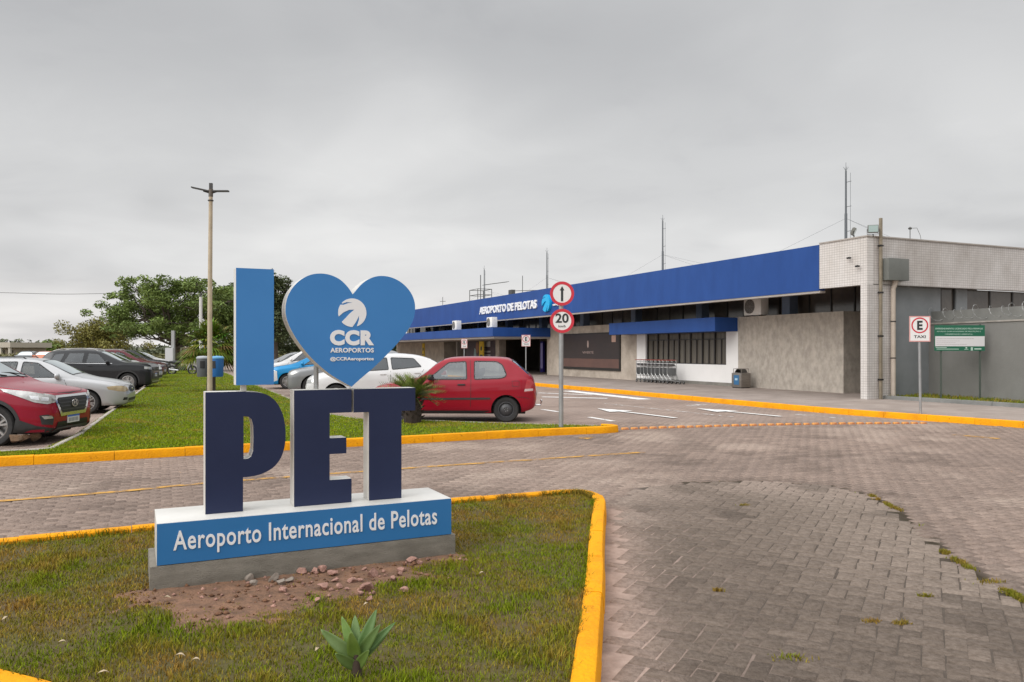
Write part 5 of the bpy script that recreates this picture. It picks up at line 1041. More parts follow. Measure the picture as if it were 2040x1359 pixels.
# cycad beside the red hatchback
Yc = 16.3; cy = thing('cycad', 'dark cycad with feather fronds and a stubby trunk beside the red hatchback', 'cycad', ((822-CX)/F*Yc, Yc, .1))
mb = MB(); mb.tube([(0, 0, -.1), (0, 0, .1), (0, 0, .3), (.0, 0, .52)], [.17, .19, .18, .13], 10)
for k in range(46):
    a = k*2.4; z = .04+.44*k/46; d = Vector((math.cos(a), math.sin(a), .35)); mb.tube([d*.15+Vector((0, 0, z)), d*.25+Vector((0, 0, z+.03))], [.028, .008], 4)
mb.build('trunk', mat('cycad_trunk', (.045, .032, .024), .95), cy); V_, F_, C_l = [], [], []
for k in range(52):
    az_ = k*2.399+rn.uniform(-.2, .2); el = R(rn.uniform(8, 62)); d = Vector((math.cos(az_)*math.cos(el), math.sin(az_)*math.cos(el), math.sin(el))); L = rn.uniform(.62, .88); side = d.cross(Vector((0, 0, 1))).normalized(); pr = None
    for q in range(15):
        t = (q+1)/15; c = Vector((0, 0, .52))+d*L*t+Vector((0, 0, -.34*L*t*t)); 
        for s_ in (-1, 1):
            l = .13*math.sin(math.pi*min(t*.93+.10, 1))**.6; tip = c+side*s_*l+d*.07+Vector((0, 0, .03)); w_ = d*.018; i = len(V_); V_.extend([c-w_, c+w_, tip+w_*.3, tip-w_*.3]); F_.append((i, i+1, i+2, i+3)); c_ = np.array((.135, .175, .036))*rn.uniform(.65, 1.5); 
            if rn.random() < .07: c_ = np.array((.15, .12, .06))
            C_l.extend([c_]*4)
        if pr is not None: i = len(V_); s2 = side*.008; V_.extend([pr-s2, pr+s2, c+s2, c-s2]); F_.append((i, i+1, i+2, i+3)); C_l.extend([(.07, .075, .025)]*4)
        pr = c
link('crown', np_mesh('crown', np.array([tuple(v) for v in V_]), np.array(F_), 4, np.array(C_l)), M_leafT, cy)
# agave seedling in the foreground grass
M_aga = mat('agave_leaf', (.100, .155, .034), .5, col2=(.155, .215, .072), scale=9, attr='Col', spec=.4, coat=.05)
ap = gp(711, 1352, .1); ag = thing('agave', 'young agave with broad pointed green leaves in the foreground grass', 'agave plant', (ap.x, ap.y, .1))
MB().tube([(0, 0, -.03), (0, 0, .05), (.002, 0, .115)], [.026, .024, .02], 10).build('stem', mat('agave_stem', (.05, .032, .022), .9), ag, smooth=50)
ppm = F/ap.y
def agave_leaf(ox, oz, tipx, tipz, w, yy, col, bend=0.0, z0=.09):
    """leaf from the stem to a tip given in picture pixels right/up of the stem foot; w half width, yy depth lean"""
    b = Vector((ox, 0, z0)); e = Vector((tipx/ppm, yy, tipz/ppm)); d = e-b; nrm = Vector((0, -1, .25)).normalized(); side = d.normalized().cross(nrm).normalized(); n_ = side.cross(d.normalized()).normalized(); mb = MB(); K = 14; rows = []
    for k in range(K+1):
        t = k/K; ww = w*.92*(math.sin(math.pi*min(.16+.84*t, 1.0)**.92))**.75*(1 if t < 1 else 0)+.0006; c = b+d*t+n_*bend*math.sin(math.pi*t)+Vector((0, 0, -abs(bend)*.6*t*t)); rows.append([c+side*ww*u+n_*(.28*ww*u*u)*-1*(-1) for u in (-1, -.55, 0, .55, 1)])
    for k in range(K):
        for j in range(4): mb.quad(rows[k][j], rows[k][j+1], rows[k+1][j+1], rows[k+1][j])
    me = mb.mesh('leaf', 60); bm = bmesh.new(); bm.from_mesh(me); bmesh.ops.remove_doubles(bm, verts=bm.verts, dist=1e-5); bmesh.ops.solidify(bm, geom=bm.faces[:], thickness=.0018); bm.to_mesh(me); bm.free(); a = me.color_attributes.new('Col', 'FLOAT_COLOR', 'POINT'); a.data.foreach_set('color', np.tile(np.array([*col, 1], np.float32), len(me.vertices))); me.polygons.foreach_set('use_smooth', [True]*len(me.polygons)); return link('leaf', me, M_aga, ag)
agave_leaf(0, 0, -70, 104, .030, -.02, (.9, .95, 1.0), .012); agave_leaf(0, 0, -34, 118, .026, .04, (1.0, 1.15, .8), 0); agave_leaf(0, 0, -10, 116, .028, .07, (.9, 1.0, 1.0), 0)
agave_leaf(0, 0, 36, 132, .028, .04, (.75, .92, .9), 0); agave_leaf(0, 0, 76, 112, .020, .01, (.75, .95, 1.0), .006); agave_leaf(0, 0, 48, 112, .026, -.02, (.7, .8, .7), .004); agave_leaf(0, 0, -8, 102, .033, -.05, (1.0, 1.05, .7), .004, .07)
agave_leaf(0, 0, -38, 60, .026, -.055, (.8, .85, .75), .004, .05); agave_leaf(0, 0, 28, 66, .024, -.05, (.85, .9, .65), .004, .05)
for tx, tz, w_, yy_ in ((-52, 84, .024, .02), (62, 92, .022, .03)): agave_leaf(0, 0, tx, tz, w_, yy_, (.8, .9, .9), .008, .08)
# rough clump of dry litter under the red parked car
for (x, y, s_, k) in ((30, 886, .16, 1), (48, 884, .10, 2), (66, 882, .13, 3)): rock(gp(x, y, .05), s_, mat('brown_clod', (.20, .12, .07), .95, col2=(.10, .07, .045), scale=6, bump=.8), 400+k, 'brown clod or stone on the ground below the nose of the near red car', 'clods below the near red car', .6)
# ================================================================== CARS
def paint(name, c, flake=.0, rough=.32): return mat('paint_'+name, c, rough, .0 if not flake else flake, coat=.55, spec=.12, col2=tuple(v*.93 for v in c), scale=1.2, contrast=(.3, .7))
M_tyre = mat('tyre', (.020, .020, .021), .85, col2=(.032, .030, .028), scale=20); M_alloy = mat('alloy_rim', (.40, .39, .38), .35, .7); M_steelrim = mat('steel_rim', (.055, .055, .057), .45); M_trim = mat('black_trim', (.022, .022, .023), .6, col2=(.03, .03, .03), scale=5); M_chrome = mat('chrome', (.72, .72, .72), .15, .95)
M_lens = mat('headlight_lens', (.52, .52, .50), .12, .35, col2=(.30, .30, .29), scale=9, coat=1.0); M_amber = mat('aged_lens', (.44, .33, .17), .2, .1, col2=(.30, .22, .12), scale=10, coat=1.0); M_tail = mat('tail_light', (.38, .012, .018), .15, coat=1.0); M_plate = mat('plate_white', (.60, .60, .58), .5); M_pblue = mat('plate_blue', (.02, .10, .40), .4)
M_lining = mat('cabin_lining', (.045, .045, .047), .9); M_seat = mat('seat_fabric', (.065, .066, .07), .9); M_glass = glass_mat('car_glass', (.42, .46, .455), base=.04); M_glassd = glass_mat('dark_car_glass', (.10, .11, .11), base=.05); M_glassc = glass_mat('clear_car_glass', (.66, .72, .70), base=.12); M_ws = glass_mat('windscreen_glass', (.42, .46, .46), refl=(.90, .96, .97), base=.74)
M_blkglass = mat('seal', (.012, .012, .012), .5)
HATCH = dict(L=3.74, W=.805, fa=.72, ra=3.07, wr=.285, arch=.335,
 top=[(0,.52),(.03,.66),(.1,.75),(.35,.83),(.8,.905),(1.0,.945),(1.1,.985),(1.67,1.385),(1.85,1.42),(2.3,1.437),(2.8,1.428),(3.08,1.405),(3.17,1.37),(3.58,1.04),(3.65,.98),(3.70,.85),(3.73,.70),(3.74,.55)],
 bot=[(0,.46),(.02,.30),(.08,.22),(.4,.20),(3.3,.21),(3.6,.27),(3.70,.34),(3.74,.48)],
 wb=[(0,.38),(.03,.52),(.1,.64),(.25,.735),(.6,.795),(1,.805),(2.8,.805),(3.3,.785),(3.55,.73),(3.7,.62),(3.74,.48)],
 wt=[(0,.32),(.1,.56),(.35,.66),(1.0,.70),(1.1,.70),(1.67,.575),(2.3,.565),(3.08,.55),(3.17,.55),(3.58,.62),(3.70,.56),(3.74,.45)],
 belt=[(0,.5),(.1,.68),(.35,.76),(1.0,.87),(1.3,.895),(2.2,.915),(3.1,.95),(3.5,.97),(3.65,.9),(3.74,.53)])
SUV = dict(L=4.27, W=.89, fa=.87, ra=3.46, wr=.345, arch=.40,
 top=[(0,.60),(.02,.76),(.06,.845),(.25,.905),(.6,.965),(.95,1.02),(1.08,1.07),(1.95,1.535),(2.15,1.59),(2.6,1.615),(3.2,1.60),(3.68,1.56),(3.85,1.50),(4.12,1.17),(4.2,1.06),(4.25,.85),(4.27,.62)],
 bot=[(0,.50),(.02,.30),(.1,.22),(.5,.22),(3.8,.25),(4.15,.33),(4.27,.5)],
 wb=[(0,.58),(.02,.66),(.08,.74),(.2,.81),(.45,.872),(.85,.89),(3.5,.89),(3.9,.86),(4.15,.78),(4.27,.62)],
 wt=[(0,.5),(.06,.66),(.25,.74),(1.0,.79),(1.18,.78),(1.95,.645),(2.6,.625),(3.68,.59),(3.85,.58),(4.12,.67),(4.27,.55)],
 belt=[(0,.56),(.06,.80),(.25,.85),(1.0,.975),(1.3,1.035),(3.6,1.12),(4.0,1.12),(4.2,.95),(4.27,.58)])
WAGON = dict(L=4.30, W=.85, fa=.90, ra=3.45, wr=.295, arch=.345,
 top=[(0,.50),(.03,.63),(.12,.71),(.4,.80),(1.0,.905),(1.15,.95),(1.98,1.335),(2.2,1.375),(2.7,1.395),(3.6,1.37),(3.9,1.32),(4.18,.98),(4.26,.8),(4.3,.55)],
 bot=[(0,.44),(.02,.28),(.1,.21),(.5,.20),(3.8,.21),(4.15,.27),(4.3,.48)],
 wb=[(0,.40),(.03,.56),(.1,.66),(.3,.77),(.65,.835),(1,.85),(3.4,.85),(3.9,.82),(4.2,.7),(4.3,.5)],
 wt=[(0,.34),(.12,.58),(.4,.69),(1.0,.74),(1.15,.74),(1.98,.60),(2.7,.585),(3.6,.57),(3.9,.58),(4.18,.66),(4.3,.45)],
 belt=[(0,.48),(.12,.65),(.4,.74),(1.0,.845),(1.3,.875),(3.4,.93),(4.0,.93),(4.2,.8),(4.3,.52)])
COUPE = dict(L=4.15, W=.87, fa=.86, ra=3.42, wr=.31, arch=.365,
 top=[(0,.54),(.02,.68),(.08,.78),(.3,.88),(.8,.97),(1.0,1.01),(1.12,1.05),(2.0,1.43),(2.3,1.475),(2.6,1.485),(3.1,1.45),(3.6,1.33),(3.95,1.12),(4.06,1.03),(4.12,.85),(4.15,.6)],
 bot=[(0,.48),(.02,.30),(.1,.22),(.5,.20),(3.8,.22),(4.05,.3),(4.15,.5)],
 wb=[(0,.46),(.02,.58),(.1,.70),(.25,.79),(.6,.855),(1,.87),(3.4,.87),(3.8,.84),(4.05,.72),(4.15,.52)],
 wt=[(0,.4),(.08,.6),(.3,.70),(1.0,.75),(1.12,.745),(2.0,.60),(2.6,.585),(3.1,.57),(3.6,.57),(3.95,.64),(4.15,.45)],
 belt=[(0,.52),(.08,.7),(.3,.79),(1.0,.90),(1.3,.93),(3.4,1.02),(3.9,1.04),(4.08,.95),(4.15,.58)])
def body_grid(S):
    L = S['L']; e = [0, .004, .01, .02, .035, .055, .08, .11, .15, .2, .25]; ts = np.array(sorted(set(e+[L-v for v in e]+list(np.arange(.28, L-.26, .03)))))
    T, B, WB, WT, BE = (pchip(*zip(*S[k]))(ts) for k in ('top', 'bot', 'wb', 'wt', 'belt')); n = len(ts); rows = []
    for i in range(n):
        zb, zt, w, wt, sh = B[i], T[i], WB[i], WT[i], BE[i]; sh = min(sh, zt-.015); sh = max(sh, zb+.02); hgt = sh-zb
        key_s = np.array([0, .10, .22, .45, .68, .88, 1.0]); yy = np.array([w-.045, w-.016, w-.006, w-.001, w, w-.012, w-.038])
        q = np.linspace(0, 1, 22); f = pchip(key_s, yy); sec = [(0, zb+.01), (w*.5, zb+.004), (w-.12, zb)] + [(float(f(v)), zb+.012+(hgt-.012)*v) for v in q]
        w6 = w-.038; wt_ = min(wt, w6-.012); dzt = max(zt-sh, .012)
        for v in np.linspace(.12, 1, 11): sec.append((w6-.008-(w6-.008-wt_-.02)*(v**1.12), sh+(dzt*.93)*v))
        sec += [(wt_-.005, sh+dzt*.975), (wt_-.05, zt-.002), (wt_*.75, zt+.012), (wt_*.45, zt+.022), (wt_*.2, zt+.027), (0, zt+.028)]
        rows.append(sec)
    return ts, rows
def car_mesh(S):
    ts, rows = body_grid(S); L = S['L']; n, m = len(ts), len(rows[0]); V_ = []; idx = {}
    for i in range(n):
        for j, (y, z) in enumerate(rows[i]):
            idx[(i, j, 1)] = len(V_); V_.append((L/2-ts[i], y, z))
            if j in (0, m-1): idx[(i, j, -1)] = idx[(i, j, 1)]
            else: idx[(i, j, -1)] = len(V_); V_.append((L/2-ts[i], -y, z))
    Fs = []
    for i in range(n-1):
        for j in range(m-1):
            a, b, c, d = idx[(i, j, 1)], idx[(i+1, j, 1)], idx[(i+1, j+1, 1)], idx[(i, j+1, 1)]; Fs.append((a, d, c, b))
            a, b, c, d = idx[(i, j, -1)], idx[(i+1, j, -1)], idx[(i+1, j+1, -1)], idx[(i, j+1, -1)]; Fs.append((a, b, c, d))
    for i in (0, n-1):
        lp_ = [idx[(i, j, 1)] for j in range(m)] + [idx[(i, j, -1)] for j in range(m-2, 0, -1)]; Fs.append(tuple(lp_) if i == 0 else tuple(lp_[::-1]))
    return V_, Fs
def clip_poly_grid(poly, step):
    """polygon filled with a fine mesh: returns verts, faces"""
    bm = bmesh.new(); vs = [bm.verts.new((p[0], p[1], 0)) for p in poly]; f = bm.faces.new(vs); bmesh.ops.triangulate(bm, faces=[f])
    xs = [p[0] for p in poly]; ys = [p[1] for p in poly]
    for lo, hi, no in ((min(xs), max(xs), (1, 0, 0)), (min(ys), max(ys), (0, 1, 0))):
        k = lo+step
        while k < hi-1e-4:
            bmesh.ops.bisect_plane(bm, geom=bm.verts[:]+bm.edges[:]+bm.faces[:], plane_co=tuple(c*k for c in no), plane_no=no); k += step
    bm.normal_update(); 
    for f in bm.faces:
        if f.normal.z < 0: f.normal_flip()
    bm.verts.index_update(); v = [(q.co.x, q.co.y) for q in bm.verts]; fs = [tuple(q.index for q in f.verts) for f in bm.faces]; bm.free(); return v, fs
def inset(poly, d):
    n = len(poly); A = sum(poly[i][0]*poly[(i+1) % n][1]-poly[(i+1) % n][0]*poly[i][1] for i in range(n)); s = 1 if A > 0 else -1; out = []
    for i in range(n):
        p, q, r = Vector(poly[i-1]), Vector(poly[i]), Vector(poly[(i+1) % n]); a = (q-p).normalized(); b = (r-q).normalized(); n1 = Vector((-a.y, a.x))*s; n2 = Vector((-b.y, b.x))*s; k = (n1+n2); k = k/max(k.length_squared, .3)*2; out.append(tuple(q+k*d))
    return out
def rounded(poly, r=.04, n=4):
    out = []; m = len(poly)
    for i in range(m):
        p, q, s = Vector(poly[i-1]), Vector(poly[i]), Vector(poly[(i+1) % m]); a = min(r, (p-q).length*.4); b = min(r, (s-q).length*.4); A = q+(p-q).normalized()*a; B = q+(s-q).normalized()*b
        for k in range(n+1):
            t = k/n; out.append(tuple(A*(1-t)**2+q*2*t*(1-t)+B*t*t))
    return out
class Car:
    def __init__(c, S, label, loc, heading, paint_m, group=None, name='parked_car', cut=True):
        c.S = S; c.L = S['L']; c.root = thing(name, label, 'car', loc, heading, group); c.pm = paint_m; c.V, c.F = car_mesh(S); c.bvh = BVHTree.FromPolygons([Vector(v) for v in c.V], c.F); c.holes = []
    def x(c, t): return c.L/2-t
    def proj(c, poly, mode, off, step=.06, mb=None, side=1, phi=0):
        """lay a polygon on the body. mode side: points (t, z); front/rear: (y, z); top: (t, y); slant: (t, y, z) seen from phi degrees off the nose"""
        mb = mb or MB()
        if mode == 'slant':
            ph = R(phi)*side; dv = Vector((math.cos(ph), math.sin(ph), 0)); rv = Vector((-math.sin(ph), math.cos(ph), 0)); pts = [(Vector((c.x(t), y*side, 0)).dot(rv), z) for t, y, z in poly]
        elif mode == 'side': dv = Vector((0, side, 0)); rv = Vector((1, 0, 0)); pts = [(c.x(t), z) for t, z in poly]
        elif mode == 'front': dv = Vector((1, 0, 0)); rv = Vector((0, 1, 0)); pts = list(poly)
        elif mode == 'rear': dv = Vector((-1, 0, 0)); rv = Vector((0, 1, 0)); pts = list(poly)
        elif mode == 'top': dv = Vector((0, 0, 1)); rv = Vector((1, 0, 0)); pts = [(c.x(t), y) for t, y in poly]
        uv = Vector((0, 1, 0)) if mode == 'top' else Vector((0, 0, 1)); v, fs = clip_poly_grid(pts, step); i0 = len(mb.v)
        for a, b in v:
            o = rv*a+uv*b+dv*6; hit = c.bvh.ray_cast(o, -dv)
            if hit[0] is None: hit = c.bvh.find_nearest(rv*a+uv*b+dv*c.L*.5 if mode in ('front', 'rear', 'slant') else rv*a+uv*b+dv*.6)
            nn = hit[1]; nn = nn if nn.dot(dv) > 0 else -nn; mb.v.append(hit[0]+nn*off)
        flip = rv.cross(uv).dot(dv) < 0
        for f in fs:
            f = tuple(i0+q for q in f); mb.f.append(f[::-1] if flip else f)
        return mb
    def patch(c, name, poly, mode, m_, off=.004, side=1, phi=0, step=.06, parent=None, smooth=60): return c.proj(poly, mode, off, step, None, side, phi).build(name, m_, parent or c.root, smooth=smooth)
    def window(c, name, poly, mode, glass, side=1, border=.022, parent=None):
        poly = rounded(poly, .05); c.holes.append((mode, side, inset(poly, border*.9))); g = c.patch(name, inset(poly, border*.5), mode, glass, .003, side, step=.07)
        ring = MB(); inn = inset(poly, border); n = len(poly)
        for i in range(n):
            q = [poly[i], poly[(i+1) % n], inn[(i+1) % n], inn[i]]; c.proj(q, mode, .006, .2, ring, side)
        ring.build('window_seal', M_blkglass, g, smooth=60); return g
    def finish(c, lining=True):
        S = c.S; bm = bmesh.new(); bm.verts.ensure_lookup_table(); vs = [bm.verts.new(v) for v in c.V]
        for f in c.F:
            try: bm.faces.new([vs[q] for q in f])
            except ValueError: pass
        bmesh.ops.recalc_face_normals(bm, faces=bm.faces[:]); kill = set(); cen = [(f, f.calc_center_median()) for f in bm.faces]
        xs = np.array([q.x for _, q in cen]); ys = np.array([q.y for _, q in cen]); zs = np.array([q.z for _, q in cen]); nx = np.array([f.normal.x if f.normal.length else 0 for f, _ in cen])
        for mode, side, poly in c.holes:
            if mode == 'side': p = [(c.x(t), z) for t, z in poly]; k = inside(p, xs, zs) & (ys*side > .3)
            elif mode == 'front': k = inside(poly, ys, zs) & (xs > 0) & (zs > .75)
            elif mode == 'rear': k = inside(poly, ys, zs) & (xs < 0) & (zs > .75)
            elif mode == 'top': p = [(c.x(t), y) for t, y in poly]; k = inside(p, xs, ys) & (zs > .85)
            kill |= set(np.nonzero(k)[0])
        cabin = (zs > .45) & (np.abs(xs) < c.L/2-.35); lin = []
        ar = S['arch']; wz = S['wr']; wkill = set()
        for ax in (S['fa'], S['ra']):
            k = (np.hypot(xs-c.x(ax), zs-wz) < ar) & (np.abs(ys) > .42); wkill |= set(np.nonzero(k)[0])
        bm.normal_update(); mb = MB()
        if lining:
            for i, (f, q) in enumerate(cen):
                if cabin[i] and i not in kill and i not in wkill: mb.f.append(tuple(len(mb.v)+k for k in range(len(f.verts)))[::-1]); mb.v += [v.co-v.normal*.03 for v in f.verts]
            mb.build('cabin_lining', M_lining, c.root)
        dead = [cen[i][0] for i in kill | wkill]; rim = {v for i in wkill for v in cen[i][0].verts}; bmesh.ops.delete(bm, geom=dead, context='FACES_ONLY')
        for v in rim:
            if not v.is_valid or not v.link_faces: continue
            for ax in (S['fa'], S['ra']):
                d = math.hypot(v.co.x-c.x(ax), v.co.z-wz)
                if d < ar*1.2 and abs(v.co.y) > .5 and v.co.z > S['bot'][3][1]+.03: v.co.x = c.x(ax)+(v.co.x-c.x(ax))*ar/d; v.co.z = wz+(v.co.z-wz)*ar/d
        bmesh.ops.delete(bm, geom=[v for v in bm.verts if not v.link_faces], context='VERTS'); bmesh.ops.recalc_face_normals(bm, faces=bm.faces[:]) if False else None
        me = bpy.data.meshes.new('body'); bm.to_mesh(me); bm.free(); me.polygons.foreach_set('use_smooth', [True]*len(me.polygons)); me.set_sharp_from_angle(angle=R(48)); c.body = link('body', me, c.pm, c.root)
        # arch liners and underbody
        mb = MB()
        for ax in (S['fa'], S['ra']):
            for sy in (-1, 1):
                n = 18; W = S['W']
                for k in range(n):
                    a0, a1 = math.pi*(1.12*k/n-.06), math.pi*(1.12*(k+1)/n-.06); r = ar+.004; p = lambda a, y: (c.x(ax)+r*math.cos(a), y*sy, wz+r*math.sin(a)); mb.quad(p(a0, W-.03), p(a1, W-.03), p(a1, .42), p(a0, .42))
                mb.flat([(c.x(ax)+(ar+.004)*math.cos(a), wz+(ar+.004)*math.sin(a)) for a in np.linspace(-.2, math.pi+.2, 20)], (0, .43*sy, 0), (1, 0, 0), (0, 0, 1))
        mb.box(-c.L/2+.25, c.L/2-.25, -.42, .42, .17, .26); mb.build('underbody', M_trim, c.root)
    def arch_trim(c, width, m_, off=.007):
        S = c.S; ar = S['arch']-.002
        for ax in (S['fa'], S['ra']):
            for sy in (-1, 1):
                A = np.linspace(-.12, math.pi+.12, 25); mb = MB()
                for k in range(24):
                    q = [(ax-(ar)*math.cos(A[k]), S['wr']+ar*math.sin(A[k])), (ax-(ar)*math.cos(A[k+1]), S['wr']+ar*math.sin(A[k+1])), (ax-(ar+width)*math.cos(A[k+1]), S['wr']+(ar+width)*math.sin(A[k+1])), (ax-(ar+width)*math.cos(A[k]), S['wr']+(ar+width)*math.sin(A[k]))]
                    i0 = len(mb.v); c.proj(q, 'side', off, 1, mb, sy)
                mb.build('wheel_arch_trim', m_, c.root, smooth=40)
    def wheels(c, style='alloy', spokes=5):
        S = c.S; r = S['wr']; w = .19; y0 = S['W']-.035; rr = r*(.68 if style == 'alloy' else .62)
        tm = MB().lathe([(rr, -w/2+.01), (rr+.012, -w/2), (r-.03, -w/2), (r-.008, -w/2+.022), (r, -w/2+.05), (r, w/2-.05), (r-.008, w/2-.022), (r-.03, w/2), (rr+.012, w/2), (rr, w/2-.01)], (0, 0, 0), (0, 1, 0), 40).mesh('wheel', 40)
        rb = MB(); rb.lathe([(rr+.002, w/2-.012), (rr-.012, w/2-.006), (rr-.025, w/2-.02), (rr-.03, w/2-.06), (rr-.04, -.02), (0, -.02)], (0, 0, 0), (0, 1, 0), 36)
        if style == 'alloy':
            for k in range(spokes):
                for da in (-.15, .15):
                    a = 2*math.pi*k/spokes+.3; p = lambda q, an, dy: Vector((q*math.cos(an), w/2-.03+dy, q*math.sin(an))); rb.v_start = len(rb.v); d0, d1 = .045, .03
                    A, B = a+da*.35, a+da*1.25; s_ = Vector((-math.sin(a), 0, math.cos(a)))
                    i = len(rb.v); rb.v += [p(.05, A, .012)-s_*.02, p(.05, A, .012)+s_*.02, p(rr-.012, B, .012)+s_*.016, p(rr-.012, B, .012)-s_*.016, p(.05, A, -.03)-s_*.024, p(.05, A, -.03)+s_*.024, p(rr-.012, B, -.03)+s_*.022, p(rr-.012, B, -.03)-s_*.022]; rb.f += [tuple(i+q for q in f) for f in ((0, 3, 2, 1), (0, 1, 5, 4), (1, 2, 6, 5), (2, 3, 7, 6), (3, 0, 4, 7))]
            rb.lathe([(.075, w/2-.045), (.07, w/2-.012), (.03, w/2-.008), (0, w/2-.008)], (0, 0, 0), (0, 1, 0), 20)
        else:
            rb.lathe([(rr-.03, w/2-.05), (rr-.045, w/2-.03), (.10, w/2-.02), (.085, w/2-.005), (.05, w/2+.0), (.045, w/2-.02), (0, w/2-.02)], (0, 0, 0), (0, 1, 0), 28)
        rm = rb.mesh('rim', 40); hub = MB()
        for k in range(5 if style != 'alloy' else 5): a = 2*math.pi*k/5; hub.lathe([(.009, 0), (.009, .012), (0, .014)], (.035*math.cos(a), w/2-.02, .035*math.sin(a)), (0, 1, 0), 8)
        hm = hub.mesh('wheel_bolt')
        for ax in (S['fa'], S['ra']):
            for sy in (1, -1):
                o = link('wheel', tm, M_tyre, c.root); o.location = (c.x(ax), sy*(y0-w/2), r); o.rotation_euler = (0, 0, 0 if sy > 0 else math.pi)
                q = link('rim', rm, M_alloy if style == 'alloy' else M_steelrim, o); b = link('wheel_bolt', hm, M_alloy, o)
                if style != 'alloy':
                    v = MB()
                    for k in range(12): a = 2*math.pi*k/12; v.lathe([(.013, 0), (0, .002)], ((rr-.065)*math.cos(a), w/2-.0255, (rr-.065)*math.sin(a)), (0, 1, 0), 8)
                    v.build('vent_hole', M_blkglass, o)
    def seam(c, pts, side, w=.009, mode='side', name='door_seam'):
        mb = MB()
        for (a, b) in zip(pts[:-1], pts[1:]):
            d = Vector(b)-Vector(a); n = Vector((-d.y, d.x)).normalized()*w/2; A, B = Vector(a), Vector(b); c.proj([tuple(A-n), tuple(B-n), tuple(B+n), tuple(A+n)], mode, .0035, .12, mb, side)
        return mb.build(name, M_chrome if name == 'window_trim' else M_blkglass, c.root, smooth=60)
    def mirror(c, t, z, m_, s=1.0, y=None):
        y = y or c.S['W']
        for sy in (-1, 1):
            bm = bmesh.new(); bmesh.ops.create_icosphere(bm, subdivisions=3, radius=1)
            for v in bm.verts:
                k = v.co; v.co = Vector((max(k.x, -.35)*.085*s, k.y*.10*s, max(min(k.z, .75), -.75)*.085*s))
            me = bpy.data.meshes.new('mirror'); bm.to_mesh(me); bm.free(); me.polygons.foreach_set('use_smooth', [True]*len(me.polygons)); o = link('mirror', me, m_, c.root); o.location = (c.x(t), sy*(y+.05), z); o.rotation_euler = (0, 0, -.12*sy)
            MB().tube([(-.01, -sy*.05, -.05), (-.01, -sy*.14, -.07)], .02, 6).build('mirror_arm', M_trim, o)
    def handle(c, t, z, m_, sides=(-1, 1)):
        for sy in sides:
            h = c.bvh.ray_cast(Vector((c.x(t), 3*sy, z)), Vector((0, -sy, 0)))[0]; y = h.y
            MB().obox(Vector((c.x(t)-.085, y, z-.016)), Vector((.17, 0, 0)), Vector((0, sy*.022, 0)), Vector((0, 0, .032))).build('door_handle', m_, c.root, bevel=.008)
    def seats(c, t0, t1=None):
        mb = MB()
        for t in (t0, t1) if t1 else (t0,):
            for y in (-.36, .36):
                mb.obox((c.x(t)-.25, y-.24, .35), (.5, 0, 0), (0, .48, 0), (0, 0, .16)); mb.obox((c.x(t)-.32, y-.23, .48), (.12, 0, 0), (0, .46, 0), (-.13, 0, .52)); mb.obox((c.x(t)-.47, y-.13, 1.02), (.09, 0, 0), (0, .26, 0), (-.02, 0, .17))
        mb.build('seat', M_seat, c.root, bevel=.03)
        mb = MB(); mb.box(c.x(t0-.62), c.x(t0-.95), -c.S['W']+.14, c.S['W']-.14, .55, min(.9, float(pchip(*zip(*c.S['belt']))(t0-.9))-.01)); mb.build('dashboard', M_lining, c.root, bevel=.04)
        MB().lathe([(.185, -.012), (.195, 0), (.185, .012), (.172, 0), (.185, -.012)], (c.x(t0-.52), .36, .86), Vector((-.85, 0, .5)), 24).build('steering_wheel', M_blkglass, c.root, smooth=60)
    def glasses(c, ws, rear, sides, gs=None, gw=None, gr=None):
        """windscreen and rear glass as (t, half width) outlines from above, side windows as (t, z)"""
        gs = gs or M_glass
        c.window('windscreen', [(t, y) for t, y in ws]+[(t, -y) for t, y in ws[::-1]], 'top', gw or M_ws, border=.03)
        if rear: c.window('rear_window', [(t, y) for t, y in rear]+[(t, -y) for t, y in rear[::-1]], 'top', gr or gs, border=.03)
        for poly in sides:
            for sy in (-1, 1): c.window('side_window', poly, 'side', gs, sy)
    def plate(c, z, mode='front', y=0.0, tilt=0):
        sx = 1 if mode == 'front' else -1; h = c.bvh.ray_cast(Vector((6*sx, y, z)), Vector((-sx, 0, 0)))[0]; x = h.x+sx*.012
        p = MB().box(x-.006, x+.006, y-.2, y+.2, z-.065, z+.065).build('licence_plate', M_plate, c.root); xx = x+sx*.0075
        MB().quad((xx, y-.2, z+.036), (xx, y+.2, z+.036), (xx, y+.2, z+.065), (xx, y-.2, z+.065)).build('plate_band', M_pblue, p); mb = MB()
        for k in range(7): yy = y-.165+k*.048; mb.quad((xx, yy, z-.045), (xx, yy+.032, z-.045), (xx, yy+.032, z+.02), (xx, yy, z+.02))
        mb.build('plate_marks', mat('plate_grey', (.22, .22, .22), .6), p)
rect = lambda a, b, z0, z1: [(a, z0), (b, z0), (b, z1), (a, z1)]

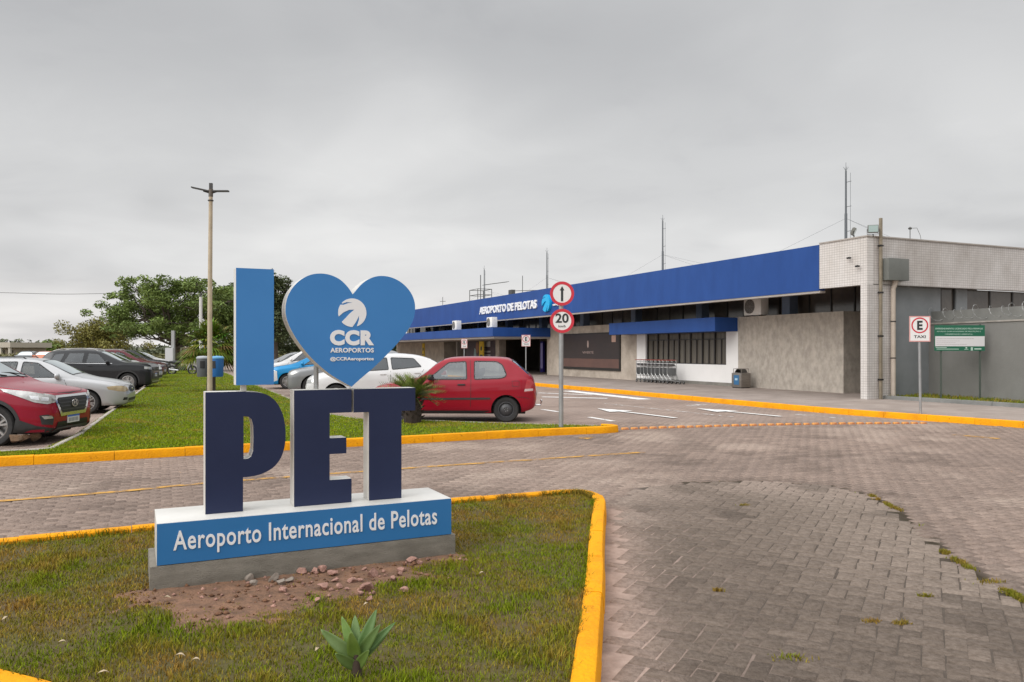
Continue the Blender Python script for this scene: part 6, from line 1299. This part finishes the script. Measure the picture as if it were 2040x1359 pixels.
# ---------------------------------------------------------------- near red SUV
P_red = paint('red', (.27, .010, .028), .1); P_red2 = paint('bright_red', (.29, .006, .019)); P_silver = paint('silver', (.47, .47, .475), .4); P_grey = paint('dark_grey', (.020, .021, .023), .2); P_white = paint('white', (.66, .655, .65)); P_wine = paint('wine', (.10, .012, .018), .2); P_blue = paint('light_blue', (.012, .24, .52), .1); P_dsil = paint('mid_silver', (.25, .255, .26), .5); P_orange = paint('orange', (.55, .14, .04)); P_black = paint('black', (.012, .012, .014))
def suv(label, loc, hd, pm, S=SUV, style='front', plate=True, rails=True, cladding=True, gl=None):
    c = Car(S, label, loc, hd, pm); k = S['L']/4.27; q = lambda l: [(t*k, z) for t, z in l]
    c.glasses([(1.15*k, .71), (1.58*k, .67), (1.95*k, .60)], [(3.90*k, .53), (4.08*k, .58)], [q([(1.62, 1.085), (1.98, 1.46), (2.35, 1.505), (2.42, 1.085)]), q([(2.52, 1.09), (2.48, 1.51), (3.05, 1.50), (3.22, 1.12)]), q([(3.32, 1.14), (3.18, 1.49), (3.55, 1.46), (3.72, 1.20)])], gl)
    c.finish(); c.wheels('alloy', 5); c.seats(2.35*k, 3.1*k)
    for sy in (-1, 1):
        c.seam(q([(1.30, .38), (1.28, .80), (1.38, 1.04)]), sy); c.seam(q([(2.45, .36), (2.47, 1.07)]), sy); c.seam(q([(3.42, 1.12), (3.30, .95), (3.0, .62), (2.95, .38)]), sy)
    c.mirror(1.62*k, 1.13, pm); c.handle(2.25*k, .97, pm); c.handle(3.15*k, 1.0, pm)
    if cladding:
        c.arch_trim(.055, M_trim)
        for sy in (-1, 1): c.patch('sill_trim', q([(1.24, .25), (3.08, .25), (3.08, .40), (1.24, .40)]), 'side', M_trim, .008, sy, step=.2)
    if rails:
        for sy in (-1, 1):
            zz = [float(pchip(*zip(*S['top']))(t*k)) for t in (2.1, 2.5, 3.2, 3.65)]; MB().tube([(c.x(2.05*k), sy*.54, zz[0]-.01)]+[(c.x(t*k), sy*.545, z+.06) for t, z in zip((2.2, 2.6, 3.2, 3.5), (zz[0], zz[1], zz[2], zz[3]))]+[(c.x(3.68*k), sy*.53, zz[3]-.0)], .018, 8).build('roof_rail', M_alloy, c.root, smooth=60)
    for sy in (-1, 1): c.patch('tail_light', [(3.95*k, .90), (4.2*k, .92), (4.2*k, 1.08), (3.98*k, 1.06)], 'side', M_tail, .006, sy)
    if plate: c.plate(.56)
    return c
hd = R(2.5); nose = Vector((-7.74, 13.9, 0)); fwd = Vector((math.cos(hd), math.sin(hd), 0)); S = SUV
c = suv('near red SUV with a broad chrome edged grille at the left edge', tuple(nose-fwd*S['L']/2), hd, P_red, rails=True, gl=M_glassd, plate=False)
c.plate(.405)
D_ = -.075
zz_ = lambda pts: [(*p[:-1], p[-1]+D_) for p in pts]
gr = c.patch('grille', zz_([(-.42, .55), (.42, .55), (.56, .80), (.52, .905), (-.52, .905), (-.56, .80)]), 'front', M_chrome, .012, step=.08)
mbk = c.patch('grille_inner', zz_([(-.37, .605), (.37, .605), (.495, .80), (.465, .865), (-.465, .865), (-.495, .80)]), 'front', M_blkglass, .016, step=.08, parent=gr)
for z in (.655, .715, .775, .835):
    w = .385+.10*min(1, (z-.605)/.195); c.patch('grille_bar', zz_([(-w, z-.009), (w, z-.009), (w, z+.009), (-w, z+.009)]), 'front', mat('grille_bar', (.055, .055, .055), .35, .4), .024, step=.08, parent=gr)
ell = lambda a, b, r, n=28: [(a*math.cos(2*math.pi*k/n)*r, b*math.sin(2*math.pi*k/n)*r) for k in range(n)]
ze = .755+D_; hx = c.bvh.ray_cast(Vector((6, 0, ze)), Vector((-1, 0, 0)))[0].x+.034
MB().prism(ell(.105, .068, 1), [ell(.105, .068, .80)], (hx, 0, ze), (0, 1, 0), (0, 0, 1), (.008, 0, 0)).build('emblem', M_chrome, gr)
MB().prism([(-.058, -.038), (-.036, -.038), (-.022, -.008), (.030, .006), (.016, -.038), (.040, -.038), (.060, .038), (.038, .038), (.028, .022), (-.024, .010), (-.014, .038), (-.038, .038)], [], (hx, 0, ze), (0, 1, 0), (0, 0, 1), (.008, 0, 0)).build('emblem_letter', M_chrome, gr)
for sy in (-1, 1):
    h = c.patch('headlight', zz_([(.03, .53, .80), (.045, .54, .905), (.30, .80, .985), (.72, .87, 1.035), (.68, .87, .99), (.24, .80, .81), (.10, .70, .775)]), 'slant', M_lens, .012, sy, 40, .03)
    c.patch('lamp_unit', zz_([(.09, .68, .82), (.08, .66, .88), (.14, .74, .89), (.16, .76, .83)]), 'slant', M_chrome, .018, sy, 40, .05, parent=h); c.patch('lamp_unit', zz_([(.17, .77, .84), (.18, .77, .90), (.30, .82, .92), (.28, .81, .86)]), 'slant', M_chrome, .018, sy, 40, .05, parent=h)
    f = c.patch('fog_lamp_recess', zz_([(.035, .62, .42), (.03, .60, .55), (.08, .70, .60), (.17, .78, .59), (.14, .76, .44)]), 'slant', M_trim, .006, sy, 35, .05); c.patch('fog_lamp', zz_([(.04, .62, .53), (.05, .64, .575), (.15, .76, .58), (.12, .73, .525)]), 'slant', M_lens, .012, sy, 35, .05, parent=f)
    c.patch('bumper_trim', zz_([(.05, .55, .30), (.05, .55, .36), (.20, .80, .42), (.48, .88, .54), (.52, .88, .31), (.14, .78, .30)]), 'slant', M_trim, .009, sy, 45, .07)
c.patch('lower_grille', zz_([(-.56, .305), (.56, .305), (.50, .46), (-.50, .46)]), 'front', M_blkglass, .009, step=.08); c.patch('skid_plate', zz_([(-.58, .30), (.58, .30), (.50, .37), (-.50, .37)]), 'front', mat('skid_grey', (.12, .12, .12), .5), .016, step=.08)
c.seam([(.16, -.62), (.07, -.40), (.05, 0), (.07, .40), (.16, .62)], 1, .012, 'top', 'bonnet_seam')
for sy in (-1, 1): c.seam([(.16, .62*sy), (.5, .72*sy), (1.10, .745*sy)], 1, .010, 'top', 'bonnet_seam')
mbw = MB(); [mbw.tube([(c.x(1.17), y, 1.155), (c.x(1.28), y-.28, 1.20), (c.x(1.30), y-.52, 1.205)], .010, 5) for y in (.62, .05)]; mbw.build('wiper', M_blkglass, c.root)

# ---------------------------------------------------------------- old silver estate
hd = R(15); fwd = Vector((math.cos(hd), math.sin(hd), 0)); nose = Vector((-10.0, 20.75, 0)); S = WAGON
c = Car(S, 'old silver estate car with oval lamps between the red and black SUVs', tuple(nose-fwd*S['L']/2), hd, P_silver)
c.glasses([(1.22, .66), (1.6, .62), (1.96, .56)], [(3.95, .5), (4.15, .58)], [[(1.52, .915), (2.02, 1.29), (2.36, 1.325), (2.40, .925)], [(2.50, .93), (2.46, 1.325), (3.02, 1.315), (3.16, .955)], [(3.25, .965), (3.15, 1.31), (3.65, 1.27), (3.85, 1.0)]])
c.finish(); c.wheels('alloy', 6); c.seats(2.3, 3.05); c.mirror(1.55, .96, P_silver); c.handle(2.28, .83, P_silver); c.handle(3.05, .85, P_silver)
for sy in (-1, 1):
    c.seam([(1.32, .30), (1.30, .65), (1.40, .87)], sy); c.seam([(2.44, .28), (2.45, .91)], sy); c.patch('side_moulding', [(1.34, .46), (3.05, .46), (3.05, .52), (1.34, .52)], 'side', P_silver, .014, sy, step=.2)
    c.patch('headlight', [tuple(v) for v in [(.05, .34, .575), (.06, .40, .655), (.14, .56, .69), (.26, .70, .70), (.46, .78, .68), (.44, .77, .61), (.24, .69, .56), (.12, .54, .54)]], 'slant', M_amber, .006, sy, 38, .05)
    c.patch('bumper_vent', [(.035, .50, .33), (.035, .48, .40), (.10, .62, .40), (.12, .64, .33)], 'slant', M_blkglass, .005, sy, 30, .05); c.patch('tail_light', [(4.1, .7), (4.2, .7), (4.16, .95), (4.05, .95)], 'side', M_tail, .005, sy)
g = c.patch('grille', [(.31*math.cos(a), .60+.075*math.sin(a)) for a in np.linspace(0, 2*math.pi, 28, endpoint=False)], 'front', M_blkglass, .010, step=.07)
MB().prism(ell(.055, .032, 1), [], (c.bvh.ray_cast(Vector((6, 0, .60)), Vector((-1, 0, 0)))[0].x+.016, 0, .60), (0, 1, 0), (0, 0, 1), (.006, 0, 0)).build('emblem', M_chrome, g)
c.patch('lower_grille', rect(-.42, .42, .30, .37), 'front', M_blkglass, .008, step=.08); c.seam([(.10, -.5), (.05, 0), (.10, .5)], 1, .01, 'top', 'bonnet_seam')
for sy in (-1, 1): c.seam([(.10, .5*sy), (.5, .68*sy), (1.06, .70*sy)], 1, .009, 'top', 'bonnet_seam'); MB().tube([(c.x(2.3), sy*.5, 1.37), (c.x(2.4), sy*.51, 1.43), (c.x(3.5), sy*.5, 1.43), (c.x(3.6), sy*.49, 1.37)], .014, 6).build('roof_rail', M_trim, c.root)
mbw = MB(); [mbw.tube([(c.x(1.16), y, .96), (c.x(1.27), y-.26, 1.01), (c.x(1.29), y-.5, 1.015)], .010, 5) for y in (.6, .05)]; mbw.build('wiper', M_blkglass, c.root)
MB().tube([(c.x(2.2), .0, 1.40), (c.x(2.42), .0, 1.62)], .006, 4).build('aerial', M_blkglass, c.root)

# ---------------------------------------------------------------- rest of the left row
def row_left(Y, off=.45): X = -6.98-.4*(Y-11.95)+off; return Vector((X, Y, 0))
SUVB = dict(SUV, top=[(0,.72),(.015,.90),(.05,1.0),(.22,1.06),(.6,1.085),(.95,1.11)]+[(1.08,1.14)]+SUV['top'][7:], belt=[(0,.70),(.05,.95),(.25,1.0),(1.0,1.06)]+SUV['belt'][4:], wb=[(0,.68),(.02,.76),(.08,.82),(.2,.865),(.45,.89)]+SUV['wb'][5:], wt=[(0,.62),(.06,.76),(.25,.80),(1.0,.81)]+SUV['wt'][4:]); hd = R(13); fwd = Vector((math.cos(hd), math.sin(hd), 0)); nose = row_left(32.6, .5)
c = suv('black SUV with roof rails and wide dark wheel arches in the left row', tuple(nose-fwd*SUV['L']/2), hd, P_grey, S=SUVB, gl=M_glassd, plate=False)
c.plate(.60); [c.seam([(1.45, 1.075), (2.4, 1.075), (3.25, 1.105), (3.75, 1.17)], sy, .012, name='window_trim') for sy in (-1, 1)]; c.patch('grille', rect(-.66, .66, .82, .91), 'front', M_blkglass, .01); mbg = MB(); [c.proj(rect(y-.04, y+.04, .825, .905), 'front', .016, .2, mbg) for y in np.arange(-.5, .55, .165)]; mbg.build('grille_slot', M_chrome, c.root)
for sy in (-1, 1): c.patch('headlight', [(.04, .68, .82), (.04, .68, .92), (.25, .86, .95), (.27, .86, .85)], 'slant', M_lens, .008, sy, 35, .07)
c.patch('lower_grille', rect(-.62, .62, .42, .68), 'front', M_blkglass, .009); c.patch('bumper_trim', rect(-.62, .62, .31, .36), 'front', M_alloy, .014)
def simple(label, loc, hd, pm, S, kind='hatch', rails=False, gl=None, front=True, plate_z=.50, style='alloy', group=None):
    c = Car(S, label, loc, hd, pm, group); k = S['L']; T = pchip(*zip(*S['top'])); B = pchip(*zip(*S['belt'])); cow = [t for t, z in S['top'] if z == S['top'][6][1]][0] if kind == 'hatch' else S['top'][5][0]
    ws0 = {'hatch': 1.14, 'coupe': 1.18, 'wagon': 1.2, 'suv': 1.24}[kind]; ws1 = {'hatch': 1.68, 'coupe': 2.0, 'wagon': 1.97, 'suv': 1.95}[kind]; f = S['L']/{'hatch': 3.74, 'coupe': 4.15, 'wagon': 4.3, 'suv': 4.27}[kind]; ws0 *= f; ws1 *= f; wt = pchip(*zip(*S['wt']))
    xr0, xr1 = {'hatch': (3.2, 3.55), 'coupe': (3.62, 3.93), 'wagon': (3.93, 4.15), 'suv': (3.9, 4.08)}[kind]; sw = []
    t0 = ws0+.28*f; tb = (ws1+k*.62)/2+.1; te = xr0*f-.35
    def zt(t): return float(T(t))-.085
    def zb(t): return float(B(t))+.045
    sw.append([(t0+.05, zb(t0)), (ws1+.06, zt(ws1+.06)), (tb-.08, zt(tb)), (tb-.03, zb(tb))]); sw.append([(tb+.06, zb(tb)), (tb+.02, zt(tb)), (te-.18, zt(te-.2)), (te+.05, zb(te)+.05)])
    c.glasses([(ws0+.04, float(wt(ws0))-.05), ((ws0+ws1)/2, float(wt((ws0+ws1)/2))-.045), (ws1-.02, float(wt(ws1))-.04)], [(xr0*f, float(wt(xr0*f))-.06), (xr1*f, float(wt(xr1*f))-.06)], sw, gl)
    c.finish(); c.wheels(style, 5); c.seats(tb-.1, te-.15); c.mirror(t0+.02, zb(t0)+.06, pm, .95); c.handle(tb-.2, zb(tb)-.12, pm); c.handle(te-.1, zb(te)-.12, pm)
    for sy in (-1, 1):
        c.seam([(t0-.2, S['bot'][3][1]+.1), (t0-.22, zb(t0)-.25), (t0-.1, zb(t0)-.06)], sy); c.seam([(tb+.01, S['bot'][3][1]+.08), (tb+.02, zb(tb)-.03)], sy); c.seam([(te+.1, zb(te)-.02), (te-.1, zb(te)-.3), (te-.2, S['bot'][3][1]+.1)], sy)
        zh = float(T(.1))-.06; c.patch('headlight', [(.035, S['W']*.60, zh-.09), (.04, S['W']*.62, zh), (.28, S['W']*.93, zh+.05), (.36, S['W']*.95, zh+.03), (.22, S['W']*.90, zh-.07)], 'slant', M_lens, .006, sy, 40, .06)
        c.patch('tail_light', [(k-.28, zb(k-.4)-.22), (k-.10, zb(k-.4)-.20), (k-.14, zb(k-.4)-.02), (k-.30, zb(k-.4)-.02)], 'side', M_tail, .006, sy)
    zg = float(T(.06))-.12; c.patch('grille', [(-.40, zg-.05), (.40, zg-.05), (.44, zg+.04), (-.44, zg+.04)], 'front', M_blkglass, .008, step=.1); c.patch('lower_grille', rect(-.5, .5, .30, .42), 'front', M_blkglass, .008, step=.1); c.plate(plate_z)
    if rails:
        for sy in (-1, 1): MB().tube([(c.x(ws1+.15), sy*.53, float(T(ws1+.15))-.01), (c.x(ws1+.3), sy*.54, float(T(ws1+.3))+.05), (c.x(te-.1), sy*.53, float(T(te-.1))+.05), (c.x(te+.1), sy*.52, float(T(te+.1))-.01)], .018, 6).build('roof_rail', M_alloy, c.root)
    return c
def put_left(Y, hd_, S, off=.45): f = Vector((math.cos(hd_), math.sin(hd_), 0)); return tuple(row_left(Y, off)-f*S['L']/2)
simple('white hatchback just beyond the black SUV in the left row', put_left(38.2, R(14), COUPE), R(14), P_white, COUPE, 'coupe')
simple('wine red SUV with roof rails farther along the left row', put_left(43.5, R(14), SUV), R(14), P_wine, SUV, 'suv', rails=True)
simple('dark grey SUV beyond the wine red one in the left row', put_left(50.5, R(14), SUV), R(14), P_grey, SUV, 'suv')
simple('white car at the far end of the left row', put_left(57, R(14), COUPE), R(14), P_white, COUPE, 'coupe')
# cars across the lot, only their roofs showing over the silver estate
for px, pm, lab, z_, S in ((30, P_dsil, 'silver car far across the car park beside an orange one', 80, COUPE), (66, P_orange, 'orange and pale car far across the car park beside a silver one', 80, COUPE)):
    c = simple(lab, ((px-CX)/F*z_, z_+2, 0), R(-75), pm, S, 'coupe')

# ---------------------------------------------------------------- right row
def hatch3(label, loc, hd, pm):
    c = Car(HATCH, label, loc, hd, pm)
    c.glasses([(1.15, .65), (1.4, .60), (1.66, .54)], [(3.19, .525), (3.56, .59)], [[(1.30, .945), (1.78, 1.335), (2.18, 1.36), (2.21, .945)], [(2.355, .945), (2.345, 1.365), (2.86, 1.355), (2.99, 1.28), (3.09, 1.06), (3.04, .99), (2.92, .965)]], M_glassc, gr=M_ws)
    c.finish(); c.wheels('steel'); c.seats(2.05, 2.75); c.mirror(1.42, 1.0, M_trim); c.handle(2.08, .84, M_trim)
    for sy in (-1, 1):
        c.seam([(1.12, .30), (1.10, .62), (1.22, .90)], sy); c.seam([(2.28, .26), (2.29, .60), (2.29, .92), (2.26, 1.38)], sy); c.patch('side_moulding', [(1.10, .505), (2.72, .515), (2.72, .555), (1.10, .545)], 'side', M_trim, .010, sy, step=.2)
        c.patch('tail_light', [(3.46, .66), (3.70, .68), (3.68, .88), (3.62, .96), (3.52, .93)], 'side', M_tail, .006, sy, step=.05); c.patch('reverse_light', [(3.47, .69), (3.66, .705), (3.66, .75), (3.48, .745)], 'side', mat('clear_lens', (.6, .45, .45), .2), .009, sy, step=.05)
        c.patch('headlight', [(.05, .44, .60), (.05, .46, .70), (.22, .66, .73), (.30, .70, .72), (.22, .67, .62)], 'slant', M_lens, .006, sy, 40, .06)
    for sy in (-1, 1): c.seam(rounded([(3.20, .80), (3.36, .80), (3.36, .92), (3.20, .92)], .03)+[(3.17+.06, .80)], sy, .006, name='fuel_flap_seam'); c.patch('side_lamp', rect(1.0, 1.06, .66, .69), 'side', M_amber, .006, sy); c.patch('sill_trim', [(1.10, .215), (2.70, .215), (2.70, .27), (1.10, .27)], 'side', M_trim, .006, sy, step=.2)
    c.arch_trim(.03, pm, .010); c.seam([(3.14, .58), (3.46, .56), (3.68, .50)], 1); c.seam([(3.14, .58), (3.46, .56), (3.68, .50)], -1)
    c.patch('grille', rect(-.36, .36, .60, .68), 'front', M_blkglass, .008); c.patch('lower_grille', rect(-.42, .42, .28, .38), 'front', M_blkglass, .008); c.plate(.46); c.plate(.62, 'rear')
    mb = MB(); mb.tube([(c.x(3.68), 0, .34), (c.x(3.84), 0, .34), (c.x(3.86), 0, .42)], .018, 8); mb.lathe([(0, -.03), (.022, -.02), (.028, 0), (.022, .02), (0, .03)], (c.x(3.86), 0, .44), (0, 0, 1), 12); mb.build('tow_hitch', M_chrome, c.root)
    return c
hd = R(178.5); cpos = Vector((-.13, 17.44, 0)); xr_ = HATCH['L']/2-HATCH['ra']; left = Vector((-math.sin(hd), math.cos(hd), 0)); fwd = Vector((math.cos(hd), math.sin(hd), 0))
ctr = cpos - fwd*xr_ - left*(HATCH['W']-.05)
hatch3('red three door hatchback with black steel wheels beside the cycad', tuple(ctr), hd, P_red2)
def put_right(X, Y, hd_, S):              # nose position
    f = Vector((math.cos(hd_), math.sin(hd_), 0)); return tuple(Vector((X, Y, 0))-f*S['L']/2)
hr = R(192)
simple('white fastback car showing behind the point of the heart', put_right(-6.05, 23.2, hr, COUPE), hr, P_white, COUPE, 'coupe', gl=M_glassd)
simple('silver SUV between the white car and the light blue car', put_right(-8.0, 28.2, hr, SUV), hr, P_dsil, SUV, 'suv', gl=M_glassd)
cb = simple('light blue car with a white nose seen between the blue letter and the heart', put_right(-10.3, 33.2, hr, COUPE), hr, P_blue, COUPE, 'coupe', gl=M_glassd)
for sy in (-1, 1): cb.patch('nose_panel', [(.02, .20, .30), (.02, .20, .74), (.20, .70, .80), (.42, .86, .74), (.44, .87, .36), (.15, .78, .26)], 'slant', P_white, .005, sy, 42, .07)
simple('white car just beyond the light blue one', put_right(-12.0, 37.4, hr, SUV), hr, P_white, SUV, 'suv', gl=M_glassd)
simple('silver car farther along beyond the white one in the right row', put_right(-13.9, 42, hr, COUPE), hr, P_dsil, COUPE, 'coupe', gl=M_glassd)
# ---------------------------------------------------------------- motorcycle by the far pale posts
mt = thing('motorcycle', 'dark red motorcycle parked at the far end of the lawn', 'motorcycle', ((363-CX)/F*50, 50, .05), R(8))
for x in (-.62, .62):
    w = MB().lathe([(.20, -.03), (.27, -.05), (.30, 0), (.27, .05), (.20, .03)], (x, 0, .30), (0, 1, 0), 24).build('wheel', M_tyre, mt); mb = MB(); mb.lathe([(.21, -.02), (.19, 0), (.21, .02)], (x, 0, .30), (0, 1, 0), 24); [mb.tube([(x, 0, .30), (x+.2*math.cos(a), 0, .30+.2*math.sin(a))], .012, 4) for a in np.linspace(0, 6.28, 7)[:-1]]; mb.build('rim', M_alloy, w)
mb = MB(); mb.tube([(-.62, .06, .3), (-.1, .06, .42), (.35, .04, .75), (.45, 0, .92)], .03, 6); mb.tube([(.62, .07, .3), (.42, .05, .95)], .03, 6); mb.tube([(.62, -.07, .3), (.42, -.05, .95)], .03, 6); mb.build('frame', M_trim, mt)
MB().box(-.2, .2, -.12, .12, .28, .55).build('engine', M_trim, mt, bevel=.04); MB().tube([(-.02, 0, .78), (.15, 0, .86), (.36, 0, .80)], [.09, .15, .08], 10).build('fuel_tank', P_red, mt, smooth=60); MB().tube([(-.78, 0, .82), (-.4, 0, .78), (-.02, 0, .78)], [.06, .12, .08], 8).build('saddle', M_trim, mt, smooth=60)
MB().tube([(.38, -.36, 1.02), (.42, 0, .98), (.38, .36, 1.02)], .018, 6).build('handlebar', M_trim, mt); MB().lathe([(0, -.06), (.09, -.02), (.09, .03), (0, .04)], (.52, 0, .88), (1, 0, 0), 16).build('headlight', M_lens, mt); MB().tube([(-.2, -.14, .28), (-.75, -.16, .36)], .045, 8).build('exhaust', M_chrome, mt)
